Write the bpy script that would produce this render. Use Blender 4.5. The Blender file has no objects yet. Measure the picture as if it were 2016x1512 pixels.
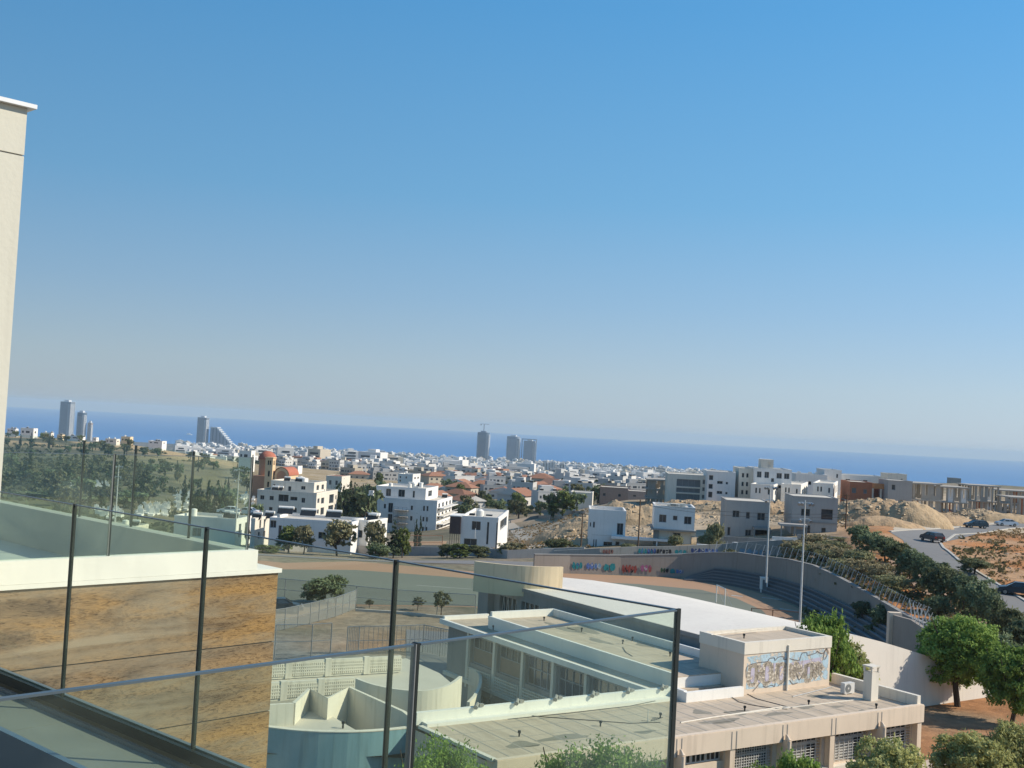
import bpy, math, random
import numpy as np
from mathutils import Vector, Matrix

S = bpy.context.scene
COL = S.collection
R = math.radians

# ------------------------------------------------------------------ camera
F = 2300.0; CX = 1008.0; CY = 756.0; EYE = 22.0
ROLL = math.atan2(109, 2016); PITCH = math.atan(83.5 * math.cos(ROLL) / F)
cam = bpy.data.cameras.new('camera'); camo = bpy.data.objects.new('camera', cam); COL.objects.link(camo)
cam.sensor_fit = 'HORIZONTAL'; cam.sensor_width = 36.0; cam.lens = 36.0 * F / 2016.0
cam.clip_start = 0.1; cam.clip_end = 60000
fw = Vector((0, math.cos(PITCH), math.sin(PITCH))); up0 = Vector((0, -math.sin(PITCH), math.cos(PITCH))); x0 = Vector((1, 0, 0))
rt = x0 * math.cos(ROLL) + up0 * math.sin(ROLL); up = -x0 * math.sin(ROLL) + up0 * math.cos(ROLL)
camo.matrix_world = Matrix(((rt.x, up.x, -fw.x, 0), (rt.y, up.y, -fw.y, 0), (rt.z, up.z, -fw.z, EYE), (0, 0, 0, 1)))
S.camera = camo

# ------------------------------------------------------------------ sky, sun, exposure
SKYC = [(0,(0.345,0.435,0.535)),(90,(0.05,0.15,0.38)),(2.5,(0.325,0.435,0.545)),(6,(0.23,0.395,0.58)),(11,(0.13,0.355,0.60)),(20,(0.07,0.30,0.60)),(45,(0.055,0.22,0.50))]
SUN_EL = 35.0; HAZE = 0.00008
w = bpy.data.worlds.new('World'); S.world = w; w.use_nodes = True
nt = w.node_tree; bg = nt.nodes['Background']
sky = nt.nodes.new('ShaderNodeTexSky'); sky.sky_type = 'NISHITA'; sky.sun_disc = False
sky.sun_elevation = R(SUN_EL); sky.sun_rotation = R(90); sky.altitude = 120
sky.air_density = 1.0; sky.dust_density = 0.5; sky.ozone_density = 3.0
bg.inputs[1].default_value = 0.085
# the measured clear-sky colours by elevation, blended with the physical sky
tcw = nt.nodes.new('ShaderNodeTexCoord'); sx_ = nt.nodes.new('ShaderNodeSeparateXYZ'); nt.links.new(tcw.outputs['Generated'], sx_.inputs[0])
asn = nt.nodes.new('ShaderNodeMath'); asn.operation = 'ARCSINE'; nt.links.new(sx_.outputs['Z'], asn.inputs[0])
mrw = nt.nodes.new('ShaderNodeMapRange'); mrw.inputs['From Min'].default_value = 0; mrw.inputs['From Max'].default_value = math.pi/2; nt.links.new(asn.outputs[0], mrw.inputs[0])
rw_ = nt.nodes.new('ShaderNodeValToRGB'); nt.links.new(mrw.outputs[0], rw_.inputs[0]); el_ = rw_.color_ramp.elements
K_ = 0.84/0.085
for i_, (deg, c_) in enumerate(SKYC):
    e_ = el_[i_] if i_ < 2 else el_.new(deg/90.0)
    e_.position = deg/90.0; e_.color = (*c_, 1)
vm = nt.nodes.new('ShaderNodeVectorMath'); vm.operation = 'SCALE'; nt.links.new(rw_.outputs[0], vm.inputs[0])
az = nt.nodes.new('ShaderNodeMapRange'); az.inputs['From Min'].default_value = -0.5; az.inputs['From Max'].default_value = 0.5; az.inputs['To Min'].default_value = 0.70*K_; az.inputs['To Max'].default_value = 1.10*K_; nt.links.new(sx_.outputs['X'], az.inputs[0])
nt.links.new(az.outputs[0], vm.inputs['Scale'])
mw = nt.nodes.new('ShaderNodeMix'); mw.data_type = 'RGBA'; mw.clamp_result = False; mw.clamp_factor = True; mw.inputs[0].default_value = 0.8
nt.links.new(sky.outputs[0], mw.inputs[6]); nt.links.new(vm.outputs[0], mw.inputs[7]); nt.links.new(mw.outputs[2], bg.inputs[0])
sun = bpy.data.lights.new('sun', 'SUN'); suno = bpy.data.objects.new('sun', sun); COL.objects.link(suno)
sun.energy = 3.7; sun.angle = R(0.53); sun.color = (1.0, 0.90, 0.76)
suno.rotation_euler = Vector((math.cos(R(SUN_EL)), -0.02, math.sin(R(SUN_EL)))).to_track_quat('Z', 'Y').to_euler()
suno.location = (60, 0, 80)
S.view_settings.view_transform = 'Standard'; S.view_settings.look = 'None'
S.view_settings.gamma = 1; S.view_settings.use_curve_mapping = False; S.view_settings.exposure = 0.62
S.cycles.max_bounces = 8; S.cycles.transparent_max_bounces = 24; S.cycles.volume_bounces = 0

# ------------------------------------------------------------------ measuring helpers
def ray(px, py):
    a = (px - CX) / F; b = -(py - CY) / F
    v = fw + rt * a + up * b
    return v
def PZ(px, py, z):
    v = ray(px, py); t = (z - EYE) / v.z
    return Vector((v.x * t, v.y * t, z))
def PD(px, py, d):
    v = ray(px, py); t = d / v.y
    return Vector((v.x * t, d, EYE + v.z * t))
PH = R(33); OX, OY = 24.05, 66.5
def W(s, t, z=0.0):
    return Vector((OX + s * math.cos(PH) - t * math.sin(PH), OY + s * math.sin(PH) + t * math.cos(PH), z))

# ------------------------------------------------------------------ object helpers
def tag(o, label=None, cat=None, group=None, kind=None):
    if label: o['label'] = label
    if cat: o['category'] = cat
    if group: o['group'] = group
    if kind: o['kind'] = kind
    return o
def empty(name, loc=(0, 0, 0), rz=0.0, label=None, cat=None, group=None):
    o = bpy.data.objects.new(name, None); COL.objects.link(o)
    o.location = loc; o.rotation_euler = (0, 0, rz); o.empty_display_size = 0.3
    return tag(o, label, cat, group)
def link(name, me, parent=None, loc=None, rz=None):
    o = bpy.data.objects.new(name, me); COL.objects.link(o)
    if parent is not None: o.parent = parent
    if loc is not None: o.location = loc
    if rz is not None: o.rotation_euler = (0, 0, rz)
    return o
KIDS = {}
def kids(o): return list(o.children)
def copy_tree(o, loc=None, rz=None, sc=None, label=None, group=None):
    c = o.copy(); COL.objects.link(c)
    if loc is not None: c.location = loc
    if rz is not None: c.rotation_euler = (0, 0, rz)
    if sc is not None: c.scale = sc if hasattr(sc, '__len__') else (sc, sc, sc)
    if label: c['label'] = label
    if group: c['group'] = group
    for k in o.children:
        kc = k.copy(); COL.objects.link(kc); kc.parent = c
        for g in k.children:
            gc = g.copy(); COL.objects.link(gc); gc.parent = kc
    return c

class MB:
    def __init__(s): s.v = []; s.f = []; s.m = []; s.sm = []
    def face(s, pts, mi=0, smooth=False):
        b = len(s.v); s.v.extend([tuple(p) for p in pts]); s.f.append(tuple(range(b, b + len(pts)))); s.m.append(mi); s.sm.append(smooth)
    def mesh(s, pts, faces, mi=0, smooth=False):
        b = len(s.v); s.v.extend([tuple(p) for p in pts])
        for f in faces: s.f.append(tuple(b + i for i in f)); s.m.append(mi); s.sm.append(smooth)
    def box(s, x0, x1, y0, y1, z0, z1, mi=0):
        p = [(x0,y0,z0),(x1,y0,z0),(x1,y1,z0),(x0,y1,z0),(x0,y0,z1),(x1,y0,z1),(x1,y1,z1),(x0,y1,z1)]
        s.mesh(p, [(0,3,2,1),(4,5,6,7),(0,1,5,4),(1,2,6,5),(2,3,7,6),(3,0,4,7)], mi)
    def prism(s, poly, z0, z1, mi=0, top=None):
        n = len(poly)
        a = sum(poly[i][0]*poly[(i+1)%n][1]-poly[(i+1)%n][0]*poly[i][1] for i in range(n))
        if a < 0: poly = poly[::-1]
        p = [(q[0], q[1], z0) for q in poly] + [(q[0], q[1], z1) for q in poly]
        s.mesh(p, [tuple(range(n-1,-1,-1))], mi); s.mesh(p, [tuple(range(n, 2*n))], mi if top is None else top)
        s.mesh(p, [(i,(i+1)%n,n+(i+1)%n,n+i) for i in range(n)], mi)
    def beam(s, p, q, w, h, mi=0):
        p = Vector(p); q = Vector(q); d = (q-p)
        if d.length < 1e-6: return
        d.normalize(); u = Vector((0,0,1)) if abs(d.z) < 0.95 else Vector((1,0,0))
        a = d.cross(u).normalized()*w/2; b = a.cross(d).normalized()*h/2
        P = [p-a-b,p+a-b,p+a+b,p-a+b,q-a-b,q+a-b,q+a+b,q-a+b]
        s.mesh(P, [(0,1,2,3),(7,6,5,4),(0,4,5,1),(1,5,6,2),(2,6,7,3),(3,7,4,0)], mi)
    def cyl(s, p, q, r, r2=None, n=10, mi=0, cap=True, smooth=True):
        p = Vector(p); q = Vector(q); d = (q-p).normalized(); r2 = r if r2 is None else r2
        u = Vector((0,0,1)) if abs(d.z) < 0.95 else Vector((1,0,0))
        a = d.cross(u).normalized(); b = a.cross(d).normalized()
        P = []
        for c, rr in ((p, r), (q, r2)):
            for i in range(n):
                t = 2*math.pi*i/n; P.append(c + a*math.cos(t)*rr + b*math.sin(t)*rr)
        s.mesh(P, [(i,(i+1)%n,n+(i+1)%n,n+i) for i in range(n)], mi, smooth)
        if cap: s.mesh(P, [tuple(range(n-1,-1,-1)), tuple(range(n,2*n))], mi)
    def wall(s, pts, t, z0, z1, mi=0):
        """vertical wall along a plan polyline with thickness t; z0/z1 numbers or per-point lists"""
        n = len(pts); Z0 = z0 if hasattr(z0,'__len__') else [z0]*n; Z1 = z1 if hasattr(z1,'__len__') else [z1]*n
        L = []
        for i in range(n):
            a = Vector(pts[max(i-1,0)][:2]); b = Vector(pts[min(i+1,n-1)][:2]); d = (b-a).normalized(); nrm = Vector((-d.y,d.x))*t/2
            c = Vector(pts[i][:2]); L.append((c+nrm, c-nrm))
        P = []
        for i in range(n):
            l, r = L[i]; P += [(l.x,l.y,Z0[i]),(r.x,r.y,Z0[i]),(r.x,r.y,Z1[i]),(l.x,l.y,Z1[i])]
        fs = []
        for i in range(n-1):
            b = 4*i
            for k in range(4): fs.append((b+k, b+(k+1)%4, b+4+(k+1)%4, b+4+k))
        fs += [(0,3,2,1),(4*n-4,4*n-3,4*n-2,4*n-1)]
        s.mesh(P, fs, mi)
    def facade(s, O, U, w, h, holes=(), depth=0.2, mi=0, rev=None):
        """rectangular wall face with real openings; holes = (u0,u1,v0,v1) metres; N = U x Z"""
        O = Vector(O); U = Vector(U); V = Vector((0,0,1)); N = U.cross(V)
        us = sorted(set([0,w]+[x for q in holes for x in q[:2]])); vs = sorted(set([0,h]+[x for q in holes for x in q[2:4]]))
        for i in range(len(us)-1):
            for j in range(len(vs)-1):
                cu = (us[i]+us[i+1])/2; cv = (vs[j]+vs[j+1])/2
                if any(q[0]<cu<q[1] and q[2]<cv<q[3] for q in holes): continue
                s.face([O+U*us[i]+V*vs[j],O+U*us[i+1]+V*vs[j],O+U*us[i+1]+V*vs[j+1],O+U*us[i]+V*vs[j+1]], mi)
        rm = mi if rev is None else rev
        for q in holes:
            c = [O+U*q[0]+V*q[2],O+U*q[1]+V*q[2],O+U*q[1]+V*q[3],O+U*q[0]+V*q[3]]
            for k in range(4):
                a, b = c[k], c[(k+1)%4]; s.face([a,b,b-N*depth,a-N*depth], rm)
    def build(s, name, mats, parent=None, loc=None, rz=None):
        me = bpy.data.meshes.new(name); me.from_pydata(s.v, [], s.f)
        for m in (mats if isinstance(mats,(list,tuple)) else [mats]): me.materials.append(m)
        if any(s.m): me.polygons.foreach_set('material_index', s.m)
        if any(s.sm): me.polygons.foreach_set('use_smooth', s.sm)
        me.update()
        return link(name, me, parent, loc, rz)
def struct(o): o['kind'] = 'structure'; return o

def np_mesh(name, V, Fq, mats, midx=None, smooth=False):
    V = np.asarray(V, dtype=np.float32); Fq = np.asarray(Fq, dtype=np.int32); k = Fq.shape[1]
    me = bpy.data.meshes.new(name); me.vertices.add(len(V)); me.vertices.foreach_set('co', V.ravel())
    me.loops.add(Fq.size); me.loops.foreach_set('vertex_index', Fq.ravel())
    me.polygons.add(len(Fq)); me.polygons.foreach_set('loop_start', np.arange(0, Fq.size, k, dtype=np.int32))
    try: me.polygons.foreach_set('loop_total', np.full(len(Fq), k, dtype=np.int32))
    except Exception: pass
    for m in (mats if isinstance(mats,(list,tuple)) else [mats]): me.materials.append(m)
    if midx is not None: me.polygons.foreach_set('material_index', np.asarray(midx, dtype=np.int32))
    me.polygons.foreach_set('use_smooth', np.full(len(Fq), bool(smooth), dtype=bool))
    me.update(calc_edges=True); me.validate()
    return me

# ------------------------------------------------------------------ materials
MATS = {}
def mat(name, col, rough=0.8, col2=None, scale=2.0, amt=0.5, bump=0.0, bscale=None, metal=0.0, spec=0.3, rand=0.0, stretch=None, detail=6.0, coord='Object', stains=0.0):
    if name in MATS: return MATS[name]
    m = bpy.data.materials.new(name); m.use_nodes = True; MATS[name] = m
    n = m.node_tree; N = n.nodes; L = n.links; b = N['Principled BSDF']
    b.inputs['Roughness'].default_value = rough; b.inputs['Metallic'].default_value = metal
    b.inputs['Specular IOR Level'].default_value = spec
    c2 = col2 if col2 is not None else tuple(x*0.78 for x in col)
    tc = N.new('ShaderNodeTexCoord'); mp = N.new('ShaderNodeMapping'); L.new(tc.outputs[coord], mp.inputs[0])
    if stretch: mp.inputs['Scale'].default_value = stretch
    nz = N.new('ShaderNodeTexNoise'); nz.inputs['Scale'].default_value = scale; nz.inputs['Detail'].default_value = detail; nz.inputs['Roughness'].default_value = 0.6
    L.new(mp.outputs[0], nz.inputs['Vector'])
    rp = N.new('ShaderNodeValToRGB'); rp.color_ramp.elements[0].position = 0.5-amt*0.4; rp.color_ramp.elements[1].position = 0.5+amt*0.4
    rp.color_ramp.elements[0].color = (*c2, 1); rp.color_ramp.elements[1].color = (*col, 1)
    L.new(nz.outputs['Fac'], rp.inputs[0]); out = rp.outputs[0]
    if stains > 0:
        mp2 = N.new('ShaderNodeMapping'); mp2.inputs['Scale'].default_value = (1.6, 1.6, 0.12); L.new(tc.outputs[coord], mp2.inputs[0])
        n2 = N.new('ShaderNodeTexNoise'); n2.inputs['Scale'].default_value = 2.2; n2.inputs['Detail'].default_value = 5; L.new(mp2.outputs[0], n2.inputs['Vector'])
        r2 = N.new('ShaderNodeValToRGB'); r2.color_ramp.elements[0].position = 0.52; r2.color_ramp.elements[1].position = 0.75
        r2.color_ramp.elements[0].color = (1,1,1,1); r2.color_ramp.elements[1].color = (1-stains, 1-stains*1.02, 1-stains*1.05, 1)
        L.new(n2.outputs['Fac'], r2.inputs[0])
        mx = N.new('ShaderNodeMix'); mx.data_type = 'RGBA'; mx.blend_type = 'MULTIPLY'; mx.inputs[0].default_value = 1
        L.new(out, mx.inputs[6]); L.new(r2.outputs[0], mx.inputs[7]); out = mx.outputs[2]
    if rand > 0:
        oi = N.new('ShaderNodeObjectInfo'); hs = N.new('ShaderNodeHueSaturation')
        mr = N.new('ShaderNodeMapRange'); mr.inputs['To Min'].default_value = 1-rand; mr.inputs['To Max'].default_value = 1+rand
        L.new(oi.outputs['Random'], mr.inputs[0]); L.new(mr.outputs[0], hs.inputs['Value']); L.new(out, hs.inputs['Color']); out = hs.outputs[0]
    L.new(out, b.inputs['Base Color'])
    if bump > 0:
        nb = N.new('ShaderNodeTexNoise'); nb.inputs['Scale'].default_value = bscale or scale*8; nb.inputs['Detail'].default_value = 4
        L.new(mp.outputs[0], nb.inputs['Vector'])
        bp = N.new('ShaderNodeBump'); bp.inputs['Strength'].default_value = 0.6; bp.inputs['Distance'].default_value = bump
        L.new(nb.outputs['Fac'], bp.inputs['Height']); L.new(bp.outputs[0], b.inputs['Normal'])
    return m

M_white = mat('white_plaster', (0.82,0.79,0.74), 0.85, (0.66,0.64,0.6), 0.35, 0.8, 0.004, 30, stains=0.1)
M_whitepaint = mat('bright_white_paint', (0.82,0.79,0.72), 0.7, (0.74,0.71,0.64), 0.5, 0.7, 0.003, 20, stains=0.08)
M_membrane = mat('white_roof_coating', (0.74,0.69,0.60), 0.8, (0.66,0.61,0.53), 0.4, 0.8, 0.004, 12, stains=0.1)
M_cream = mat('cream_render', (0.72,0.59,0.45), 0.85, (0.62,0.51,0.39), 0.6, 0.8, 0.003, 30, stains=0.16)
M_cream2 = mat('cream_plaster', (0.74,0.68,0.57), 0.85, (0.65,0.60,0.50), 0.4, 0.7, 0.004, 30, stains=0.2)
M_tan = mat('tan_render', (0.74,0.60,0.38), 0.85, (0.66,0.53,0.33), 0.5, 0.7, 0.003, 30, stains=0.25)
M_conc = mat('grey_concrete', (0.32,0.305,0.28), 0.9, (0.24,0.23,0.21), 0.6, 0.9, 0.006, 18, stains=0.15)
M_concd = mat('raw_dark_concrete', (0.43,0.405,0.37), 0.9, (0.34,0.32,0.295), 0.5, 0.9, 0.006, 18, stains=0.12)
M_roofgrey = mat('worn_grey_roof_felt', (0.42,0.38,0.32), 0.95, (0.30,0.275,0.235), 0.55, 0.9, 0.006, 14)
M_roof = mat('weathered_roof_screed', (0.62,0.51,0.385), 0.95, (0.34,0.275,0.20), 1.3, 0.9, 0.008, 10, stretch=(2.6,0.28,1), detail=9)
M_roofw = mat('dusty_pale_roof', (0.62,0.57,0.48), 0.95, (0.48,0.44,0.37), 0.3, 0.9)
M_dark = mat('dark_metal', (0.03,0.035,0.035), 0.45, (0.02,0.022,0.022), 4, 0.5, metal=0.3)
M_steel = mat('galvanised_steel', (0.42,0.43,0.43), 0.45, (0.32,0.33,0.33), 3, 0.5, metal=0.7)
M_steelw = mat('pale_painted_steel', (0.6,0.6,0.57), 0.5, (0.5,0.5,0.47), 3, 0.5)
M_rust = mat('rusty_steel', (0.25,0.12,0.07), 0.8, (0.15,0.07,0.04), 6, 0.8)
M_wood = mat('weathered_timber', (0.16,0.10,0.06), 0.9, (0.09,0.06,0.04), 4, 0.8, stretch=(6,6,0.6))
M_pane = mat('dark_window_glass', (0.025,0.032,0.038), 0.08, (0.045,0.055,0.06), 0.4, 0.8, spec=0.6)
M_shut = mat('grey_shutter', (0.2,0.21,0.21), 0.6, (0.14,0.15,0.15), 1, 0.8)
M_frame = mat('window_frame_white', (0.7,0.69,0.65), 0.5)
M_frameg = mat('window_frame_grey', (0.3,0.31,0.31), 0.5)
M_brick = mat('red_hollow_brick', (0.42,0.17,0.09), 0.9, (0.30,0.12,0.065), 1.5, 0.9, 0.01, 20)
M_tile = mat('terracotta_roof', (0.37,0.185,0.11), 0.9, (0.25,0.12,0.075), 1.2, 0.9, 0.01, 12, rand=0.25)
M_orange = mat('orange_render', (0.55,0.27,0.12), 0.9)
M_stone = mat('retaining_wall_render', (0.36,0.31,0.26), 0.95, (0.26,0.225,0.19), 0.25, 1.0, 0.01, 8, stains=0.15)
M_steps = mat('concrete_terrace', (0.24,0.24,0.23), 0.95, (0.16,0.165,0.165), 0.4, 1.0, 0.01, 8)
M_trunk = mat('tree_bark', (0.10,0.07,0.05), 0.95, (0.05,0.04,0.03), 5, 0.8, 0.02, 12, stretch=(1,1,0.3))
M_bluew = mat('faded_blue_render', (0.26,0.42,0.47), 0.9, (0.16,0.29,0.34), 0.8, 1.0, 0.004, 20, stretch=(2.5,2.5,0.25), stains=0.25)
# ------------------------------------------------------------------ terrain
QC = np.array([-600,0,250,500,750,1000,1250,1450,1600,1750,1900,2016,2600], float)
DR = np.array([0,60,90,98,110,135,163,175,200,240,290,340,450,600,950,1150,1800,3000,4100,4350,5600], float)
TZ = np.array([
 # 0  60  90  98 110  135 163 175  200  240  290  340  450  600  950  1150 1800 3000 4700 5000 5600
 [0,  0,  0,  2, 2,   2,  2,  1,  -1,  -2,  -3,  -3.5,-5, -6.5,-7.0,-12, -50, -88, -105,-109,-120],
 [0,  0,  0,  2, 2,   2,  2,  1,  -1,  -2,  -3,  -3.5,-5, -6.5,-7.6,-13, -50, -88, -105,-109,-120],
 [0,  0,  0,  2, 2,   2,  2,  1,  -1,  -2,  -3,  -3.5,-4.5,-6.8,-9.2,-17, -52, -88, -105,-109,-120],
 [0,  0,  0,  2, 2,   2,  2,  1,  -1,  -3.5,-7,-8.5,-11,-9.5,-20, -28, -56, -93, -105,-109,-120],
 [0,  0,  0,  2, 2,   2,  2,  1,  -1,  -4,  -7,-10.5,-12,-12,-21, -29, -56, -93, -105,-109,-120],
 [0,  0,  0,  2, 2,   2,  2,  2,  0.5, -3,  -5, -6,  -7,  -10, -22, -31, -57, -93, -105,-109,-120],
 [0,  0,  0,  2, 2,   2,  2,  3.4, 3.9, 4.5, 5.2, 2, -5,  -10, -23, -32, -57, -93, -105,-109,-120],
 [0,  0,  0,  2, 2,   2,  3.4,4.4, 5.2, 7.0, 7.6, 7.2,2,  -8,  -23, -32, -57, -93, -105,-109,-120],
 [3,  3,  2,  2, 2.6, 4,  5,  6,   7.2, 7.8, 8.4, 8.4, 7,  0,  -20, -30, -55, -90, -105,-109,-120],
 [3.3,3.3,3.8,4.2,5.2,6.6,7.8,8.2, 8.5, 8.5, 8.5, 8,   7,  2,  -15, -25, -55, -90, -105,-109,-120],
 [3.3,3.3,3.8,4.2,4.8,6.6,8.0,8.0, 7.6, 7.0, 7.6, 8,   8,  5,  -10, -20, -55, -90, -105,-109,-120],
 [3.3,3.3,3.8,4.2,4.8,6.4,8.0,8.0, 7.6, 7.0, 7.2, 8,   8,  5,  -10, -20, -55, -90, -105,-109,-120],
 [3.3,3.3,3.8,4.2,4.8,6.4,8.0,8.0, 7.6, 7.0, 7.2, 8,   8,  5,  -10, -20, -55, -90, -105,-109,-120]], float)
# plan line of the retaining wall behind the stands (x, y), far to near, with top heights
WALLPX = [(1440,1138,1087),(1500,1138,1096),(1560,1150,1103),(1600,1163,1113),(1650,1190,1136),(1700,1222,1163),(1740,1246,1186),(1772,1268,1206)]
def to_px(p):
    v = Vector(p)-Vector((0,0,EYE)); f_ = v.dot(fw); return CX+F*v.dot(rt)/f_, CY-F*v.dot(up)/f_
_tp = [(1300,1093),(1400,1089),(1440,1087),(1500,1096),(1560,1103),(1600,1113),(1650,1136),(1700,1163),(1740,1186),(1772,1206),(1820,1230)]
WALLP = []
for x_, y_ in [(26,165.6),(29.3,164.6),(32.5,162.5),(35.3,159),(37.5,154),(39.0,147),(39.6,139),(39.9,131),(39.8,121),(39.5,114),(39.2,108)]:
    z_ = 5.0
    for _ in range(4): px_, _q = to_px((x_, y_, z_)); z_ = PD(px_, float(np.interp(px_, [t[0] for t in _tp], [t[1] for t in _tp])), y_).z
    WALLP.append((x_, y_, z_))
WY = np.array([p[1] for p in WALLP][::-1]); WX = np.array([p[0] for p in WALLP][::-1])
o_ = np.argsort(WY); WY = WY[o_]; WX = WX[o_]

def vnoise(x, y, s, seed=0):
    """cheap smooth value noise for arrays"""
    x = np.asarray(x, float)/s; y = np.asarray(y, float)/s
    xi = np.floor(x); yi = np.floor(y); fx = x-xi; fy = y-yi; fx = fx*fx*(3-2*fx); fy = fy*fy*(3-2*fy)
    def h(a, b):
        v = np.sin(a*127.1+b*311.7+seed*74.7)*43758.5453; return v-np.floor(v)
    return (h(xi,yi)*(1-fx)+h(xi+1,yi)*fx)*(1-fy)+(h(xi,yi+1)*(1-fx)+h(xi+1,yi+1)*fx)*fy
def fbm(x, y, s, seed=0, o=4):
    t = 0; a = 1; n = 0
    for i in range(o): t = t+a*vnoise(x, y, s/(2**i), seed+i); n += a; a *= 0.5
    return t/n
def tz_arr(x, y):
    x = np.asarray(x, float); y = np.asarray(y, float); yy = np.maximum(y, 1.0)
    q = np.clip(1008+2300*x/yy, QC[0], QC[-1]-1e-6); d = np.clip(y, 0, DR[-1]-1e-6)
    i = np.clip(np.searchsorted(QC, q, side='right')-1, 0, len(QC)-2); j = np.clip(np.searchsorted(DR, d, side='right')-1, 0, len(DR)-2)
    u = (q-QC[i])/(QC[i+1]-QC[i]); v = (d-DR[j])/(DR[j+1]-DR[j]); u = u*u*(3-2*u)*0.5+u*0.5
    z = (TZ[i,j]*(1-u)+TZ[i+1,j]*u)*(1-v)+(TZ[i,j+1]*(1-u)+TZ[i+1,j+1]*u)*v
    rough = np.clip((d-180)/200, 0, 1); z = z+(fbm(x, y, 60, 3)-0.5)*2.4*rough*np.clip(1.6-d/1500, 0.2, 1)
    xw = np.interp(y, WY, WX); inside = (y > 97) & (((y < 166) & (x < 30) & (x > -40)) | ((y < 163.5) & (x < xw+0.2)))
    z = np.where(inside, np.minimum(z, 2.0), z)
    yard = (y > 40) & (y < 97) & (q > 1400) & (q < 1640); z = np.where(yard, np.minimum(z, 1.0), z)
    return z
def tz(x, y): return float(tz_arr(np.array([x]), np.array([y]))[0])
def G(px, py, lo=40, hi=4800):
    """ground point seen at a pixel of the photograph"""
    v = ray(px, py); prev = lo; best = None
    d = lo
    while d < hi:
        t = d/v.y; z = EYE+v.z*t
        if z <= tz(v.x*t, d): 
            a, b = prev, d
            for _ in range(20):
                m = (a+b)/2; t = m/v.y
                if EYE+v.z*t <= tz(v.x*t, m): b = m
                else: a = m
            t = b/v.y; return Vector((v.x*t, b, tz(v.x*t, b)))
        prev = d; d *= 1.01
    t = hi/v.y; return Vector((v.x*t, hi, tz(v.x*t, hi)))
def GD(px, d, py=1050):
    p = PD(px, py, d); return Vector((p.x, d, tz(p.x, d)))

qs = np.concatenate([np.linspace(-4000,-300,60), np.linspace(-290,2300,420), np.linspace(2320,6000,60)])
ds = np.concatenate([np.linspace(12,95,60), np.linspace(96,175,110), np.geomspace(176,5400,230)])
Q, D = np.meshgrid(qs, ds); X = (Q-1008)/2300*D; Y = D.copy(); Zt = tz_arr(X, Y)
nr, nc = Q.shape
V = np.stack([X.ravel(), Y.ravel(), Zt.ravel()], 1)
idx = np.arange(nr*nc).reshape(nr, nc)
Fq = np.stack([idx[:-1,:-1].ravel(), idx[:-1,1:].ravel(), idx[1:,1:].ravel(), idx[1:,:-1].ravel()], 1)
def lerp(a, b, t): return a+(b-a)*t[..., None]
def C(*c): return np.array(c, float)
n1 = fbm(X, Y, 40, 11); n2 = fbm(X, Y, 9, 21); n3 = fbm(X, Y, 160, 31); n4 = fbm(X, Y, 3.5, 41, 3)
sst = lambda a, b, t: np.clip((t-a)/(b-a), 0, 1)
col = np.zeros((nr, nc, 3)); col[:] = C(0.27,0.22,0.155)
col = lerp(col, C(0.20,0.18,0.12)+0*col, sst(0.45,0.6,n2))
# left valley and hillside: scrub green with dry grass terraces
left = sst(520,430,Q)*sst(170,230,D)*(1-sst(1000,1300,D))
scrub = lerp(lerp(C(0.10,0.10,0.06)+0*col, C(0.26,0.22,0.12)+0*col, sst(0.5,0.62,n1)*0.8), C(0.17,0.145,0.095)+0*col, sst(0.4,0.6,n2)*0.7)
col = lerp(col, scrub, left)
ridge = sst(700,850,D)*(1-sst(1350,1500,D))*sst(560,450,Q)
col = lerp(col, C(0.50,0.34,0.19)+0*col, ridge*sst(0.40,0.50,n1))
oslope = sst(250,330,Q)*sst(530,490,Q)*sst(640,740,D)*(1-sst(1350,1500,D)); col = lerp(col, C(0.46,0.32,0.18)+0*col, oslope*sst(0.3,0.6,n2)*0.9)
# tan hillside below the town centre-left
tanh = sst(480,530,Q)*sst(1010,900,Q)*sst(520,600,D)*(1-sst(1050,1250,D)); col = lerp(col, lerp(C(0.42,0.33,0.21)+0*col, C(0.34,0.25,0.13)+0*col, sst(0.4,0.6,n2)), tanh*0.9)
# town ground: streets and gardens
town = sst(900,1200,D)*(1-sst(540,500,Q)*(1-sst(1350,1600,D))); col = lerp(col, lerp(C(0.19,0.18,0.16)+0*col, C(0.06,0.07,0.045)+0*col, sst(0.4,0.6,n2)), town)
# mid ground green between the apartments
mg = sst(560,640,Q)*sst(1250,1120,Q)*sst(230,300,D)*(1-sst(520,620,D)); col = lerp(col, C(0.10,0.10,0.06)+0*col, mg*sst(0.4,0.55,n1)*0.8)
# building plots with pale rubble
rub = sst(960,1060,Q)*sst(175,205,D)*(1-sst(330,420,D))
col = lerp(col, lerp(C(0.47,0.37,0.25)+0*col, C(0.33,0.25,0.16)+0*col, sst(0.42,0.6,n2)), rub)
# red earth slope on the right
red = sst(1640,1720,Q)*sst(96,104,D)*(1-sst(206,216,D)); col = lerp(col, lerp(C(0.42,0.19,0.075)+0*col, C(0.44,0.27,0.15)+0*col, sst(0.45,0.65,n2)), red)
redn = sst(1690,1740,Q)*(1-sst(96,104,D)); col = lerp(col, C(0.34,0.17,0.08)+0*col, redn*sst(0.3,0.6,n2+0.15))
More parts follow.
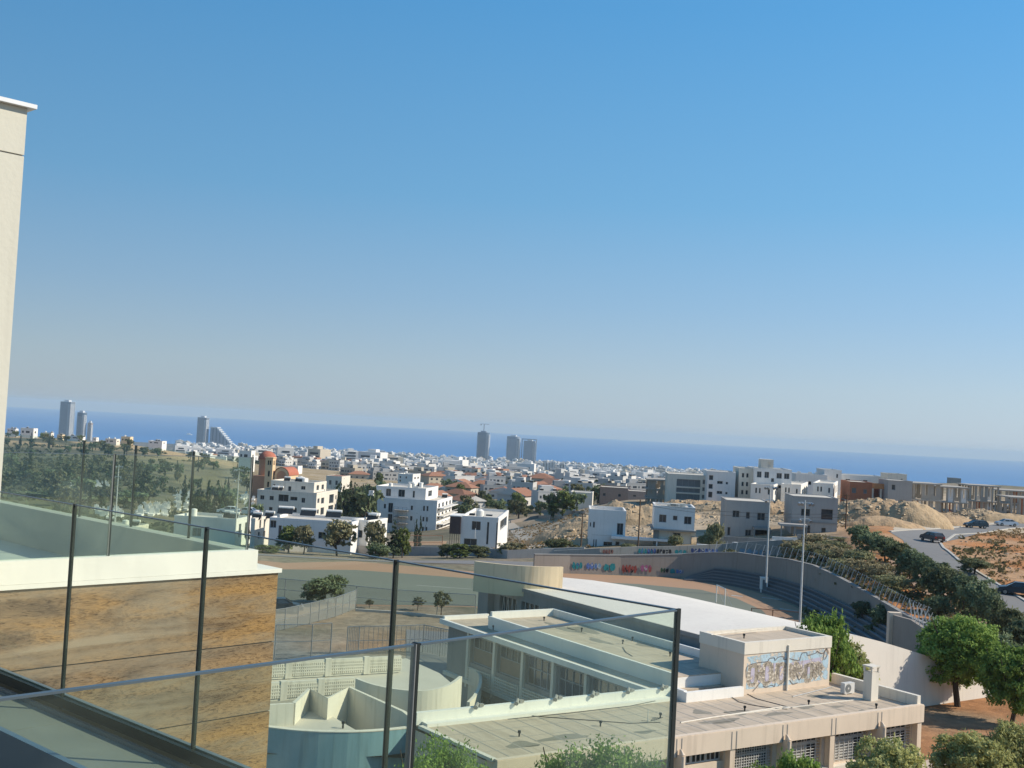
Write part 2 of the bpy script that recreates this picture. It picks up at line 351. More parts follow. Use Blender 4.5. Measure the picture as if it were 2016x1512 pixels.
# school yard concrete
yard = (1-sst(1640,1700,Q))*(1-sst(104,110,D)); col = lerp(col, lerp(C(0.30,0.29,0.25)+0*col, C(0.24,0.23,0.2)+0*col, sst(0.4,0.6,n1)), yard)
ol = sst(0.35,0.5,n1)*sst(560,640,Q)*sst(940,860,Q)*sst(99,104,D)*(1-sst(119,122,D)); col = lerp(col, C(0.36,0.22,0.12)+0*col, ol)
col = col*(0.82+0.36*n4[...,None])
def terrain_mat(name, bump=0.15, bs=0.8):
    m = bpy.data.materials.new(name); m.use_nodes = True; n = m.node_tree; N = n.nodes; L = n.links; b = N['Principled BSDF']
    at = N.new('ShaderNodeVertexColor'); at.layer_name = 'ground'
    tc = N.new('ShaderNodeTexCoord'); nz = N.new('ShaderNodeTexNoise'); nz.inputs['Scale'].default_value = 0.9; nz.inputs['Detail'].default_value = 8; nz.inputs['Roughness'].default_value = 0.7
    L.new(tc.outputs['Object'], nz.inputs['Vector'])
    mr = N.new('ShaderNodeMapRange'); mr.inputs['From Min'].default_value = 0.3; mr.inputs['From Max'].default_value = 0.7; mr.inputs['To Min'].default_value = 0.62; mr.inputs['To Max'].default_value = 1.3
    L.new(nz.outputs['Fac'], mr.inputs[0])
    mx = N.new('ShaderNodeMix'); mx.data_type = 'RGBA'; mx.blend_type = 'MULTIPLY'; mx.inputs[0].default_value = 1
    L.new(at.outputs['Color'], mx.inputs[6]); L.new(mr.outputs[0], mx.inputs[7]); L.new(mx.outputs[2], b.inputs['Base Color'])
    b.inputs['Roughness'].default_value = 0.95; b.inputs['Specular IOR Level'].default_value = 0.1
    bp = N.new('ShaderNodeBump'); bp.inputs['Distance'].default_value = bump; bp.inputs['Strength'].default_value = 0.8
    L.new(nz.outputs['Fac'], bp.inputs['Height']); L.new(bp.outputs[0], b.inputs['Normal'])
    return m
me = np_mesh('terrain', V, Fq, terrain_mat('ground_earth'), smooth=True)
ca = me.color_attributes.new('ground', 'FLOAT_COLOR', 'POINT')
ca.data.foreach_set('color', np.concatenate([np.clip(col.reshape(-1,3),0,1), np.ones((nr*nc,1))], 1).astype(np.float32).ravel())
terrain = struct(link('terrain', me))

# ------------------------------------------------------------------ sea
m = bpy.data.materials.new('sea_water'); m.use_nodes = True; N = m.node_tree.nodes; L = m.node_tree.links; b = N['Principled BSDF']
b.inputs['Roughness'].default_value = 0.42; b.inputs['Specular IOR Level'].default_value = 0.35; b.inputs['IOR'].default_value = 1.33
tc = N.new('ShaderNodeTexCoord'); mp = N.new('ShaderNodeMapping'); mp.inputs['Scale'].default_value = (0.0003,0.0012,1); L.new(tc.outputs['Object'], mp.inputs[0])
nz = N.new('ShaderNodeTexNoise'); nz.inputs['Scale'].default_value = 1.0; nz.inputs['Detail'].default_value = 5; L.new(mp.outputs[0], nz.inputs['Vector'])
rp = N.new('ShaderNodeValToRGB'); rp.color_ramp.elements[0].position = 0.35; rp.color_ramp.elements[1].position = 0.7
rp.color_ramp.elements[0].color = (0.028,0.15,0.36,1); rp.color_ramp.elements[1].color = (0.04,0.18,0.41,1)
L.new(nz.outputs['Fac'], rp.inputs[0]); L.new(rp.outputs[0], b.inputs['Base Color'])
n2_ = N.new('ShaderNodeTexNoise'); n2_.inputs['Scale'].default_value = 0.05; n2_.inputs['Detail'].default_value = 6; L.new(tc.outputs['Object'], n2_.inputs['Vector'])
bp = N.new('ShaderNodeBump'); bp.inputs['Distance'].default_value = 1.0; bp.inputs['Strength'].default_value = 0.5; L.new(n2_.outputs['Fac'], bp.inputs['Height']); L.new(bp.outputs[0], b.inputs['Normal'])
mb = MB(); mb.face([(-24000,-3000,-107),(24000,-3000,-107),(24000,20000,-107),(-24000,20000,-107)])
struct(mb.build('sea', m))
mb = MB(); mb.face([(-9000,-2500,-60),(9000,-2500,-60),(9000,12,-0.5),(-9000,12,-0.5)])
struct(mb.build('ground_behind', mat('plain_earth', (0.27,0.22,0.16), 0.95)))

def sheet(name, pts, m, off=0.004, maxlen=4.0):
    """a draped polygon strip: pts = list of (left, right) plan pairs"""
    mb = MB(); rows = []
    for i in range(len(pts)-1):
        l0, r0 = Vector(pts[i][0][:2]), Vector(pts[i][1][:2]); l1, r1 = Vector(pts[i+1][0][:2]), Vector(pts[i+1][1][:2])
        n = max(1, int(max((l1-l0).length, (r1-r0).length)/maxlen))
        for k in range(n+(1 if i == len(pts)-2 else 0)):
            t = k/n; rows.append((l0.lerp(l1, t), r0.lerp(r1, t)))
    nx = max(1, int(max((a-b).length for a, b in rows)/maxlen))
    P = []; 
    for a, b in rows:
        for k in range(nx+1):
            q = a.lerp(b, k/nx); P.append((q.x, q.y, tz(q.x, q.y)+off))
    f = []
    for i in range(len(rows)-1):
        for k in range(nx): j = i*(nx+1)+k; f.append((j, j+1, j+nx+2, j+nx+1))
    mb.mesh(P, f); 
    for i in range(len(mb.sm)): mb.sm[i] = True
    return mb.build(name, m)

# ------------------------------------------------------------------ sports ground
M_field = mat('worn_grey_green_court', (0.185,0.20,0.155), 0.95, (0.145,0.155,0.12), 0.12, 1.0, 0.01, 6, stretch=(0.5,2,1))
M_track = mat('faded_red_track', (0.40,0.24,0.15), 0.95, (0.34,0.22,0.13), 0.2, 1.0, 0.01, 6)
M_line = mat('white_line_paint', (0.62,0.6,0.55), 0.9, (0.45,0.44,0.4), 1.5, 0.9)
fieldpx = [(560,1108),(700,1105),(930,1125),(1120,1129),(1300,1136),(1400,1146),(1480,1163),(1560,1192),(1620,1222),(1660,1246)]
outer = [PZ(a, b, 2.012) for a, b in fieldpx]
near = [PZ(a, b, 2.012) for a, b in [(560,1185),(700,1192),(930,1195),(1100,1215),(1250,1235),(1340,1250),(1450,1270),(1540,1290),(1600,1305),(1650,1320)]]
mb = MB(); ol_ = [(-60,166,2.012)]+[(p.x,p.y,2.012) for p in outer]; nl_ = [(-60,127,2.012)]+[(p.x,p.y,2.012) for p in near]
for i in range(len(ol_)-1): mb.face([nl_[i],nl_[i+1],ol_[i+1],ol_[i]])
struct(mb.build('running_track', M_track))
inner = [PZ(a, b, 2.024) for a, b in [(560,1121),(700,1122),(930,1139),(1120,1143),(1260,1150),(1380,1161),(1450,1178),(1500,1201),(1520,1222),(1500,1245)]]
nin = [PZ(a, b, 2.024) for a, b in [(560,1183),(700,1190),(930,1193),(1100,1213),(1200,1225),(1290,1238),(1370,1250),(1430,1258),(1470,1262),(1490,1262)]]
mb = MB(); a_ = [(-60,157,2.024)]+[tuple(p) for p in inner]; b_ = [(-60,128,2.024)]+[tuple(p) for p in nin]
for i in range(len(a_)-1): mb.face([b_[i],b_[i+1],a_[i+1],a_[i]])
struct(mb.build('sports_field', M_field))
def linestrip(name, pxs, z, wd=0.12):
    mb = MB(); P = [PZ(a, b, z) for a, b in pxs]
    for i in range(len(P)-1):
        d = (P[i+1]-P[i]).normalized(); n = Vector((-d.y, d.x, 0))*wd/2; mb.face([P[i]-n,P[i+1]-n,P[i+1]+n,P[i]+n])
    return struct(mb.build(name, M_line))
linestrip('field_line', [(1440,1172),(1462,1174)], 2.036, 0.5)
linestrip('field_line', [(1458,1210),(1486,1213)], 2.036, 0.35)
linestrip('field_line', [(1340,1182),(1408,1186)], 2.036, 0.2)
linestrip('field_line', [(820,1152),(932,1160)], 2.036, 0.15)
linestrip('field_line', [(1500,1176),(1540,1181)], 2.028, 0.3)
linestrip('field_line', [(1535,1198),(1570,1203)], 2.028, 0.3)

# ------------------------------------------------------------------ roads on the right
M_road = mat('asphalt_road', (0.23,0.22,0.205), 0.9, (0.18,0.172,0.16), 0.3, 0.9, 0.005, 10)
M_kerb = mat('concrete_kerb', (0.50,0.47,0.41), 0.9, (0.4,0.38,0.33), 1, 0.8)
M_pave = mat('pale_dusty_plot', (0.52,0.44,0.33), 0.95, (0.42,0.35,0.26), 0.3, 0.9)
def dr(px, py): 
    g = G(px, py); return (g.x, g.y)
rp_ = [((1766,1046),(1850,1060)),((1780,1068),(1858,1078)),((1800,1092),(1888,1102)),((1830,1118),(1930,1128)),((1880,1150),(1985,1162)),((1930,1188),(2040,1195)),((1990,1240),(2110,1245)),((2040,1290),(2180,1290))]
roadpts = [(dr(*a), dr(*b)) for a, b in rp_]
sheet('road', roadpts, M_road, 0.03, 3)
rp2 = [((1752,1048),(1790,1072)),((1830,1043),(1858,1068)),((1900,1037),(1935,1049)),((1970,1031),(1990,1040)),((2060,1024),(2060,1034))]
sheet('road', [(dr(*a), dr(*b)) for a, b in rp2], M_road, 0.034, 3)
def kerb(name, pxs, w=0.3, h=0.12):
    mb = MB(); P = []
    raw = [dr(*p) for p in pxs]
    for i in range(len(raw)-1):
        n = max(1, int((Vector(raw[i+1])-Vector(raw[i])).length/2.5))
        for k in range(n): P.append(tuple(Vector(raw[i]).lerp(Vector(raw[i+1]), k/n)))
    P.append(raw[-1]); z = [tz(*p) for p in P]
    mb.wall(P, w, [a-0.2 for a in z], [a+h+0.03 for a in z]); return struct(mb.build(name, M_kerb))
kerb('kerb', [(1752,1047),(1830,1042),(1900,1036),(1970,1030),(2060,1023)], 0.5)
kerb('kerb', [(1862,1066),(1880,1053),(1935,1050),(1990,1041),(2060,1035)], 0.35)
kerb('kerb', [(1850,1068),(1858,1080),(1888,1104),(1930,1130),(1985,1164),(2040,1197)], 0.35)
sheet('pale_plot', [(dr(1758,1040),dr(1762,1046)),(dr(1790,1022),dr(1800,1043)),(dr(1830,1022),dr(1870,1038)),(dr(1880,1028),dr(1905,1034))], M_pave, 0.02, 3)
# tree-lined earth terraces beside the retaining wall
M_terr = mat('pinkish_earth_bank', (0.42,0.29,0.21), 0.95, (0.34,0.23,0.16), 0.6, 0.9, 0.01, 8)
sheet('earth_path', [(dr(1690,1082),dr(1722,1078)),(dr(1722,1098),dr(1762,1094)),(dr(1745,1120),dr(1795,1118)),(dr(1790,1148),dr(1830,1145)),(dr(1835,1180),dr(1880,1176)),(dr(1880,1215),dr(1925,1208)),(dr(1920,1250),dr(1960,1240))], M_terr, 0.03, 3)
# paving at the end of the classroom wing
mb = MB(); 
for z_, pl in ((3.9, [(1815,1500),(1880,1475),(1960,1465),(1960,1540),(1815,1540)]),):
    mb.prism([tuple(PZ(a, b, z_))[:2] for a, b in pl], z_-0.4, z_)
struct(mb.build('pavement', mat('pink_paving', (0.5,0.42,0.34), 0.9, (0.42,0.35,0.28), 1, 0.8)))
# ------------------------------------------------------------------ school complex (local frame: x = s, y = t)
def sroot(name, label, cat='school building'):
    return empty(name, W(0,0,0), PH, label, cat)
PXYZ = lambda p: (p[0], p[1])
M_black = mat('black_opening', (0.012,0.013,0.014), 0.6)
# --- front classroom wing
fr = sroot('classroom_wing', 'long cream flat-roofed classroom wing in front with barred windows and a wide worn roof')
mb = MB()
bays = [0,-3.65,-7.3,-10.95,-14.5,-18.1,-21.6,-25.1,-28.3]
holes = []
for i in range(4): holes.append((28.3+bays[i+1]+0.42, 28.3+bays[i]-0.42, 4.95, 6.6))
holes.append((28.3-18.1+0.42, 28.3-14.5-0.3, 6.0, 6.62))
for i in range(5, 8): holes.append((28.3+bays[i+1]+0.42, 28.3+bays[i]-0.42, 4.95, 6.6))
mb.facade((-28.3,0.30,0), (1,0,0), 28.3, 6.62, holes, 0.45)
mb.box(-28.3,0,0.32,6.9,0,7.3)   # body mass behind the face, cut back below
mb2 = MB()
# real wall shell instead of a solid: front face + sides + back
mb2.facade((-28.3,0.30,0), (1,0,0), 28.3, 6.62, holes, 0.45)
mb2.facade((0,0.30,0), (0,1,0), 6.9, 7.4)
mb2.facade((0,7.2,0), (-1,0,0), 28.9, 7.4)
mb2.facade((-28.9,7.2,0), (0.0855,-0.99634,0), 6.92, 7.3)
mb2.facade((-28.2,1.15,0), (0,-1,0), 0.0001+0.85, 7.3)
mb2.build('wall', M_cream, fr)
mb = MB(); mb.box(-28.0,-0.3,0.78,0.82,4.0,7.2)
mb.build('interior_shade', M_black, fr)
mb = MB(); mb.prism([(-28.45,-0.12),(0.12,-0.12),(0.12,0.30),(-28.40,0.30)], 6.62, 7.56)
for x in bays[1:-1]:
    for dx in (-0.16, 0.16): mb.box(x+dx-0.025,x+dx+0.025,-0.135,-0.11,6.64,7.5,1)
mb.build('fascia', [M_cream, M_conc], fr)
for i, x in enumerate(bays):
    mb = MB()
    if i % 2 == 1:    # rounded fins
        n = 8; pts = [(x-0.13,-0.42)]+[(x-0.13+0.26*k/n, -0.42) for k in range(1, n+1)]
        mb.box(x-0.12,x+0.12,-0.42,0.30,0,6.75); mb.cyl((x,-0.42,0),(x,-0.42,6.75),0.12,n=10)
        mb.cyl((x,-0.42,6.75),(x,-0.25,7.02),0.12,0.03,n=10); mb.cyl((x,-0.30,6.75),(x,-0.2,7.02),0.12,0.03,n=10)
        mb.build('drainpipe_fin', M_cream, fr)
    else:
        x_ = min(x, -0.17); mb.box(x_-0.17,x_+0.17,-0.06,0.302,0,6.618); mb.build('pilaster', M_cream, fr)
mb = MB(); mb.box(-28.2,-0.02,-0.02,0.297,4.72,4.9); mb.build('sill_course', M_cream2, fr)
mb = MB(); mb.prism([(-28.1,0.3),(-0.02,0.3),(-0.02,6.9),(-28.6,6.9)], 7.38, 7.46); mb.build('roof', M_roof, fr)
mb = MB(); mb.prism([(-28.45,-0.1),(0.1,-0.1),(0.1,0.14),(-28.45,0.14)], 7.562, 7.60); mb.build('roof_edge', M_cream, fr)
mb = MB(); mb.box(-0.18,0.1,0.14,6.4,7.462,8.05); mb.build('parapet', M_cream2, fr)
mb = MB(); mb.box(-28.7,-12.6,6.75,7.0,7.462,8.05); mb.box(-12.6,-8.3,5.6,5.85,7.462,8.0); mb.box(-12.6,-12.35,5.85,7.0,7.462,8.05)
mb.build('parapet', M_whitepaint, fr)
mb = MB(); mb.box(-28.4,-12.8,6.2,6.745,7.462,7.62); mb.build('parapet_skirt', M_whitepaint, fr)
mb = MB(); mb.prism([(-28.55,0.15),(-28.3,0.15),(-28.65,6.2),(-28.9,6.2)], 7.462, 7.60); mb.build('roof_edge', M_cream2, fr)
mb = MB(); mb.box(-12.6,-0.4,2.55,2.62,7.462,7.50); mb.build('roof_pipe', M_cream2, fr)
def window_grid(x0, x1, z0, z1, y, parent, nx, nz, split=None, bar=0.02, mf=M_frame, curtain=False):
    mb = MB(); mb.box(x0,x1,y,y+0.02,z0,z1); p = mb.build('window', M_pane, parent)
    mb = MB(); f = 0.05
    for a in (x0, x1-f): mb.box(a,a+f,y-0.05,y-0.002,z0,z1)
    for a in (z0, z1-f): mb.box(x0+f,x1-f,y-0.05,y-0.002,a,a+f)
    if split: mb.box(x0+f,x1-f,y-0.06,y-0.003,split,split+0.09)
    for k in (1, 2): a = x0+(x1-x0)*k/3; mb.box(a-0.025,a+0.025,y-0.045,y-0.004,z0+f,z1-f)
    mb.build('window_frame', mf, p)
    if nx:
        mb = MB()
        for k in range(1, nx): a = x0+(x1-x0)*k/nx; mb.box(a-bar/2,a+bar/2,y-0.30,y-0.28,z0,z1)
        for k in range(1, nz): a = z0+(z1-z0)*k/nz; mb.box(x0,x1,y-0.28,y-0.26,a-bar/2,a+bar/2)
        mb.build('security_bars', M_steelw, p)
    if curtain:
        mb = MB(); n = 24; xs = [x0+0.1+(x1-x0)*0.7*k/n for k in range(n+1)]
        for k in range(n): mb.face([(xs[k],y-0.012-0.0*k+(k%2)*0.004,z0+0.1),(xs[k+1],y-0.012+((k+1)%2)*0.004,z0+0.1),(xs[k+1],y-0.012+((k+1)%2)*0.004,split or z1),(xs[k],y-0.012+(k%2)*0.004,split or z1)])
        mb.build('curtain', mat('pale_curtain', (0.45,0.44,0.4), 0.9), p)
for i in range(4):
    x0_, x1_ = bays[i+1]+0.42, bays[i]-0.42
    if i == 3: window_grid(x0_, x1_, 4.95, 6.6, 0.7, fr, 16, 12, 5.95, 0.035)
    else: window_grid(x0_, x1_, 4.95, 6.6, 0.7, fr, 8 if i else 7, 11, 6.1, 0.03, curtain=(i != 0))
for k in range(3):
    x0_ = -18.1+0.42+0.96*k; window_grid(x0_, x0_+0.93, 6.0, 6.62, 0.55, fr, 0, 0)
for i in range(5, 8): window_grid(bays[i+1]+0.42, bays[i]-0.42, 4.95, 6.6, 0.7, fr, 10, 8, 6.0, 0.03)
for k in range(21):
    x_ = -27.4+1.3*k; mb = MB(); mb.box(x_,x_+0.06,0.16,6.15 if x_ < -12.6 else 5.5,7.4605,7.468); mb.build('felt_seam', M_roofgrey, fr)
for k in range(3): mb = MB(); mb.box(-28.3,-0.25,1.6+1.5*k,1.65+1.5*k,7.4603,7.466); mb.build('felt_seam', M_roofgrey, fr)
def vent(x, y, z, par, h=0.28):
    mb = MB(); mb.cyl((x,y,z),(x,y,z+h*0.6),0.04,n=8); mb.cyl((x,y,z+h*0.6),(x,y,z+h),0.075,n=8)
    mb.build('roof_vent', M_dark, par)
def LZ(px, py, z):
    p = PZ(px, py, z); dx, dy = p.x-OX, p.y-OY
    return (dx*math.cos(PH)+dy*math.sin(PH), -dx*math.sin(PH)+dy*math.cos(PH))
for p in [(1466,1400),(1592,1388),(1022,1450),(1182,1430),(1300,1352+62),(1725,1395)]:
    s_, t_ = LZ(*p, 7.46); vent(s_, t_, 7.46, fr)
def puddle(px, py, z, w, d, par):
    s_, t_ = LZ(px, py, z); mb = MB(); n = 14; P = []
    for k in range(n): a = 2*math.pi*k/n; r = 1+0.25*math.sin(3*a+px); P.append((s_+w*r*math.cos(a), t_+d*r*math.sin(a), z+0.006))
    mb.face(P); mb.build('damp_patch', mat('damp_roof_patch', (0.20,0.18,0.14), 0.9, (0.30,0.27,0.21), 1.5, 1.0), par)
for a in [(1452,1403,7.46,0.75,0.45),(1585,1392,7.46,0.6,0.35),(1648,1391,7.46,0.5,0.2),(1700,1400,7.46,0.5,0.2),(1028,1466,7.46,0.8,0.5),(1270,1441,7.46,0.6,0.25),(1420,1420,7.46,1.3,0.35),(1530,1405,7.46,1.0,0.25),(1110,1452,7.46,1.4,0.4),(1380,1402,7.46,0.5,0.5),(1610,1370,7.46,0.8,0.3)]: puddle(*a, fr)
def cable(name, pxs, z, par, r=0.018, m=None):
    mb = MB(); P = [(*LZ(a, b, z+0.02), z+0.025) for a, b in pxs]
    for i in range(len(P)-1): mb.cyl(P[i], P[i+1], r, n=5, cap=False)
    mb.build(name, m or M_dark, par)
cable('cable', [(1440,1372),(1455,1382),(1480,1388),(1520,1394),(1550,1396)], 7.46, fr)
cable('cable', [(1471,1366),(1490,1376),(1530,1386),(1560,1394)], 7.46, fr)
cable('cable', [(995,1405),(1080,1412),(1160,1418),(1240,1424),(1300,1422)], 7.46, fr)
for k in range(6):
    x_ = -25.5+2.4*k; mb = MB(); mb.cyl((x_,6.6,8.06),(x_+0.25,6.85,8.2),0.12,0.09,8); mb.box(x_+0.3,x_+0.55,6.7,6.9,8.055,8.18); mb.build('parapet_bracket', M_conc, fr)
cable('cable', [(1000,1416),(1120,1404),(1240,1390),(1290,1380)], 7.62, fr, 0.02)
cable('roof_pipe', [(1640,1352),(1600,1362),(1560,1372)], 7.46, fr, 0.03, M_steel)
cable('roof_pipe', [(1340,1423),(1400,1413),(1480,1401),(1540,1392),(1560,1393)], 7.46, fr, 0.04, M_cream2)
# small fallen aerial on the roof
ar = empty('roof_aerial', W(*LZ(1275,1422,7.46), 7.46), PH, 'bent white aerial standing on the worn roof behind the glass corner', 'aerial')
mb = MB(); mb.cyl((0,0,0),(0,0,0.62),0.02,n=6); mb.build('mast', M_steelw, ar)
mb = MB(); mb.cyl((-0.4,0,0.12),(0.05,0,0.05),0.015,n=6)
for k in range(6): mb.cyl((0.2+0.16*k,0.05*k,0.06),(0.32+0.16*k,0.05*k-0.12,0.26-0.03*k),0.012,n=5); mb.cyl((0.2+0.16*k,0.05*k,0.06),(0.36+0.16*k,0.05*k,0.05),0.012,n=5)
mb.build('rod', M_dark, ar)
# --- graffiti box (plant room)
gb = sroot('rooftop_plant_room', 'square cream rooftop room painted with a large pale blue graffiti mural', 'rooftop room')
x0b, x1b, y0b, y1b = -8.1, -0.95, 5.9, 9.6
mb = MB(); mb.box(x0b,x1b,y0b,y1b,7.40,10.1); mb.build('wall', M_cream, gb)
mb = MB(); mb.box(x0b-0.04,x1b+0.04,y0b-0.05,y0b+0.2,9.75,10.42); mb.box(x0b-0.04,x0b+0.2,y0b+0.2,y1b-0.2,9.752,10.42); mb.box(x0b-0.04,x1b+0.04,y1b-0.2,y1b+0.04,9.75,10.42); mb.box(x1b-0.2,x1b+0.04,y0b+0.2,y1b-0.2,9.752,10.42)
mb.build('parapet', M_cream2, gb)
mb = MB(); mb.box(x0b+0.2,x1b-0.2,y0b+0.2,y1b-0.2,10.1,10.2); mb.build('roof', M_roof, gb)
xm = x0b+(x1b-x0b)*0.485
mb = MB(); mb.cyl((xm,y0b-0.08,7.47),(xm,y0b-0.08,10.1),0.07,n=8); mb.build('drainpipe', M_cream2, gb)
vent(-6.2, 7.9, 10.2, gb)
cable('roof_pipe', [(1400,1250),(1500,1238)], 10.42, gb, 0.03, M_cream2)
def stroke(mb, pts, wd, y, mi=0, taper=True):
    P = [Vector(p) for p in pts]
    for i in range(len(P)-1):
        d = (P[i+1]-P[i]); 
        if d.length < 1e-5: continue
        d.normalize(); n = Vector((-d.y, d.x))*wd/2; a, b = P[i]-d*wd*0.3, P[i+1]+d*wd*0.3
        mb.face([(a.x-n.x,y,a.y-n.y),(b.x-n.x,y,b.y-n.y),(b.x+n.x,y,b.y+n.y),(a.x+n.x,y,a.y+n.y)], mi)
def curve(pts, n=6):
    P = [Vector(p) for p in pts]; out = []
    for i in range(len(P)-1):
        p0 = P[max(i-1,0)]; p1 = P[i]; p2 = P[i+1]; p3 = P[min(i+2,len(P)-1)]
        for k in range(n):
            t = k/n; out.append(0.5*((2*p1)+(p2-p0)*t+(2*p0-5*p1+4*p2-p3)*t*t+(3*p1-p0-3*p2+p3)*t**3))
    out.append(P[-1]); return out
rnd = random.Random(5)
def paintmat(name, col, c2, sc, thr):
    m = mat(name, col, 0.85, c2, sc, 0.8); 
    n = m.node_tree; N = n.nodes; L = n.links; b = N['Principled BSDF']
    nz = N.new('ShaderNodeTexNoise'); nz.inputs['Scale'].default_value = sc*1.3; nz.inputs['Detail'].default_value = 7; nz.inputs['Roughness'].default_value = 0.7
    tc = N.new('ShaderNodeTexCoord'); L.new(tc.outputs['Object'], nz.inputs['Vector'])
    r = N.new('ShaderNodeValToRGB'); r.color_ramp.elements[0].position = thr; r.color_ramp.elements[1].position = thr+0.12
    L.new(nz.outputs['Fac'], r.inputs[0]); L.new(r.outputs[0], b.inputs['Alpha']); return m
P_blue = paintmat('faded_blue_paint', (0.34,0.50,0.58), (0.48,0.58,0.62), 1.6, 0.40)
P_lilac = paintmat('faded_lilac_paint', (0.42,0.38,0.48), (0.52,0.48,0.52), 1.6, 0.36)
P_cream = mat('cream_paint', (0.68,0.60,0.48), 0.85, (0.60,0.53,0.43), 3, 0.9)
P_black = mat('black_spray_paint', (0.09,0.07,0.07), 0.8, (0.24,0.20,0.17), 5, 0.9)
mb = MB(); L0 = x0b+0.25; wd = (x1b-x0b)-0.4
def mxz(u, v): return (L0+u*wd, 7.5+v*2.2)
yb = y0b-0.006
P = [mxz(0,0.12),mxz(0.3,0.1),mxz(0.7,0.14),mxz(1,0.16),mxz(1,0.8),mxz(0.93,1.0),mxz(0.7,0.96),mxz(0.3,1.0),mxz(0,0.95)]
mb.face([(p[0],yb,p[1]) for p in P]); mb.build('blue_mural_ground', P_blue, gb)
mb = MB()
P = [mxz(0.02,0.62),mxz(0.2,0.72),mxz(0.45,0.74),mxz(0.47,0.3),mxz(0.3,0.2),mxz(0.03,0.3)]
mb.face([(p[0],yb-0.004,p[1]) for p in P])
P = [mxz(0.5,0.3),mxz(0.5,0.7),mxz(0.65,0.72),mxz(0.9,0.78),mxz(0.93,0.45),mxz(0.75,0.35)]
mb.face([(p[0],yb-0.004,p[1]) for p in P]); mb.build('lilac_mural_shade', P_lilac, gb)
letters = MB(); outl = MB()
for grp in ((0.03,0.46,5),(0.51,0.93,6)):
    a0, a1, nL = grp
    for k in range(nL):
        u0 = a0+(a1-a0)*k/nL; u1 = u0+(a1-a0)/nL*0.86; b0 = rnd.uniform(0.2,0.3); t0 = rnd.uniform(0.58,0.72)
        kind = rnd.randrange(4); m_ = (u0+u1)/2
        if kind == 0: pts = [(u0,t0),(u1,t0),(u1,b0),(u0,b0),(u0,t0)]
        elif kind == 1: pts = [(u0,b0),(u0,t0),(u1,(t0+b0)/2),(u0,(t0+b0)/2),(u1,b0)]
        elif kind == 2: pts = [(u1,t0),(u0,t0-0.05),(m_,(t0+b0)/2),(u1,b0+0.08),(u0,b0)]
        else: pts = [(u0,t0),(m_,b0),(u1,t0),(u1,b0)]
        c = curve(pts, 5); q = [mxz(*p) for p in c]
        stroke(letters, [(p[0],p[1]) for p in q], 0.24, yb-0.008)
        for off in (0.13,): stroke(outl, [(p[0]+off,p[1]+off*0.5) for p in q[::2]], 0.02, yb-0.012)
for pts in ([(0.0,0.42),(0.0,0.7),(0.12,0.78),(0.24,0.79),(0.26,0.86),(0.32,0.87),(0.33,0.8),(0.37,0.88),(0.43,0.88),(0.44,0.8),(0.485,0.82)],
            [(0.50,0.82),(0.62,0.74),(0.64,0.82),(0.66,0.93),(0.72,0.93),(0.73,0.86),(0.83,0.9),(0.85,0.95),(0.88,0.9),(0.93,0.88),(0.97,1.0),(1.0,0.86)],
            [(0.08,0.05),(0.12,0.14),(0.16,0.26)],[(0.2,0.16),(0.24,0.12),(0.3,0.16),(0.34,0.12),(0.34,0.3)],[(0.38,0.12),(0.44,0.22)],
            [(0.52,0.24),(0.56,0.13),(0.62,0.15)],[(0.6,0.4),(0.64,0.22),(0.68,0.4)],[(0.93,0.7),(0.94,0.86),(0.97,0.98),(0.98,0.82),(0.95,0.7)]):
    stroke(outl, [mxz(*p) for p in curve(pts, 3)], 0.04, yb-0.016)
letters.build('mural_lettering', P_cream, gb); outl.build('mural_outline', P_black, gb)
# --- chimney and air conditioner
ch = empty('roof_chimney', W(-1.55,2.3,7.46), PH, 'square cream chimney with open capped top beside the air conditioner', 'chimney')
mb = MB(); mb.box(-0.3,0.3,-0.3,0.3,0,1.62); mb.build('stack', M_cream2, ch)
mb = MB(); mb.box(-0.36,0.36,-0.36,0.36,1.90,1.97)
for a in (-0.27,0.27):
    for b_ in (-0.27,0.27): mb.box(a-0.05,a+0.05,b_-0.05,b_+0.05,1.62,1.90)
mb.build('cap', M_cream2, ch)
ac = empty('air_conditioner', W(*LZ(1668,1366,7.46), 7.46), PH, 'white outdoor air conditioner unit on the roof near the chimney', 'air conditioner')
mb = MB(); mb.box(-0.42,0.42,-0.16,0.16,0.06,0.66); mb.box(-0.3,-0.22,-0.15,0.15,0,0.06); mb.box(0.22,0.3,-0.15,0.15,0,0.06); mb.build('casing', M_frame, ac)
mb = MB(); mb.cyl((-0.12,-0.165,0.36),(-0.12,-0.18,0.36),0.24,n=20,mi=0); mb.cyl((-0.12,-0.18,0.36),(-0.12,-0.19,0.36),0.06,n=10,mi=1)
mb.build('fan_grille', [M_shut, M_frame], ac)
# --- courtyard classroom wing (low roof strip + raised roof)
cw = sroot('courtyard_wing', 'two-storey classroom wing with raised flat roof above a lower roof strip, windows facing the courtyard')
mb = MB(); z_lo = 7.7
winT = [(t0, t0+2.9) for t0 in (24.7-3.45*k-2.9+2.9 for k in range(-1, 5))]
hol = []
H0 = 30.8
for t0, t1 in winT: 
    a, b_ = H0-t1, H0-t0
    if a > 0.2: hol.append((a, b_, 5.35, 7.2)); 
for t0, t1 in winT:
    a, b_ = H0-t1, H0-t0
    if a > 0.2: hol.append((a, b_, 0.9, 3.4))
mb.facade((-13.0,H0,0), (0,-1,0), H0-7.3, z_lo-0.12, hol, 0.35)
mb.facade((-13.0+0.001,H0,0), (-1,0,0), 0.001, 1) if False else None
mb.facade((-5.6,H0,0), (-1,0,0), 7.4, z_lo-0.12)
mb.facade((-12.5,7.3,0), (1,0,0), 6.0, z_lo-0.12)
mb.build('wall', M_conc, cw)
mb = MB(); mb.box(-12.6,-12.55,7.4,30.6,0.2,7.4); mb.build('interior_shade', M_black, cw)
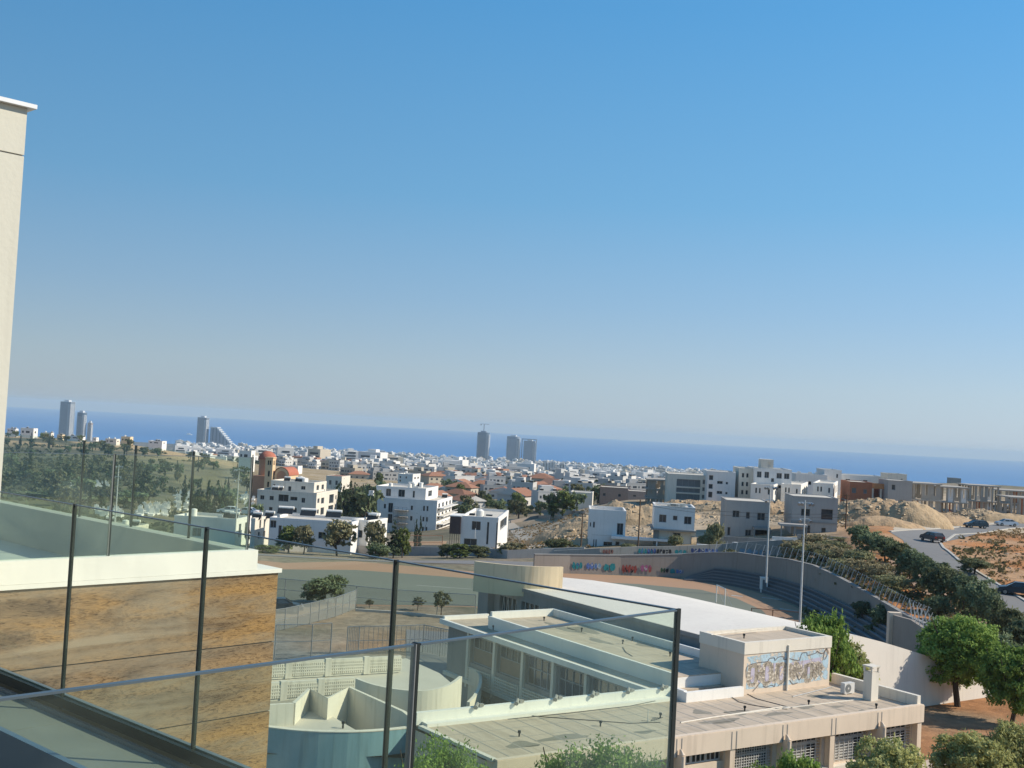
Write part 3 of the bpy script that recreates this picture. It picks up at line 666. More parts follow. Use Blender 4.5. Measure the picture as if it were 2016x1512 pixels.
mb = MB(); mb.prism([(-13.35,31.3),(-13.35,7.3),(-8.2,7.3),(-6.0,26.9),(-6.0,31.3)], z_lo-0.12, z_lo); mb.build('lower_roof', M_roof, cw)
mb = MB(); mb.box(-13.45,-13.2,7.2,31.4,z_lo-0.25,z_lo+0.09); mb.box(-13.2,-9.4,31.1,31.4,z_lo-0.25,z_lo+0.28); mb.build('roof_edge', M_whitepaint, cw)
mb = MB(); mb.box(-11.8,-6.3,1.4+6.3,27.4,z_lo,8.3); mb.build('raised_wall', M_whitepaint, cw)
mb = MB(); mb.box(-11.82,-11.62,7.7,27.42,8.3,8.56); mb.box(-11.62,-6.1,27.2,27.45,8.3,8.85); mb.box(-6.35,-6.1,9.8,27.2,8.3,8.85); mb.build('parapet', M_whitepaint, cw)
mb = MB(); mb.box(-11.6,-6.36,7.7,27.19,8.30,8.36); mb.build('raised_roof', M_roof, cw)
for k in range(13): mb = MB(); mb.box(-11.55,-6.4,9.0+1.4*k,9.05+1.4*k,8.3605,8.368); mb.build('felt_seam', M_roofgrey, cw)
for k in range(16): mb = MB(); mb.box(-13.15,-11.85,8.4+1.4*k,8.45+1.4*k,z_lo+.0005,z_lo+.008); mb.build('felt_seam', M_roofgrey, cw)
for p in [(1071,1222),(1145,1244),(1226,1268),(1319,1292),(1245,1262)]:
    s_, t_ = LZ(*p, 8.36); vent(s_, t_, 8.36, cw)
for p in [(971,1240),(1072,1270),(1171,1302),(1264,1332)]:
    s_, t_ = LZ(*p, z_lo); vent(s_, t_, z_lo, cw, 0.32)
for a in [(1110,1237,8.36,0.5,2.2),(1180,1262,8.36,0.4,1.2),(1268,1270,8.36,0.4,0.8),(1150,1240,8.36,0.8,1.4)]: puddle(*a, cw)
cable('cable', [(1226,1274),(1232,1284),(1245,1292)], 8.36, cw)
M_curt = mat('drawn_blind', (0.30,0.22,0.16), 0.9, (0.2,0.15,0.11), 1.2, 0.8)
for j, (t0, t1) in enumerate(winT):
    if H0-t1 <= 0.2: continue
    for (z0_, z1_, up_) in ((5.35,7.2,True),(0.9,3.4,False)):
        mb = MB(); mb.box(-12.70,-12.66,t0,t1,z0_,z1_); p = mb.build('window', M_pane, cw)
        mb = MB(); mb.box(-12.78,-12.71,t0,t1,z0_,z0_+0.07); mb.box(-12.78,-12.71,t0,t1,z1_-0.07,z1_); mb.box(-12.78,-12.71,t0,t0+0.07,z0_+.07,z1_-.07); mb.box(-12.78,-12.71,t1-0.07,t1,z0_+.07,z1_-.07)
        zz = z0_+(z1_-z0_)*0.55; mb.box(-12.77,-12.712,t0+.07,t1-.07,zz,zz+0.06)
        for k in (1,2,3): a = t0+(t1-t0)*k/4; mb.box(-12.765,-12.713,a-0.03,a+0.03,(zz if j < 3 else z0_)+.07,z1_-.07)
        mb.build('window_frame', M_frameg, p)
        if up_ and j < 3:
            mb = MB(); mb.box(-12.74,-12.705,t0+.08,t1-.08,z0_+.08,zz-0.01); mb.build('blind', M_curt, p)
    mb = MB(); mb.box(-13.16,-12.995,t1+0.1,t1+0.36,3.6,z_lo-0.13); mb.build('pier', M_cream2, cw)
    # perforated spandrel under each window
    mb = MB(); z0_ = 4.2
    for r_ in range(5): mb.box(-13.2,-13.05,t0,t1,z0_+0.2*r_,z0_+0.2*r_+0.07)
    for k in range(13): a = t0+(t1-t0)*k/12; mb.box(-13.19,-13.06,a-0.04,a+0.04,z0_,z0_+0.87)
    mb.box(-13.055,-13.05,t0,t1,z0_,z0_+0.87,1)
    mb.build('pierced_block_screen', [M_cream2, M_black], cw)
mb = MB(); mb.box(-13.3,-13.002,7.5,30.8,3.9,4.15); mb.build('ledge', M_cream2, cw)
# --- sports hall
hl = sroot('sports_hall', 'big white curved-roof sports hall with shaded side wall behind the classroom wings')
prof = [(-5.3,9.5),(-2,9.62),(1,9.68),(3,9.62),(5.5,9.4),(8,9.0),(10,8.55),(12,8.05),(14.5,7.4),(17,6.75),(20,5.95),(23,5.0)]
tf = lambda s: 38.3 if s < -2 else 38.3-((s+2)/25.0)**1.1*0-max(0,(s+2))**1.55*0.27
mb = MB(); tn = 11.0
secs = [s for s, z in prof]
rows = []
for s, z in prof:
    f_ = max(tf(s), 13.0); rows.append([(s, tn+(f_-tn)*k/10, z) for k in range(11)])
P = [p for r_ in rows for p in r_]; f = []
for i in range(len(rows)-1):
    for k in range(10): j = i*11+k; f.append((j, j+11, j+12, j+1))
mb.mesh(P, f, 0, True)
mb.build('roof', M_membrane, hl)
mb = MB()
for i in range(len(prof)-1):
    (a, za), (b_, zb) = prof[i], prof[i+1]
    mb.face([(a,tn,0),(b_,tn,0),(b_,tn,zb-0.01),(a,tn,za-0.01)])
    mb.face([(b_,max(tf(b_),13),0),(a,max(tf(a),13),0),(a,max(tf(a),13),za-0.01),(b_,max(tf(b_),13),zb-0.01)])
mb.build('end_wall', M_membrane, hl)
mb = MB(); hh = [(2.2+3.1*k, 4.7+3.1*k, 7.35, 8.5) for k in range(8)]
mb.facade((-5.3,38.3,0), (0,-1,0), 27.3, 9.49, hh, 0.3)
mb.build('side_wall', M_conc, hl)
for a0, a1, _, _ in hh:
    mb = MB(); mb.box(-5.02,-4.98,38.3-a1,38.3-a0,7.35,8.5); p = mb.build('window', M_pane, hl)
    mb = MB()
    for k in range(8): a = 38.3-a1+(a1-a0)*(k+0.5)/8; mb.beam((-5.1,a,7.36),(-5.1,a+0.15*(-1)**k,8.48),0.035,0.035)
    mb.build('window_frame', M_steelw, p)
mb = MB(); mb.box(-5.42,-5.302,11.0,38.4,9.25,9.52); mb.build('roof_edge', M_conc, hl)
mb = MB(); mb.box(-5.9,-5.302,36.9,38.4,0,9.48); mb.build('end_pier', M_conc, hl)
mb = MB(); mb.box(-5.36,-5.302,29.6,35.0,6.2,7.2); mb.build('notice_panel', M_whitepaint, hl)
# tan curved drum wall above the hall
dr_ = empty('curved_rooflight_wall', (0,0,0), 0, 'curved tan plaster wall standing on the far end of the white hall roof', 'curved wall')
A, B_, Cc = PD(935,1120,92.6), PD(1022,1122,91.2), PD(1107,1130,91.9)
pts = [A.lerp(Cc, k/14)+(B_-(A+Cc)/2)*(1-(2*k/14-1)**2) for k in range(15)]
mb = MB(); mb.wall([(p.x,p.y) for p in pts], 0.25, 8.9, 11.25)
mb.build('wall', M_tan, dr_)
# --- left: pierced-block terrace wing, crescent wall, blue round hall
def ground_poly(z, pxs): return [tuple(PZ(a, b, z))[:2] for a, b in pxs]
tw = empty('pierced_parapet_wing', (0,0,0), 0, 'low cream wing whose roof is edged by pierced concrete block parapets', 'school building')
a_, b_, c_ = PZ(400,1306,6.9), PZ(880,1278,6.9), None
mb = MB(); pl = [PZ(360,1345,5.9),PZ(700,1340,5.9),PZ(800,1362,5.9),PZ(895,1350,5.9),PZ(865,1325,5.9),PZ(800,1296,5.9),PZ(700,1310,5.9),PZ(360,1330,5.9)]
mb.prism([(p.x,p.y) for p in pl], 5.6, 5.9); mb.build('roof', M_roofw, tw)
mb = MB(); mb.prism([(p.x,p.y) for p in pl], 0, 5.6); mb.build('wall', M_cream2, tw)
def pierced(parent, p0, p1, z0, z1, npan, cols=16, rws=4, m=None):
    m = m or M_cream2
    p0 = Vector((p0[0],p0[1],0)); p1 = Vector((p1[0],p1[1],0)); d = p1-p0; Ln = d.length; d.normalize()
    rz = math.atan2(d.y, d.x); h = z1-z0
    for i in range(npan):
        a = Ln*i/npan; b = Ln*(i+1)/npan; mb = MB(); mb.box(-0.2,0.2,-0.15,0.15,0,h+0.05); mb.build('pier', m, parent, tuple(p0+d*a)[:2]+(z0,), rz)
        mb = MB(); w_ = b-a-0.4
        mb.box(0.2,0.2+w_,-0.08,0.08,0,0.14); mb.box(0.2,0.2+w_,-0.10,0.10,h-0.16,h)
        hh_ = (h-0.3)/rws
        for r_ in range(1, rws): mb.box(0.2,0.2+w_,-0.14,0.14,0.14+hh_*r_-0.035,0.14+hh_*r_+0.035)
        for k in range(cols+1): x = 0.2+w_*k/cols; mb.box(x-0.05,x+0.05,-0.13,0.13,0.14,h-0.16)
        mb.build('pierced_block_panel', m, parent, tuple(p0+d*a)[:2]+(z0,), rz)
P0 = PZ(404,1309,7.0); P1 = PZ(795,1290,7.0); pierced(tw, P0, P1, 5.95, 6.98, 5)
P0 = PZ(404,1352,6.6); P1 = PZ(703,1333,6.6); pierced(tw, P0, P1, 5.55, 6.6, 4, 14, 4)
cz = [(703,1331),(735,1341),(775,1348),(820,1351),(860,1348),(888,1340),(907,1330)]
pp = [PZ(a, b, 7.0) for a, b in cz]
pts = curve([(p.x,p.y) for p in pp], 4); n_ = len(pts)
mb = MB(); mb.wall([tuple(p) for p in pts], 0.2, [4.6-2.2*(k/n_) for k in range(n_)], [6.75+0.12*abs(2*k/n_-1)+0.25*max(0,k/n_-0.75)*4*0.5 for k in range(n_)]); cr = mb.build('crescent_wall', M_cream2)
tag(cr, 'tall cream crescent-shaped wall bulging out between the pierced parapets and the courtyard', 'curved wall')
cz = [(925,1316),(938,1320),(946,1332),(944,1350),(935,1368),(922,1382)]
pp = [PZ(a, b, 5.0) for a, b in cz]; pts = curve([(p.x,p.y) for p in pp], 4)
mb = MB(); mb.wall([tuple(p) for p in pts], 0.2, 1.5, 5.0); tag(mb.build('crescent_screen', M_cream2), 'small thin crescent wall standing in the shaded courtyard', 'curved wall')
# courtyard floor and paving
mb = MB(); pl = [PZ(800,1240,2.0),PZ(960,1250,2.0),PZ(1000,1300,2.0),PZ(960,1400,2.0),PZ(800,1400,2.0)]
mb.prism([(p.x,p.y) for p in pl], 1.7, 2.03); struct(mb.build('courtyard_paving', M_steps))
bw = empty('blue_round_hall', (0,0,0), 0, 'round hall with faded blue outer wall, zigzag inner parapet and sunken roof', 'school building')
arc_px = [(380,1408),(450,1421),(525,1431),(600,1439),(685,1441),(750,1438),(800,1433),(852,1426)]
arc = [PZ(a, b, 6.0) for a, b in arc_px]; ap = [tuple(p) for p in curve([(p.x,p.y) for p in arc], 3)]
mb = MB(); mb.wall(ap, 0.3, 0, 6.0); mb.build('outer_wall', M_bluew, bw)
mb = MB(); mb.wall(ap, 0.34, 6.002, 6.05); mb.build('wall_cap', M_cream2, bw)
zig = [(380,1395),(578,1384),(609,1355),(645,1374),(688,1352),(795,1404),(852,1426)]
zp = [PZ(a, b, 6.9 if i < 5 else 6.5) for i, (a, b) in enumerate(zig)]
mb = MB(); poly = [(p[0],p[1]) for p in ap]+[(p.x,p.y) for p in zp[::-1]]
mb.face([(x,y,4.75) for x, y in poly]); mb.build('sunken_roof', M_roofw, bw)
mb = MB(); up_ = [PZ(a, b, 5.75) for a, b in [(380,1412),(480,1424),(527,1430),(600,1436),(660,1439),(702,1438),(640,1402),(585,1399),(520,1385),(380,1390)]]
mb.prism([(p.x,p.y) for p in up_], 4.76, 5.75); mb.build('raised_roof', M_roofw, bw)
mb = MB(); mb.wall([(p.x,p.y) for p in zp[1:]], 0.22, 4.7, [6.9,6.9,6.9,6.9,6.6,6.05]); mb.build('zigzag_parapet', M_cream2, bw)
mb = MB(); mb.wall([(p.x,p.y) for p in zp[:2]], 0.22, 4.7, [6.9,6.9]); mb.build('zigzag_parapet', M_cream2, bw)
for a, b in ((533,1418),(675,1434)):
    p = PZ(a, b, 5.75); mb = MB(); mb.cyl((p.x,p.y,5.75),(p.x,p.y,6.0),0.05,n=8); mb.cyl((p.x,p.y,6.0),(p.x,p.y,6.12),0.09,n=8); mb.build('roof_vent', M_dark, bw)
mb = MB(); q_ = [PZ(a, b, 4.0) for a, b in [(800,1410),(870,1425),(960,1470)]]

# ------------------------------------------------------------------ neighbouring terrace with timber-look cladding
wd_ang = R(46.5); Wc = Vector((-2.52, 13.19)); ux = Vector((math.cos(wd_ang), math.sin(wd_ang))); uy = Vector((-ux.y, ux.x))
tr = empty('terrace_wing', (Wc.x, Wc.y, 0), wd_ang, 'neighbouring terrace wing clad in brown timber-look panels under a white coping', 'building')
# local: x along the clad face (to the right, 0 at the corner), y away from the camera side
m = bpy.data.materials.new('timber_look_cladding'); m.use_nodes = True; N = m.node_tree.nodes; L = m.node_tree.links; b = N['Principled BSDF']
b.inputs['Roughness'].default_value = 0.5; b.inputs['Specular IOR Level'].default_value = 0.35
tc = N.new('ShaderNodeTexCoord')
def nzr(scale, st, det, dist=0.0, rough=0.6):
    mp = N.new('ShaderNodeMapping'); mp.inputs['Scale'].default_value = st; L.new(tc.outputs['Object'], mp.inputs[0])
    n = N.new('ShaderNodeTexNoise'); n.inputs['Scale'].default_value = scale; n.inputs['Detail'].default_value = det; n.inputs['Distortion'].default_value = dist; n.inputs['Roughness'].default_value = rough
    L.new(mp.outputs[0], n.inputs['Vector']); return n.outputs['Fac']
f1 = nzr(1.6, (0.45,1,2.0), 6, 0.9, 0.65); f2 = nzr(9.0, (0.5,1,2.6), 14, 3.2, 0.78); f3 = nzr(1.1, (0.3,1,2.4), 7, 0.6)
r1 = N.new('ShaderNodeValToRGB'); e = r1.color_ramp.elements; e[0].position = 0.36; e[0].color = (0.14,0.095,0.06,1); e[1].position = 0.64; e[1].color = (0.33,0.20,0.09,1)
e2_ = r1.color_ramp.elements.new(0.47); e2_.color = (0.23,0.155,0.09,1); L.new(f1, r1.inputs[0])
r2 = N.new('ShaderNodeValToRGB'); e = r2.color_ramp.elements; e[0].position = 0.40; e[0].color = (0.20,0.14,0.11,1); e[1].position = 0.52; e[1].color = (1,1,1,1); L.new(f2, r2.inputs[0])
mx = N.new('ShaderNodeMix'); mx.data_type = 'RGBA'; mx.blend_type = 'MULTIPLY'; mx.inputs[0].default_value = 0.95; L.new(r1.outputs[0], mx.inputs[6]); L.new(r2.outputs[0], mx.inputs[7])
r3 = N.new('ShaderNodeValToRGB'); e = r3.color_ramp.elements; e[0].position = 0.5; e[0].color = (0,0,0,1); e[1].position = 0.68; e[1].color = (0.9,0.9,0.9,1); L.new(f3, r3.inputs[0])
mx2 = N.new('ShaderNodeMix'); mx2.data_type = 'RGBA'; mx2.inputs[7].default_value = (0.27,0.22,0.16,1); L.new(r3.outputs[0], mx2.inputs[0]); L.new(mx.outputs[2], mx2.inputs[6])
oi = N.new('ShaderNodeObjectInfo'); hs = N.new('ShaderNodeHueSaturation'); mr = N.new('ShaderNodeMapRange'); mr.inputs['To Min'].default_value = 0.85; mr.inputs['To Max'].default_value = 1.15
L.new(oi.outputs['Random'], mr.inputs[0]); L.new(mr.outputs[0], hs.inputs['Value']); mr2 = N.new('ShaderNodeMapRange'); mr2.inputs['To Min'].default_value = 0.75; mr2.inputs['To Max'].default_value = 1.1
L.new(oi.outputs['Random'], mr2.inputs[0]); L.new(mr2.outputs[0], hs.inputs['Saturation'])
L.new(mx2.outputs[2], hs.inputs['Color']); L.new(hs.outputs[0], b.inputs['Base Color'])
M_clad = m
zt = 20.22; ph_ = 0.77; pw_ = 11.9
for r_ in range(7):
    for k in range(1):
        x1 = -pw_*k; x0_ = x1-pw_+0.012; z1 = zt-ph_*r_; z0_ = z1-ph_+0.012
        if x0_ < -12.5: continue
        # panel with its own texture origin
        mb = MB(); mb.box(0,pw_-0.012,-0.02,0.0,0,ph_-0.012)
        mb.build('cladding_panel', M_clad, tr, (x0_,0,z0_))
mb = MB(); mb.box(-12,0,0.003,0.12,0,zt); mb.box(-0.12,0,0.12,6.5,0,zt); mb.build('backing_wall', M_conc, tr)
mb = MB(); mb.box(-0.118,-0.02,-0.028,-0.0205,14,zt) if False else None
mb = MB(); mb.box(-12,0.03,-0.05,0.55,zt+0.005,zt+0.05); mb.box(-0.40,0.03,0.55,7.2,zt+0.005,zt+0.05); mb.build('coping', M_whitepaint, tr)
mb = MB(); mb.box(-12,-0.30,-0.045,0.10,zt+0.052,zt+0.27); mb.build('white_upstand', M_whitepaint, tr)
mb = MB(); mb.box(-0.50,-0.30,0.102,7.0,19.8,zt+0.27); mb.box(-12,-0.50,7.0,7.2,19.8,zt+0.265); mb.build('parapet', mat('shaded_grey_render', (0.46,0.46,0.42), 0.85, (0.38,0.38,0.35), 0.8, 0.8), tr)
mb = MB(); mb.box(-12,-0.501,0.12,6.99,19.7,19.96); mb.build('terrace_floor', mat('pale_floor_tiles', (0.52,0.55,0.52), 0.5, (0.44,0.47,0.45), 0.8, 0.6), tr)
# tall white block at the left edge
tb = empty('white_tower_block', (0,0,0), 0, 'tall pale cream wall with a thin white cornice rising at the left edge', 'building')
Pc = PD(48,300,9.3); wl = 4.0
a = Vector((Pc.x, Pc.y)); bL = a-ux*wl; bB = a+uy*3
ztop = PD(50,214,9.3).z
poly = [tuple(a), tuple(a+uy*4), tuple(bL+uy*4), tuple(bL)]
mb = MB(); mb.prism(poly, 8, ztop-0.375-0.012); mb.prism(poly, ztop-0.375, ztop); mb.build('wall', mat('pale_cream_render', (0.60,0.58,0.48), 0.85, (0.54,0.52,0.43), 0.6, 0.8, 0.004, 25, stains=0.12), tb)
mb = MB(); ins = [tuple(a-ux*0.012+uy*0.012), tuple(a-ux*.012+uy*3.9), tuple(bL+uy*3.9), tuple(bL+uy*0.012)]; mb.prism(ins, ztop-0.388, ztop-0.374); mb.build('joint', M_conc, tb)
o2 = 0.055
poly2 = [tuple(a+ux*o2-uy*o2), tuple(a+ux*o2+uy*4), tuple(bL+uy*4), tuple(bL-uy*o2)]
mb = MB(); mb.prism(poly2, ztop+0.002, ztop+0.035); mb.build('cornice', mat('white_metal_cornice', (0.75,0.76,0.75), 0.4), tb)

# ------------------------------------------------------------------ glass balustrades
def glass_mat(name, tint, refl=1.0):
    m = bpy.data.materials.new(name); m.use_nodes = True; n = m.node_tree; N = n.nodes; L = n.links; N.remove(N['Principled BSDF'])
    out = N['Material Output']; tr_ = N.new('ShaderNodeBsdfTransparent'); tr_.inputs[0].default_value = (*tint, 1)
    gl = N.new('ShaderNodeBsdfGlossy'); gl.inputs['Roughness'].default_value = 0.02; gl.inputs[0].default_value = (0.9,1,0.95,1)
    fr_ = N.new('ShaderNodeLayerWeight'); fr_.inputs[0].default_value = 0.5; pw = N.new('ShaderNodeMath'); pw.operation = 'POWER'; pw.inputs[1].default_value = 4.5; L.new(fr_.outputs['Facing'], pw.inputs[0])
    mu = N.new('ShaderNodeMath'); mu.operation = 'MULTIPLY_ADD'; mu.inputs[1].default_value = 0.55*refl; mu.inputs[2].default_value = 0.03*refl
    L.new(pw.outputs[0], mu.inputs[0]); mx = N.new('ShaderNodeMixShader'); L.new(mu.outputs[0], mx.inputs[0]); L.new(tr_.outputs[0], mx.inputs[1]); L.new(gl.outputs[0], mx.inputs[2])
    # a thin film of dust scatters a little light
    df = N.new('ShaderNodeBsdfDiffuse'); df.inputs[0].default_value = (0.5,0.58,0.5,1); mx2 = N.new('ShaderNodeMixShader'); mx2.inputs[0].default_value = 0.02; tcg = N.new('ShaderNodeTexCoord'); ng = N.new('ShaderNodeTexNoise'); ng.inputs['Scale'].default_value = 1.7; ng.inputs['Detail'].default_value = 7; ng.inputs['Distortion'].default_value = 1.2; L.new(tcg.outputs['Object'], ng.inputs[0]); mg_ = N.new('ShaderNodeMapRange'); mg_.inputs['From Min'].default_value = 0.4; mg_.inputs['From Max'].default_value = 0.75; mg_.inputs['To Min'].default_value = 0.008; mg_.inputs['To Max'].default_value = 0.055; L.new(ng.outputs['Fac'], mg_.inputs[0]); L.new(mg_.outputs[0], mx2.inputs[0])
    L.new(mx.outputs[0], mx2.inputs[1]); L.new(df.outputs[0], mx2.inputs[2]); L.new(mx2.outputs[0], out.inputs[0]); return m
M_glass = glass_mat('green_tinted_glass', (0.95,0.98,0.94), 0.55)
M_edge = mat('polished_glass_edge', (0.05,0.10,0.10), 0.25, (0.03,0.07,0.07), 3, 0.5, spec=0.8)
M_top = mat('blue_grey_glass_edge', (0.07,0.10,0.12), 0.35, (0.05,0.07,0.08), 3, 0.5, spec=0.8)
M_gask = mat('black_gasket', (0.012,0.018,0.016), 0.5)
M_chan = mat('aluminium_channel', (0.28,0.29,0.28), 0.4, metal=0.6)
def balustrade(root, p0, p1, joints, z0, z1, th=0.012, joint_m=True, top=True, ends=(True, True), chan=True, jw=0.013, base_z=None):
    """joints = distances from p0 where two panes meet"""
    p0 = Vector(p0[:2]); p1 = Vector(p1[:2]); d = (p1-p0); Ln = d.length; rz = math.atan2(d.y, d.x); J = [0]+list(joints)+[Ln]
    for i in range(len(J)-1):
        mb = MB(); mb.box(J[i]+0.012,J[i+1]-0.012,-th/2,th/2,z0,z1); g = mb.build('glass_pane', M_glass, root, (p0.x,p0.y,0), rz)
        if top: mb = MB(); mb.box(J[i]+0.012,J[i+1]-0.012,-th/2-0.001,th/2+0.001,z1+0.001,z1+0.006); mb.build('polished_edge', M_top, g)
    for i, j in enumerate(J):
        if i == 0 and not ends[0]: continue
        if i == len(J)-1 and not ends[1]: continue
        mb = MB(); mb.box(j-jw/2,j+0.002,-th/2-0.004,th/2+0.004,z0-0.05,z1+0.008,0); mb.box(j+0.003,j+jw/2,-th/2-0.003,th/2+0.003,z0-0.05,z1+0.006,1)
        mb.build('joint_strip', [M_gask, M_chan], root, (p0.x,p0.y,0), rz)
    if chan:
        mb = MB(); mb.box(0,Ln,-0.035,-0.012,z0-0.03,z0+0.02,1); mb.box(0,Ln,0.012,0.035,z0-0.03,z0+0.02,0); mb.box(0,Ln,-0.0115,0.0115,z0-0.03,z0-0.001,0)
        mb.build('base_channel', [M_gask, M_chan], root, (p0.x,p0.y,0), rz)
corner = PZ(1334,1203,21.45)
dB = Vector((math.cos(R(180-42.3)), math.sin(R(180-42.3)))); dC = Vector((math.cos(R(180+46.5)), math.sin(R(180+46.5))))
ba = empty('glass_balustrade', (0,0,0), 0, 'green-tinted glass balustrade of our balcony turning a sharp corner in the foreground', 'balustrade')
jb = []
for a_, b_ in [(795,1105),(428,1040),(158,995)]:
    p = PZ(a_, b_, 21.45); jb.append((Vector((p.x,p.y))-Vector((corner.x,corner.y))).length)
balustrade(ba, corner, Vector((corner.x,corner.y))+dB*8.2, jb+[jb[-1]+1.3, jb[-1]+2.6], 20.42, 21.45)
p = PZ(816,1271,21.45); jc = (Vector((p.x,p.y))-Vector((corner.x,corner.y))).length
balustrade(ba, corner, Vector((corner.x,corner.y))+dC*3.6, [jc, jc+1.32], 20.42, 21.45, ends=(False, True))
fl = empty('terrace_balustrade', (0,0,0), 0, 'glass balustrade standing on the white coping of the neighbouring terrace', 'balustrade')
q0 = Vector((Wc.x,Wc.y))-ux*0.40+uy*0.03
jj = [ (Vector((PZ(258,1103,20.49).x,PZ(258,1103,20.49).y))-q0).length ]
balustrade(fl, q0, q0-ux*10, [jj[0]-0.0, jj[0]+1.55, jj[0]+3.1], zt+0.272, 21.5, th=0.014, jw=0.024, chan=False)
js = []
for a_, b_ in [(332,1062),(195,1040),(72,1020)]:
    p = PZ(a_, b_, zt+0.27); js.append((Vector((p.x,p.y))-q0).length)
balustrade(fl, q0+uy*0.02, q0+uy*7.0, js, zt+0.272, 21.5, th=0.014, jw=0.03, chan=False, ends=(False, True), top=False)
# our balcony floor: ledge, blue trim and shade-coloured gutter
lf = empty('balcony_ledge', (0,0,0), 0, 'grey-green balcony ledge with bright aluminium trims under the glass', 'ledge')
rzB = math.atan2(dB.y, dB.x)
mb = MB(); mb.box(-0.02,8.0,-0.62+1.24,0.045,19.9,20.28) if False else None
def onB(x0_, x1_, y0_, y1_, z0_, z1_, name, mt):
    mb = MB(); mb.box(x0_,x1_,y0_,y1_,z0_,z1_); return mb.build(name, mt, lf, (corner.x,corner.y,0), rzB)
M_led = mat('grey_green_stone_tile', (0.19,0.21,0.175), 0.6, (0.15,0.165,0.14), 1.5, 0.6, spec=0.3)
for k in range(6): onB(0.04+1.2*k, 0.04+1.2*k+1.195, 0.036, 0.40, 20.05, 20.36, 'stone_tile', M_led)
onB(0.04, 7.6, 0.406, 0.44, 20.0, 20.375, 'blue_trim', mat('blue_grey_trim', (0.10,0.17,0.25), 0.35, metal=0.3))
onB(0.04, 7.6, 0.050, 0.072, 20.361, 20.378, 'aluminium_trim', M_chan)
onB(0.04, 7.6, 0.45, 3.6, 19.7, 19.95, 'shade_toned_floor', mat('painted_floor_shade', (0.02,0.032,0.024), 0.5, (0.014,0.022,0.017), 1, 0.8, spec=0.1))  # lower floor coloured near-black so the colour stands in for shade
onB(0.0, 7.6, -0.10, -0.04, 19.6, 20.36, 'outer_trim', M_chan)
# ------------------------------------------------------------------ retaining walls and stands
rw = empty('retaining_wall', (0,0,0), 0, 'brown-grey retaining wall with colourful graffiti behind the sports field', 'wall')
lw = [(1050,1128,1092),(1120,1129,1093),(1220,1132,1094),(1340,1137,1092)]
pts = []; zt_ = []
for a, b, c in lw:
    p = PZ(a, b, 2.0); pts.append((p.x, p.y)); zt_.append(PD(a, c, p.y).z)
pts.append((WALLP[0][0], WALLP[0][1])); zt_.append(WALLP[0][2])
mb = MB(); mb.wall(pts, 0.4, 1.5, zt_); mb.build('wall_panel', M_stone, rw)
mb = MB(); mb.wall([(x, y) for x, y in pts], 0.5, [z+0.005 for z in zt_], [z+0.14 for z in zt_]); mb.build('wall_cap', M_conc, rw)
lowpts = pts
sw = empty('stand_wall', (0,0,0), 0, 'tall curved grey retaining wall above the concrete stands right of the field', 'wall')
pts2 = [(p[0],p[1]) for p in WALLP]; z2 = [p[2] for p in WALLP]
mb = MB(); mb.wall(pts2, 0.4, 1.5, z2); mb.build('wall_panel', M_stone, sw)
mb = MB(); mb.wall(pts2, 0.5, [z+0.005 for z in z2], [z+0.14 for z in z2]); mb.build('wall_cap', M_conc, sw)
# end piece of the wall near the gate
p0 = PZ(1757,1272,3.0); e1 = [(1757,1290,1210),(1790,1300,1222),(1850,1320,1262)]
ew = empty('gate_wall', (0,0,0), 0, 'short plastered wall with a pilaster where the stands end near the big tree', 'wall')
pp = [PD(1757,1240,104), PD(1795,1245,99), PD(1835,1262,93), PD(1860,1290,88)]; tops = [PD(1757,1210,104).z, PD(1795,1220,99).z, PD(1835,1246,93).z, PD(1860,1270,88).z]
mb = MB(); mb.wall([(p.x,p.y) for p in pp], 0.35, 0.5, tops); mb.build('wall_panel', M_stone, ew)
mb = MB(); mb.box(pp[0].x-0.5,pp[0].x+0.6,pp[0].y-0.6,pp[0].y+0.1,0.5,tops[0]+0.25); mb.build('pilaster', M_cream, ew)
# stands: four steps following the wall
st = empty('concrete_stands', (0,0,0), 0, 'curved concrete spectator steps along the foot of the tall wall', 'stands')
full = pts2
fp = curve([Vector(p) for p in full], 5); n_ = len(fp)
def offs(P, d):
    out = []
    for i in range(len(P)):
        a = P[max(i-1,0)]; b = P[min(i+1,len(P)-1)]; t = (b-a).normalized(); out.append(P[i]+Vector((t.y,-t.x))*d)
    return out
for k in range(5):
    d0 = 0.25+0.56*(4-k); Pq = offs(fp, d0); Pr = offs(fp, d0+0.56); z = 2.3+0.36*k
    mb = MB(); P = []
    for i in range(n_):
        e = min(1, i/6.0); zz = 2.0+(z-2.0)*e
        P += [(Pq[i].x,Pq[i].y,zz),(Pr[i].x,Pr[i].y,zz),(Pr[i].x,Pr[i].y,1.8)]
    f = []
    for i in range(n_-1):
        j = 3*i; f += [(j,j+1,j+4,j+3)]
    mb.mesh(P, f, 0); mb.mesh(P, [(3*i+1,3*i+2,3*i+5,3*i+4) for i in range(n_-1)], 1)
    P2 = []
    for i in range(n_):
        e = min(1, i/6.0); zz = 2.0+(z-2.0)*e
        for (a_, dz) in ((0.0,0.015),(1.0,0.015),(1.0,0.13),(0.0,0.13)):
            q_ = Pr[i]+(Pr[i]-Pq[i])*(0.06 if a_ else -0.42); P2.append((q_.x,q_.y,zz+dz))
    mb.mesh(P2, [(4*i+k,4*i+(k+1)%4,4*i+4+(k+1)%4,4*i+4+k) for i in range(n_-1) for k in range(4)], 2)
    for i in range(n_-1):
        pass
    mb.build('step', [M_steps, mat('shade_dark_riser', (0.15,0.15,0.148), 0.95), M_steps], st)  # risers coloured darker than treads, shade painted in to separate the steps
kb = empty('commentary_kiosk', tuple(PZ(1503,1166,2.0)), 0, 'small white cabin standing on the concrete steps below the light pole', 'cabin')
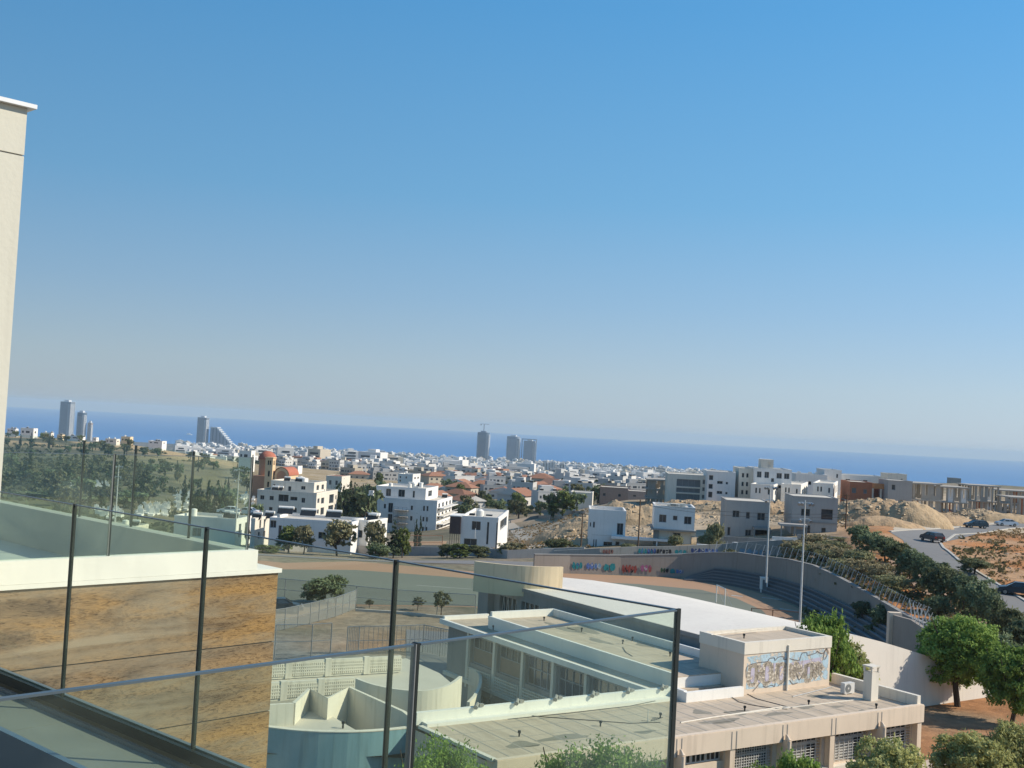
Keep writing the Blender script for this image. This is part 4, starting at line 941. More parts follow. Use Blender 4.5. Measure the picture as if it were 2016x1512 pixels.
mb = MB(); mb.box(-0.45,0.45,-0.4,0.4,0,1.9); mb.box(-0.5,0.5,-0.45,0.45,1.902,1.98); mb.build('cabin_wall', M_whitepaint, kb)
mb = MB(); mb.box(-0.25,0.25,-0.42,-0.402,0.3,1.7); mb.build('door', M_shut, kb)
# lattice fence along the top of the stand wall
lf2 = empty('lattice_fence', (0,0,0), 0, 'leaning pale metal lattice fence on top of the curved stand wall', 'fence')
fp2 = curve([Vector(p) for p in pts2[1:]], 5); zz2 = np.interp(np.linspace(0,1,len(fp2)), np.linspace(0,1,len(z2)-1), z2[1:])
cum = [0]
for i in range(1, len(fp2)): cum.append(cum[-1]+(fp2[i]-fp2[i-1]).length)
def along(s):
    s = min(max(s,0),cum[-1]-1e-4); i = int(np.searchsorted(cum, s, side='right')-1); t = (s-cum[i])/(cum[i+1]-cum[i]); p = fp2[i].lerp(fp2[i+1], t); z = zz2[i]*(1-t)+zz2[i+1]*t
    d = (fp2[i+1]-fp2[i]).normalized(); return Vector((p.x,p.y,z)), Vector((d.x,d.y,0))
nP = int(cum[-1]/1.5)
for k in range(nP):
    p, d = along(1.5*k+0.4); q, _ = along(1.5*k+1.5); o = Vector((d.y,-d.x,0))
    mb = MB(); mb.beam(p, p+Vector((0,0,1.6))+o*(-0.5)+d*0.1, 0.05, 0.05); mb.build('post', M_steelw, lf2)
    mb = MB(); mb.beam(p+Vector((0,0,0.1)), q+Vector((0,0,1.5))-o*0.4, 0.03, 0.03); mb.beam(p+Vector((0,0,1.5))-o*0.45, q+Vector((0,0,1.5))-o*0.45, 0.03, 0.03); mb.build('brace', M_steel, lf2)
# right-hand gate wall lattice
for k in range(9):
    t = k/8; p = pp[1].lerp(pp[3], t); zb = tops[1]+(tops[3]-tops[1])*t
    mb = MB(); mb.beam((p.x,p.y,zb),(p.x-0.2,p.y+0.3,zb+1.6),0.05,0.05); mb.beam((p.x,p.y,zb),(p.x+0.5,p.y-0.5,zb+1.4),0.035,0.035); mb.build('post', M_steelw, lf2)
# upper wall with graffiti in front of the houses
uw = empty('upper_graffiti_wall', (0,0,0), 0, 'upper boundary wall with blue and black graffiti below the new houses', 'wall')
ul = [(1090,1091,1084,172),(1180,1092,1079,172),(1250,1094,1076,173),(1330,1094,1075,174),(1420,1090,1071,175),(1470,1092,1066,174),(1560,1096,1062,172)]
pts = []; zt_ = []; 
for a, b, c, d in ul: p = PD(a, b, d); pts.append((p.x,p.y)); zt_.append(PD(a, c, d).z)
mb = MB(); mb.wall(pts, 0.3, 1.5, zt_); mb.build('wall_panel', mat('grey_block_wall', (0.34,0.33,0.30), 0.95, (0.25,0.245,0.225), 0.3, 1.0, 0.01, 8, stains=0.3), uw)
upts = pts; uz = zt_
for i in range(len(pts)-1):
    if i in (1,3,5): continue
for (a0, a1, py_, d) in ((1372,1402,1070,176),(1442,1478,1066,177),(1516,1552,1062,176),(1592,1630,1057,175)):
    A_ = PD(a0, py_+1, d); B2 = PD(a1, py_-1, d); mb = MB(); mb.wall([(A_.x,A_.y),(B2.x,B2.y)], 0.5, A_.z-0.25, A_.z); tag(mb.build('white_wall_cap', M_whitepaint), 'white coping strip catching the sun on the garden wall before the new houses', 'wall coping', 'white copings of the garden walls')
# small graffiti blocks on the walls: brush strokes of spray paint
def graffiti(px0, px1, py0, py1, seg, cols, parent, n=6, seed=0, name='graffiti'):
    """painted on the camera side of wall segment seg = ((x,y),(x,y))"""
    r = random.Random(seed); a = Vector(seg[0]); b = Vector(seg[1]); d = (b-a).normalized(); nrm = Vector((d.y,-d.x))
    if nrm.y > 0: nrm = -nrm
    def hit(px, py):
        v = ray(px, py); # intersect with wall plane offset
        o = a+nrm*0.27; den = v.x*nrm.x+v.y*nrm.y; t = (o.x*nrm.x+o.y*nrm.y)/den; return Vector((v.x*t, v.y*t, EYE+v.z*t))
    o = hit(px0, py0); 
    P = [hit(px0,py1),hit(px1,py1),hit(px1,py0),hit(px0,py0)]
    U = (P[1]-P[0]); wd = math.hypot(U.x,U.y); h = abs(P[3].z-P[0].z); U2 = Vector((U.x,U.y,0)).normalized(); base = P[0]
    mb = MB()
    def add(c, pts, w_, off):
        for i in range(len(pts)-1):
            p = Vector(pts[i]); q = Vector(pts[i+1]); dd = q-p
            if dd.length < 1e-4: continue
            dd.normalize(); nn = Vector((-dd.y,dd.x))*w_/2
            mb.face([base+U2*x+Vector((0,0,y))+Vector((nrm.x,nrm.y,0))*off for x, y in ((p.x-nn.x,p.y-nn.y),(q.x-nn.x,q.y-nn.y),(q.x+nn.x,q.y+nn.y),(p.x+nn.x,p.y+nn.y))], c)
    for k in range(n):
        x0_ = wd*k/n; x1_ = wd*(k+0.9)/n; c = k*(len(cols)-1)//n
        # filled soft letter body
        body = []
        m_ = 9
        for i in range(m_): t = 2*math.pi*i/m_; body.append(((x0_+x1_)/2+(x1_-x0_)*0.55*math.cos(t)*r.uniform(0.75,1.1), h*0.5+h*0.46*math.sin(t)*r.uniform(0.7,1.1)))
        mb.face([base+U2*x+Vector((0,0,y))+Vector((nrm.x,nrm.y,0))*0.004 for x, y in body], c)
        pts_ = [(r.uniform(x0_,x1_), h*r.uniform(0.1,0.9)) for _ in range(5)]
        add(len(cols)-1 if k % 2 else max(0,c-1), [tuple(p) for p in curve(pts_, 3)], h*0.09, 0.008)
    mb.build(name, cols, parent)
def pm(n, c): return mat('paint_'+n, c, 0.85, tuple(x*0.7 for x in c), 3, 0.8)
cT = pm('teal', (0.03,0.24,0.26)); cB = pm('blue', (0.12,0.2,0.45)); cR = pm('red', (0.38,0.09,0.07)); cP = pm('pink', (0.42,0.14,0.25)); cK = pm('black', (0.03,0.03,0.035)); cW = pm('white', (0.55,0.55,0.53)); cN = pm('navy', (0.04,0.07,0.2)); cG = pm('dark_green', (0.05,0.12,0.07)); cLB = pm('pale_blue', (0.2,0.32,0.42))
sg = lambda i: (lowpts[i], lowpts[i+1])
graffiti(1126,1147,1105,1122,sg(1),[cT,cT,cB],rw,3,1); graffiti(1154,1184,1107,1121,sg(1),[cB,cLB,cW],rw,4,2); graffiti(1188,1212,1108,1126,sg(1),[cT,cT],rw,2,3)
graffiti(1224,1254,1110,1129,sg(2),[cR,cR,cK],rw,5,4); graffiti(1261,1283,1111,1127,sg(2),[cP,cR,cW],rw,3,5)
graffiti(1300,1316,1117,1128,sg(2),[cG,cK,cK],rw,3,6); graffiti(1318,1330,1118,1130,sg(2),[cT,cT],rw,1,7); graffiti(1331,1349,1120,1130,sg(2),[cB,cK,cW],rw,3,8)
us = lambda i: (upts[i], upts[i+1])
graffiti(1256,1292,1078,1091,us(2),[cT,cN,cB],uw,6,9); graffiti(1292,1322,1080,1091,us(2),[cK,cK,cW],uw,5,10); graffiti(1328,1352,1081,1092,us(3),[cT,cLB],uw,3,11); graffiti(1360,1414,1078,1090,us(3),[cN,cB,cW],uw,8,12)
graffiti(1186,1208,1080,1091,us(1),[pm('dull_red',(0.25,0.12,0.1)),cK],uw,4,13); graffiti(1455,1520,1078,1092,us(4),[cLB,cK],uw,5,14)
graffiti(1616,1634,1172,1192,(pts2[5],pts2[6]),[pm('dull_red',(0.25,0.12,0.1)),cLB],sw,3,15)

# ------------------------------------------------------------------ mid-distance buildings
def k_of(px, py): v = ray(px, py); return v.x/v.y
def win_part(parent, O, U, q, depth, frame=M_frameg, pane=M_pane, mull=1, hb=False):
    O = Vector(O); U = Vector(U); Nn = U.cross(Vector((0,0,1))); V_ = Vector((0,0,1))
    def P(u, v, o): return O+U*u+V_*v+Nn*o
    mb = MB(); a = -depth+0.03; mb.face([P(q[0],q[2],a),P(q[1],q[2],a),P(q[1],q[3],a),P(q[0],q[3],a)])
    p = mb.build('window', pane, parent); mb = MB(); fw_ = 0.07
    def bar(u0,u1,v0,v1): 
        mb.mesh([P(u0,v0,a+.01),P(u1,v0,a+.01),P(u1,v1,a+.01),P(u0,v1,a+.01),P(u0,v0,a+.07),P(u1,v0,a+.07),P(u1,v1,a+.07),P(u0,v1,a+.07)],[(4,5,6,7),(0,1,5,4),(1,2,6,5),(2,3,7,6),(3,0,4,7)])
    bar(q[0],q[1],q[2],q[2]+fw_); bar(q[0],q[1],q[3]-fw_,q[3]); bar(q[0],q[0]+fw_,q[2]+fw_,q[3]-fw_); bar(q[1]-fw_,q[1],q[2]+fw_,q[3]-fw_)
    for k in range(1, mull+1): u = q[0]+(q[1]-q[0])*k/(mull+1); bar(u-.03,u+.03,q[2]+fw_,q[3]-fw_)
    mb.build('window_frame', frame, p)
def roof_stuff(par, w_, d_, h, seed, n=4):
    r = random.Random(seed)
    for k in range(n):
        x = r.uniform(0.8, w_-1.8); y = r.uniform(1.0, max(1.2, d_-2)); mb = MB(); t = r.random()
        if t < 0.45:   # solar water heater: tilted panel with tank
            mb.mesh([(x,y,h+0.2),(x+1.6,y,h+0.2),(x+1.6,y+0.9,h+1.0),(x,y+0.9,h+1.0),(x,y,h+0.14),(x+1.6,y,h+0.14),(x+1.6,y+0.9,h+0.94),(x,y+0.9,h+0.94)],[(0,1,2,3),(7,6,5,4),(0,4,5,1),(1,5,6,2),(2,6,7,3),(3,7,4,0)],0)
            mb.cyl((x,y+1.05,h+1.15),(x+1.6,y+1.05,h+1.15),0.25,n=10,mi=1); mb.box(x+0.1,x+0.2,y+1,y+1.1,h,h+1,1); mb.box(x+1.4,x+1.5,y+1,y+1.1,h,h+1,1); mb.build('solar_water_heater', [M_dark, M_whitepaint], par)
        elif t < 0.75:
            mb.cyl((x,y,h),(x,y,h+1.3),0.55,n=14,mi=0); mb.cyl((x,y,h+1.3),(x,y,h+1.42),0.55,0.2,n=14); mb.build('water_tank', M_whitepaint, par)
        else:
            mb.box(x,x+0.9,y,y+0.35,h+0.05,h+0.65); mb.build('air_conditioner_unit', M_frame, par)
def bldg(name, label, px, pyb, pyt, pxr, d, ang=-5, pxs=None, dp=None, wall=None, faces=None, roof=None, cat='building', group=None, parapet=0.45, stuff=0, zbase=None, seed=0, side='R', mull=1, frame=M_frameg, wall2=None, pane=M_pane):
    """front-left corner at column px distance d; right end of the front at column pxr; side face end at column pxs"""
    wall = wall or M_white; a = R(ang); c = PD(px, pyb, d); zt = PD(px, pyt, d).z
    zb = tz(c.x, d)-0.4 if zbase is None else zbase
    zvis = c.z   # height of the photographed base line
    k = k_of(pxr, pyb); w_ = (k*c.y-c.x)/(math.cos(a)-k*math.sin(a))
    if pxs is not None:
        k2 = k_of(pxs, pyb)
        if side == 'R':
            ex, ey = c.x+w_*math.cos(a), c.y+w_*math.sin(a); sx, sy = -math.sin(a), math.cos(a); dp_ = (k2*ey-ex)/(sx-k2*sy)
        dp_ = abs(dp_); dp = min(max(dp_, 4), 22) if dp is None else dp
    dp = dp or 9.0
    root = empty(name, (c.x, c.y, zb), a, label, cat, group); H = zt-zb; vb = zvis-zb
    mb = MB(); specs = []
    def hs(lst, Wd):   # (u0,u1,v0,v1) fractions of the visible part
        return [(q[0]*Wd, q[1]*Wd, vb+(H-vb)*q[2], vb+(H-vb)*q[3]) for q in lst]
    faces = faces or {}
    fr = [('F',(0,0,0),(1,0,0),w_), ('R',(w_,0,0),(0,1,0),dp), ('L',(0,dp,0),(0,-1,0),dp), ('B',(w_,dp,0),(-1,0,0),w_)]
    for key, O, U, Wd in fr:
        h_ = hs(faces.get(key, []), Wd); mb.facade(O, U, Wd, H, h_, 0.3); specs.append((O, U, h_))
    mb.build('wall', wall, root)
    mb = MB(); mb.box(0.25,w_-0.25,0.25,dp-0.25,H-parapet-0.12,H-parapet)
    mb.build('roof', roof or M_roofw, root)
    mb = MB()
    for (x0_,x1_,y0_,y1_) in ((-0.03,w_+0.03,-0.03,0.25),(-0.03,w_+0.03,dp-0.25,dp+0.03),(-0.03,0.25,0.25,dp-0.25),(w_-0.25,w_+0.03,0.25,dp-0.25)): mb.box(x0_,x1_,y0_,y1_,H-parapet,H+0.02)
    mb.build('parapet', wall2 or wall, root)
    for O, U, h_ in specs:
        for q in h_: win_part(root, O, U, q, 0.3, mull=mull if (q[1]-q[0]) > 0.9 else 0, frame=frame, pane=pane)
    if stuff: roof_stuff(root, w_, dp, H-parapet, seed, stuff)
    return root, w_, dp, H, vb
def sub(root, name, m, boxes):
    mb = MB()
    for b in boxes: mb.box(*b)
    return mb.build(name, m, root)
def absorb(main, pent):
    """make the pieces of a set-back storey parts of its building"""
    main = main[0]; pent = pent[0]; mm = Matrix.Translation(main.location) @ Matrix.Rotation(main.rotation_euler.z, 4, 'Z'); mp_ = Matrix.Translation(pent.location) @ Matrix.Rotation(pent.rotation_euler.z, 4, 'Z'); rel = mm.inverted() @ mp_
    for k in list(pent.children):
        k.parent = main; k.matrix_parent_inverse = Matrix.Identity(4); k.matrix_basis = rel
        if k.name.startswith('wall'): k.name = 'penthouse_wall'
    bpy.data.objects.remove(pent)
# apartment block below the church
ra = bldg('apartment_block', 'cream four-storey apartment block with sunlit side and roof heaters just below the church', 504, 1015, 963, 621, 287, -8, 662, wall=M_cream2,
  faces={'F':[(0.05,0.12,0.62,0.78),(0.21,0.28,0.62,0.78),(0.36,0.53,0.6,0.86),(0.56,0.68,0.66,0.8),(0.75,0.81,0.6,0.78),(0.05,0.12,0.22,0.36),(0.21,0.27,0.22,0.36),(0.36,0.53,0.16,0.42),(0.56,0.68,0.22,0.38),(0.75,0.81,0.2,0.36)],
         'R':[(0.05,0.14,0.6,0.78),(0.22,0.36,0.55,0.78),(0.6,0.82,0.5,0.85),(0.9,0.96,0.62,0.78),(0.05,0.14,0.2,0.36),(0.22,0.38,0.12,0.4),(0.58,0.82,0.1,0.42),(0.9,0.96,0.22,0.38)]}, stuff=3, seed=4)
absorb(ra, bldg('penthouse_storey', 'set-back top storey of the cream apartment block below the church', 533, 965, 945, 618, 291, -8, 642, wall=M_cream2, zbase=PD(533,965,291).z,
  faces={'F':[(0.05,0.1,0.3,0.6),(0.4,0.47,0.0,0.5),(0.7,0.8,0.25,0.6)],'R':[(0.2,0.4,0.2,0.7),(0.6,0.8,0.2,0.7)]}, stuff=7, seed=9)) 
# white apartment block right of it
rb = bldg('apartment_block', 'large white four-storey apartment block with steel stair and balconied sunlit side', 706, 1040, 976, 858, 325, -8, 888, wall=M_white,
  faces={'F':[(0.10,0.13,0.66,0.8),(0.145,0.175,0.66,0.8),(0.31,0.34,0.66,0.8),(0.37,0.43,0.55,0.84),(0.66,0.69,0.66,0.8),(0.82,0.845,0.66,0.82),(0.865,0.89,0.66,0.82),
              (0.10,0.13,0.36,0.48),(0.145,0.175,0.36,0.48),(0.37,0.43,0.22,0.5),(0.66,0.69,0.34,0.48),(0.82,0.845,0.34,0.48),(0.865,0.89,0.34,0.48),(0.82,0.845,0.04,0.18),(0.865,0.89,0.04,0.18)],
         'R':[(0.08,0.2,0.68,0.9),(0.32,0.44,0.68,0.9),(0.56,0.68,0.68,0.9),(0.8,0.92,0.68,0.9),(0.08,0.2,0.40,0.6),(0.32,0.44,0.4,0.6),(0.56,0.68,0.4,0.6),(0.8,0.92,0.4,0.6),(0.08,0.2,0.1,0.3),(0.32,0.44,0.1,0.3),(0.56,0.68,0.1,0.3),(0.8,0.92,0.1,0.3)]}, stuff=4, seed=2)
root, w_, dp_, H, vb = rb
for i in range(5):
    z = vb+(H-vb)*(0.02+0.245*i)
    if i < 4: sub(root, 'balcony_slab', M_whitepaint, [(w_+0.035,w_+1.9,0.5,dp_-0.3,z,z+0.18)]); sub(root, 'balcony_railing', M_steelw, [(w_+1.85,w_+1.9,0.5,dp_-0.3,z+0.9,z+0.98)]+[(w_+1.85,w_+1.89,0.5+k*1.3,0.56+k*1.3,z+0.18,z+0.9) for k in range(int((dp_-1)/1.3))])
sx0, sx1 = w_*0.47, w_*0.64
for i in range(6): z = vb-3+i*1.75; sub(root, 'stair_landing', M_conc, [(sx0,sx1,-2.4,-0.05,z,z+0.15)])
sub(root, 'stair_rail', M_steel, [(sx0+k*(sx1-sx0)/3-0.05,sx0+k*(sx1-sx0)/3+0.05,-2.5,-2.41,vb-5,vb+6.8) for k in range(4)]+[(sx0,sx1,-2.5,-2.42,vb-3+i*1.75+1,vb-3+i*1.75+1.06) for i in range(6)])
absorb(rb, bldg('penthouse_storey', 'white set-back top storey above the block with the steel stair', 740, 975, 956, 838, 328, -8, 862, wall=M_white, zbase=PD(740,976,328).z-0.5,
  faces={'F':[(0.2,0.3,0.0,0.75),(0.45,0.58,0.0,0.75),(0.74,0.78,0.0,0.7)],'R':[(0.2,0.5,0.1,0.7)]}, stuff=8, seed=6))
sub(root, 'water_tank', M_frame, [(w_*0.08,w_*0.14,2,3,H,H+1.5)])
# lower row in front: long white two-storey building and its right wing
bldg('long_house', 'long low white house with dark roof panels in front of the cream apartment block', 528, 1078, 1018, 690, 195, -6, 716, wall=M_white,
  faces={'F':[(0.005,0.08,0.66,0.9),(0.11,0.15,0.25,0.75),(0.40,0.5,0.5,0.72),(0.60,0.69,0.40,0.62),(0.22,0.28,0.45,0.75)],'R':[(0.2,0.4,0.3,0.6)]}, stuff=0, seed=11)
hp = [(545,1012),(590,1016),(640,1019)]
for i, (a, b) in enumerate(hp):
    p = PD(a, b, 198); z = PD(a, b+6, 198).z
    mb = MB(); mb.mesh([(0,0,0.1),(2.6,0,0.1),(2.6,1.3,0.9),(0,1.3,0.9),(0,0,0.02),(2.6,0,0.02),(2.6,1.3,0.82),(0,1.3,0.82)],[(0,1,2,3),(7,6,5,4),(0,4,5,1),(1,5,6,2),(2,6,7,3),(3,7,4,0)],0); mb.cyl((0,1.45,0.95),(2.6,1.45,0.95),0.28,n=10,mi=1)
    tag(mb.build('solar_heater', [M_dark, M_whitepaint], None, (p.x,p.y,z+0.6)), 'solar water heater on the roof of the long low white house', 'solar heater', 'solar heaters on the long white house')
bldg('terraced_house', 'sunlit white and ochre stepped house ending the low row beside dark trees', 690, 1072, 1022, 722, 199, -20, 760, wall=M_whitepaint,
  faces={'F':[(0.2,0.7,0.3,0.6)],'R':[(0.1,0.25,0.45,0.8),(0.4,0.55,0.45,0.8),(0.7,0.9,0.5,0.8),(0.1,0.3,0.08,0.32),(0.5,0.8,0.08,0.32)]}, stuff=3, seed=3)
bldg('terraced_house', 'small sunlit house with tall narrow windows left of the long low white house', 492, 1065, 1020, 500, 200, -8, 528, wall=M_cream2,
  faces={'R':[(0.3,0.42,0.5,0.9),(0.6,0.7,0.5,0.9),(0.25,0.4,0.05,0.35),(0.6,0.75,0.05,0.35)]}, stuff=2, seed=8)
bldg('flat_roofed_house', 'grey-walled flat house seen through the terrace glass left of the low row', 340, 1070, 1014, 462, 205, -6, 492, wall=M_white,
  faces={'F':[(0.3,0.45,0.3,0.6)],'R':[(0.2,0.35,0.3,0.8),(0.6,0.75,0.3,0.8)]}, stuff=4, seed=14)
bldg('flat_roofed_house', 'low white house with projecting roof hidden among trees at the far left of the valley', 160, 1075, 1030, 262, 200, -6, 290, wall=M_cream2, faces={'F':[(0.2,0.4,0.3,0.6),(0.6,0.8,0.3,0.6)]}, stuff=4, seed=15)
# modern white cube house with brown box
rm = bldg('modern_cube_house', 'white cube house with projecting dark brown box and round roof tank', 905, 1082, 1015, 978, 223, -5, 998, wall=M_white,
  faces={'F':[(0.29,0.53,0.60,0.86),(0.10,0.45,0.14,0.34),(0.70,0.76,0.2,0.86),(0.955,0.99,0.02,0.86)],'R':[(0.2,0.85,0.55,0.85)]}, stuff=0, mull=1)
root, w_, dp_, H, vb = rm
sub(root, 'brown_box', mat('dark_brown_cladding', (0.09,0.06,0.055), 0.7), [(-2.1,-0.02,-0.6,5,vb+(H-vb)*0.46,vb+(H-vb)*0.97)])
sub(root, 'box_surround', M_whitepaint, [(-2.2,-0.02,-0.62,5.1,vb+(H-vb)*0.972,vb+(H-vb)*1.0)])
sub(root, 'slim_post', M_dark, [(-2.0+0.42*k,-1.93+0.42*k,-0.3,-0.2,vb,vb+(H-vb)*0.455) for k in range(5)])
mb = MB(); mb.cyl((3.2,3,H-0.4),(3.2,3,H+0.9),0.75,n=16); mb.cyl((3.2,3,H+0.9),(3.2,3,H+1.25),0.75,0.2,n=16); mb.build('water_tank', M_whitepaint, root)
sub(root, 'solar_water_heater', M_dark, [(1.2,2.2,2,3.4,H,H+0.35),(4.4,5.6,2,3.4,H+0.1,H+0.3)]); sub(root, 'mast', M_steelw, [(3.0,3.06,2,2.06,H-0.4,H+2.6)])
# new white house
rh = bldg('new_white_house', 'plain new white two-storey house left of the wooden pole by the graffiti walls', 1157, 1084, 1002, 1229, 192, -3, 1238, wall=M_white, dp=9,
  faces={'F':[(0.02,0.055,0.58,0.68),(0.11,0.16,0.56,0.7),(0.77,0.94,0.42,0.70),(0.42,0.66,0.14,0.24),(0.14,0.17,0.1,0.28),(0.20,0.235,0.1,0.28),(0.75,0.86,0.02,0.26)]}, parapet=0.8, mull=1)
root, w_, dp_, H, vb = rh
sub(root, 'entrance_canopy', M_white, [(w_*0.62,w_+8.6,-1.8,-0.05,vb+(H-vb)*0.345,vb+(H-vb)*0.40)]); sub(root, 'terrace_roof', M_roofgrey, [(w_*0.1,w_*0.95,-0.032,-0.031,vb+(H-vb)*0.385,vb+(H-vb)*0.39)])
sub(root, 'canopy_column', M_white, [(w_+2,w_+2.2,-1.7,-1.5,0,vb+(H-vb)*0.345),(w_+5,w_+5.2,-1.7,-1.5,0,vb+(H-vb)*0.345),(w_+8,w_+8.2,-1.7,-1.5,0,vb+(H-vb)*0.345)])
# new house 2: white box over darker ground floor
rh = bldg('new_box_house', 'unfinished white box house over a dark recessed ground floor with three windows', 1287, 1040, 995, 1367, 190, -5, 1374, wall=M_white, dp=9, zbase=PD(1287,1040,190).z,
  faces={'F':[(0.12,0.30,0.28,0.62),(0.46,0.57,0.40,0.60),(0.74,0.92,0.26,0.60)]}, parapet=0.3, mull=1)
root, w_, dp_, H, vb = rh
mb = MB(); mb.facade((0.9,1.0,-6),(1,0,0),w_-1.2,6,[(2.3,3.5,2.2,5.4),(5.2,6.0,3.6,5.0)],0.3); mb.facade((w_-0.3,1.0,-6),(0,1,0),8,6); mb.facade((0.9,9,-6),(0,-1,0),8,6); mb.build('ground_floor_wall', M_cream2, root)
win_part(root, (0.9,1.0,-6), (1,0,0), (2.3,3.5,2.2,5.4), 0.3); sub(root, 'floor_slab', M_conc, [(-0.4,w_+0.3,-0.4,9.2,-0.25,-0.01)])
sub(root, 'wall_pier', M_conc, [(0,0.9,0.8,1.2,-5.6,-0.26)]); sub(root, 'garage_door', M_shut, [(w_-3.9,w_-1.1,0.93,0.985,-5.5,-2.6)])
r_ = random.Random(3)
for k in range(5): x = r_.uniform(2,w_-2); sub(root, 'roof_debris', M_cream2, [(x,x+r_.uniform(.5,1.2),0.5,1.4,H-0.3,H+r_.uniform(0.2,0.7))])
# grey concrete houses
rh = bldg('concrete_house', 'unfinished grey concrete house shell with garage just left of the nearer light poles', 1427, 1060, 984, 1513, 200, -5, 1520, wall=M_concd, dp=10,
  faces={'F':[(0.15,0.31,0.56,0.74),(0.46,0.55,0.54,0.72),(0.72,0.90,0.52,0.72),(0.46,0.6,0.02,0.26),(0.05,0.12,0.08,0.3)]}, parapet=0.1, mull=1)
root, w_, dp_, H, vb = rh
sub(root, 'garage_frame', M_conc, [(w_*0.62,w_*1.0,-2.2,-0.05,vb+(H-vb)*0.30,vb+(H-vb)*0.36),(w_*0.62,w_*0.65,-2.2,-1.9,0,vb+(H-vb)*0.30),(w_*0.97,w_*1.0,-2.2,-1.9,0,vb+(H-vb)*0.30)]); sub(root, 'garage_opening', M_black, [(w_*0.66,w_*0.96,-0.04,-0.02,vb,vb+(H-vb)*0.28)])
sub(root, 'entrance_screen', M_white, [(w_*0.5,w_*0.66,-3.4,-3.2,vb-0.4,vb+(H-vb)*0.10)])
rh = bldg('concrete_house', 'unfinished dark concrete house with one wide window right of the nearest light pole', 1557, 1056, 976, 1647, 195, -6, 1652, wall=M_concd, dp=10,
  faces={'F':[(0.2,0.40,0.52,0.70),(0.64,0.90,0.46,0.72),(0.30,0.42,0.02,0.3),(0.66,0.76,0.08,0.26)]}, parapet=0.1, mull=0)
root, w_, dp_, H, vb = rh
sub(root, 'carport_slab', M_concd, [(-w_*0.3,w_*0.3,-3.2,-0.05,vb+(H-vb)*0.28,vb+(H-vb)*0.33)]); sub(root, 'carport_column', M_conc, [(-w_*0.28,-w_*0.25,-3.1,-2.8,0,vb+(H-vb)*0.28),(0.0,0.3,-3.1,-2.8,0,vb+(H-vb)*0.28),(w_*0.26,w_*0.29,-3.1,-2.8,0,vb+(H-vb)*0.28)])
sub(root, 'carport_gate', M_shut, [(0.4,w_*0.25,-3.0,-2.95,vb-0.3,vb+(H-vb)*0.22)]); sub(root, 'floor_band', M_conc, [(-0.06,w_+0.06,-0.12,-0.04,vb+(H-vb)*0.36,vb+(H-vb)*0.40)])
# garden walls before them
for (a0, a1, p_, d, m_) in ((1240,1290,1076,183,M_white),(1372,1425,1058,184,M_conc),(1425,1520,1056,184,M_conc),(1520,1570,1056,184,M_white),(1570,1680,1052,184,M_conc)):
    A_ = PD(a0, p_, d); B2 = PD(a1, p_+1, d); mb = MB(); mb.wall([(A_.x,A_.y),(B2.x,B2.y)], 0.25, min(tz(A_.x,d),tz(B2.x,d))-0.5, A_.z)
    tag(mb.build('garden_wall', m_), 'garden wall in front of the unfinished houses', 'garden wall', 'garden walls before the new houses')
# three storey blocks behind
rh = bldg('apartment_block', 'grey-cream three-storey block with deep recessed balconies near the sea at centre right', 1313, 985, 932, 1400, 262, -5, 1445, wall=M_cream2, dp=14,
  faces={'F':[(0.20,0.74,0.55,0.82),(0.20,0.74,0.33,0.50),(0.20,0.74,0.05,0.28),(0.79,0.85,0.68,0.84),(0.79,0.85,0.42,0.56),(0.79,0.85,0.14,0.28)]}, parapet=0.2, mull=3, pane=M_shut)
rh = bldg('apartment_block', 'pale block with small square windows joined to the balcony block at centre right', 1391, 985, 927, 1446, 255, -5, 1452, wall=M_white, dp=12,
  faces={'F':[(0.05,0.2,0.70,0.86),(0.35,0.55,0.58,0.68),(0.66,0.74,0.58,0.66),(0.35,0.55,0.24,0.34),(0.66,0.74,0.24,0.32),(0.05,0.2,0.1,0.3),(0.05,0.2,0.4,0.56)]}, parapet=0.2)
rh = bldg('apartment_block', 'tall cream block with stair tower and large paired windows rising above its neighbours', 1453, 975, 921, 1482, 258, -5, None, dp=13, wall=M_cream2,
  faces={'F':[(0.2,0.36,0.66,0.82),(0.5,0.66,0.66,0.82),(0.2,0.36,0.34,0.5),(0.5,0.66,0.34,0.5),(0.2,0.36,0.04,0.2),(0.5,0.66,0.04,0.2)]}, parapet=0.2)
rh = bldg('apartment_block', 'cream right half of the tall block with four wide windows under a small roof room', 1482.5, 975, 921, 1557, 256, -5, 1561, wall=M_white, dp=13,
  faces={'F':[(0.08,0.2,0.66,0.88),(0.28,0.4,0.66,0.88),(0.46,0.54,0.52,0.66),(0.60,0.74,0.66,0.86),(0.80,0.94,0.66,0.86),(0.06,0.2,0.3,0.42),(0.28,0.4,0.3,0.42),(0.60,0.74,0.3,0.42)]}, parapet=0.2)
root, w_, dp_, H, vb = rh
mb = MB(); mb.facade((w_*0.18,0.3,H-0.2),(1,0,0),w_*0.33,2.2,[(w_*0.17,w_*0.26,0.6,1.6)],0.2); mb.box(w_*0.18,w_*0.51,0.52,5,H-0.2,H+2.0); mb.build('stair_tower', M_cream2, root)
low = [(1477,1522,952,982,1540,248,'low pale house with three slit windows below the tall cream block'),(1537,1576,952,980,1600,252,'low cream house with arched slit windows right of the pole head'),(1600,1640,950,978,1671,255,'wide sunlit cream house with small arched windows beside the brick house')]
for i, (a0, a1, t_, b_, s_, d, lab) in enumerate(low):
    bldg('low_house', lab, a0, b_, t_, a1, d, -18, s_, wall=M_whitepaint, dp=None, faces={'F':[(0.2,0.28,0.4,0.75),(0.36,0.44,0.4,0.75),(0.75,0.84,0.35,0.7)],'R':[(0.15,0.27,0.3,0.6),(0.45,0.57,0.2,0.75),(0.75,0.87,0.2,0.75)]}, parapet=0.25)
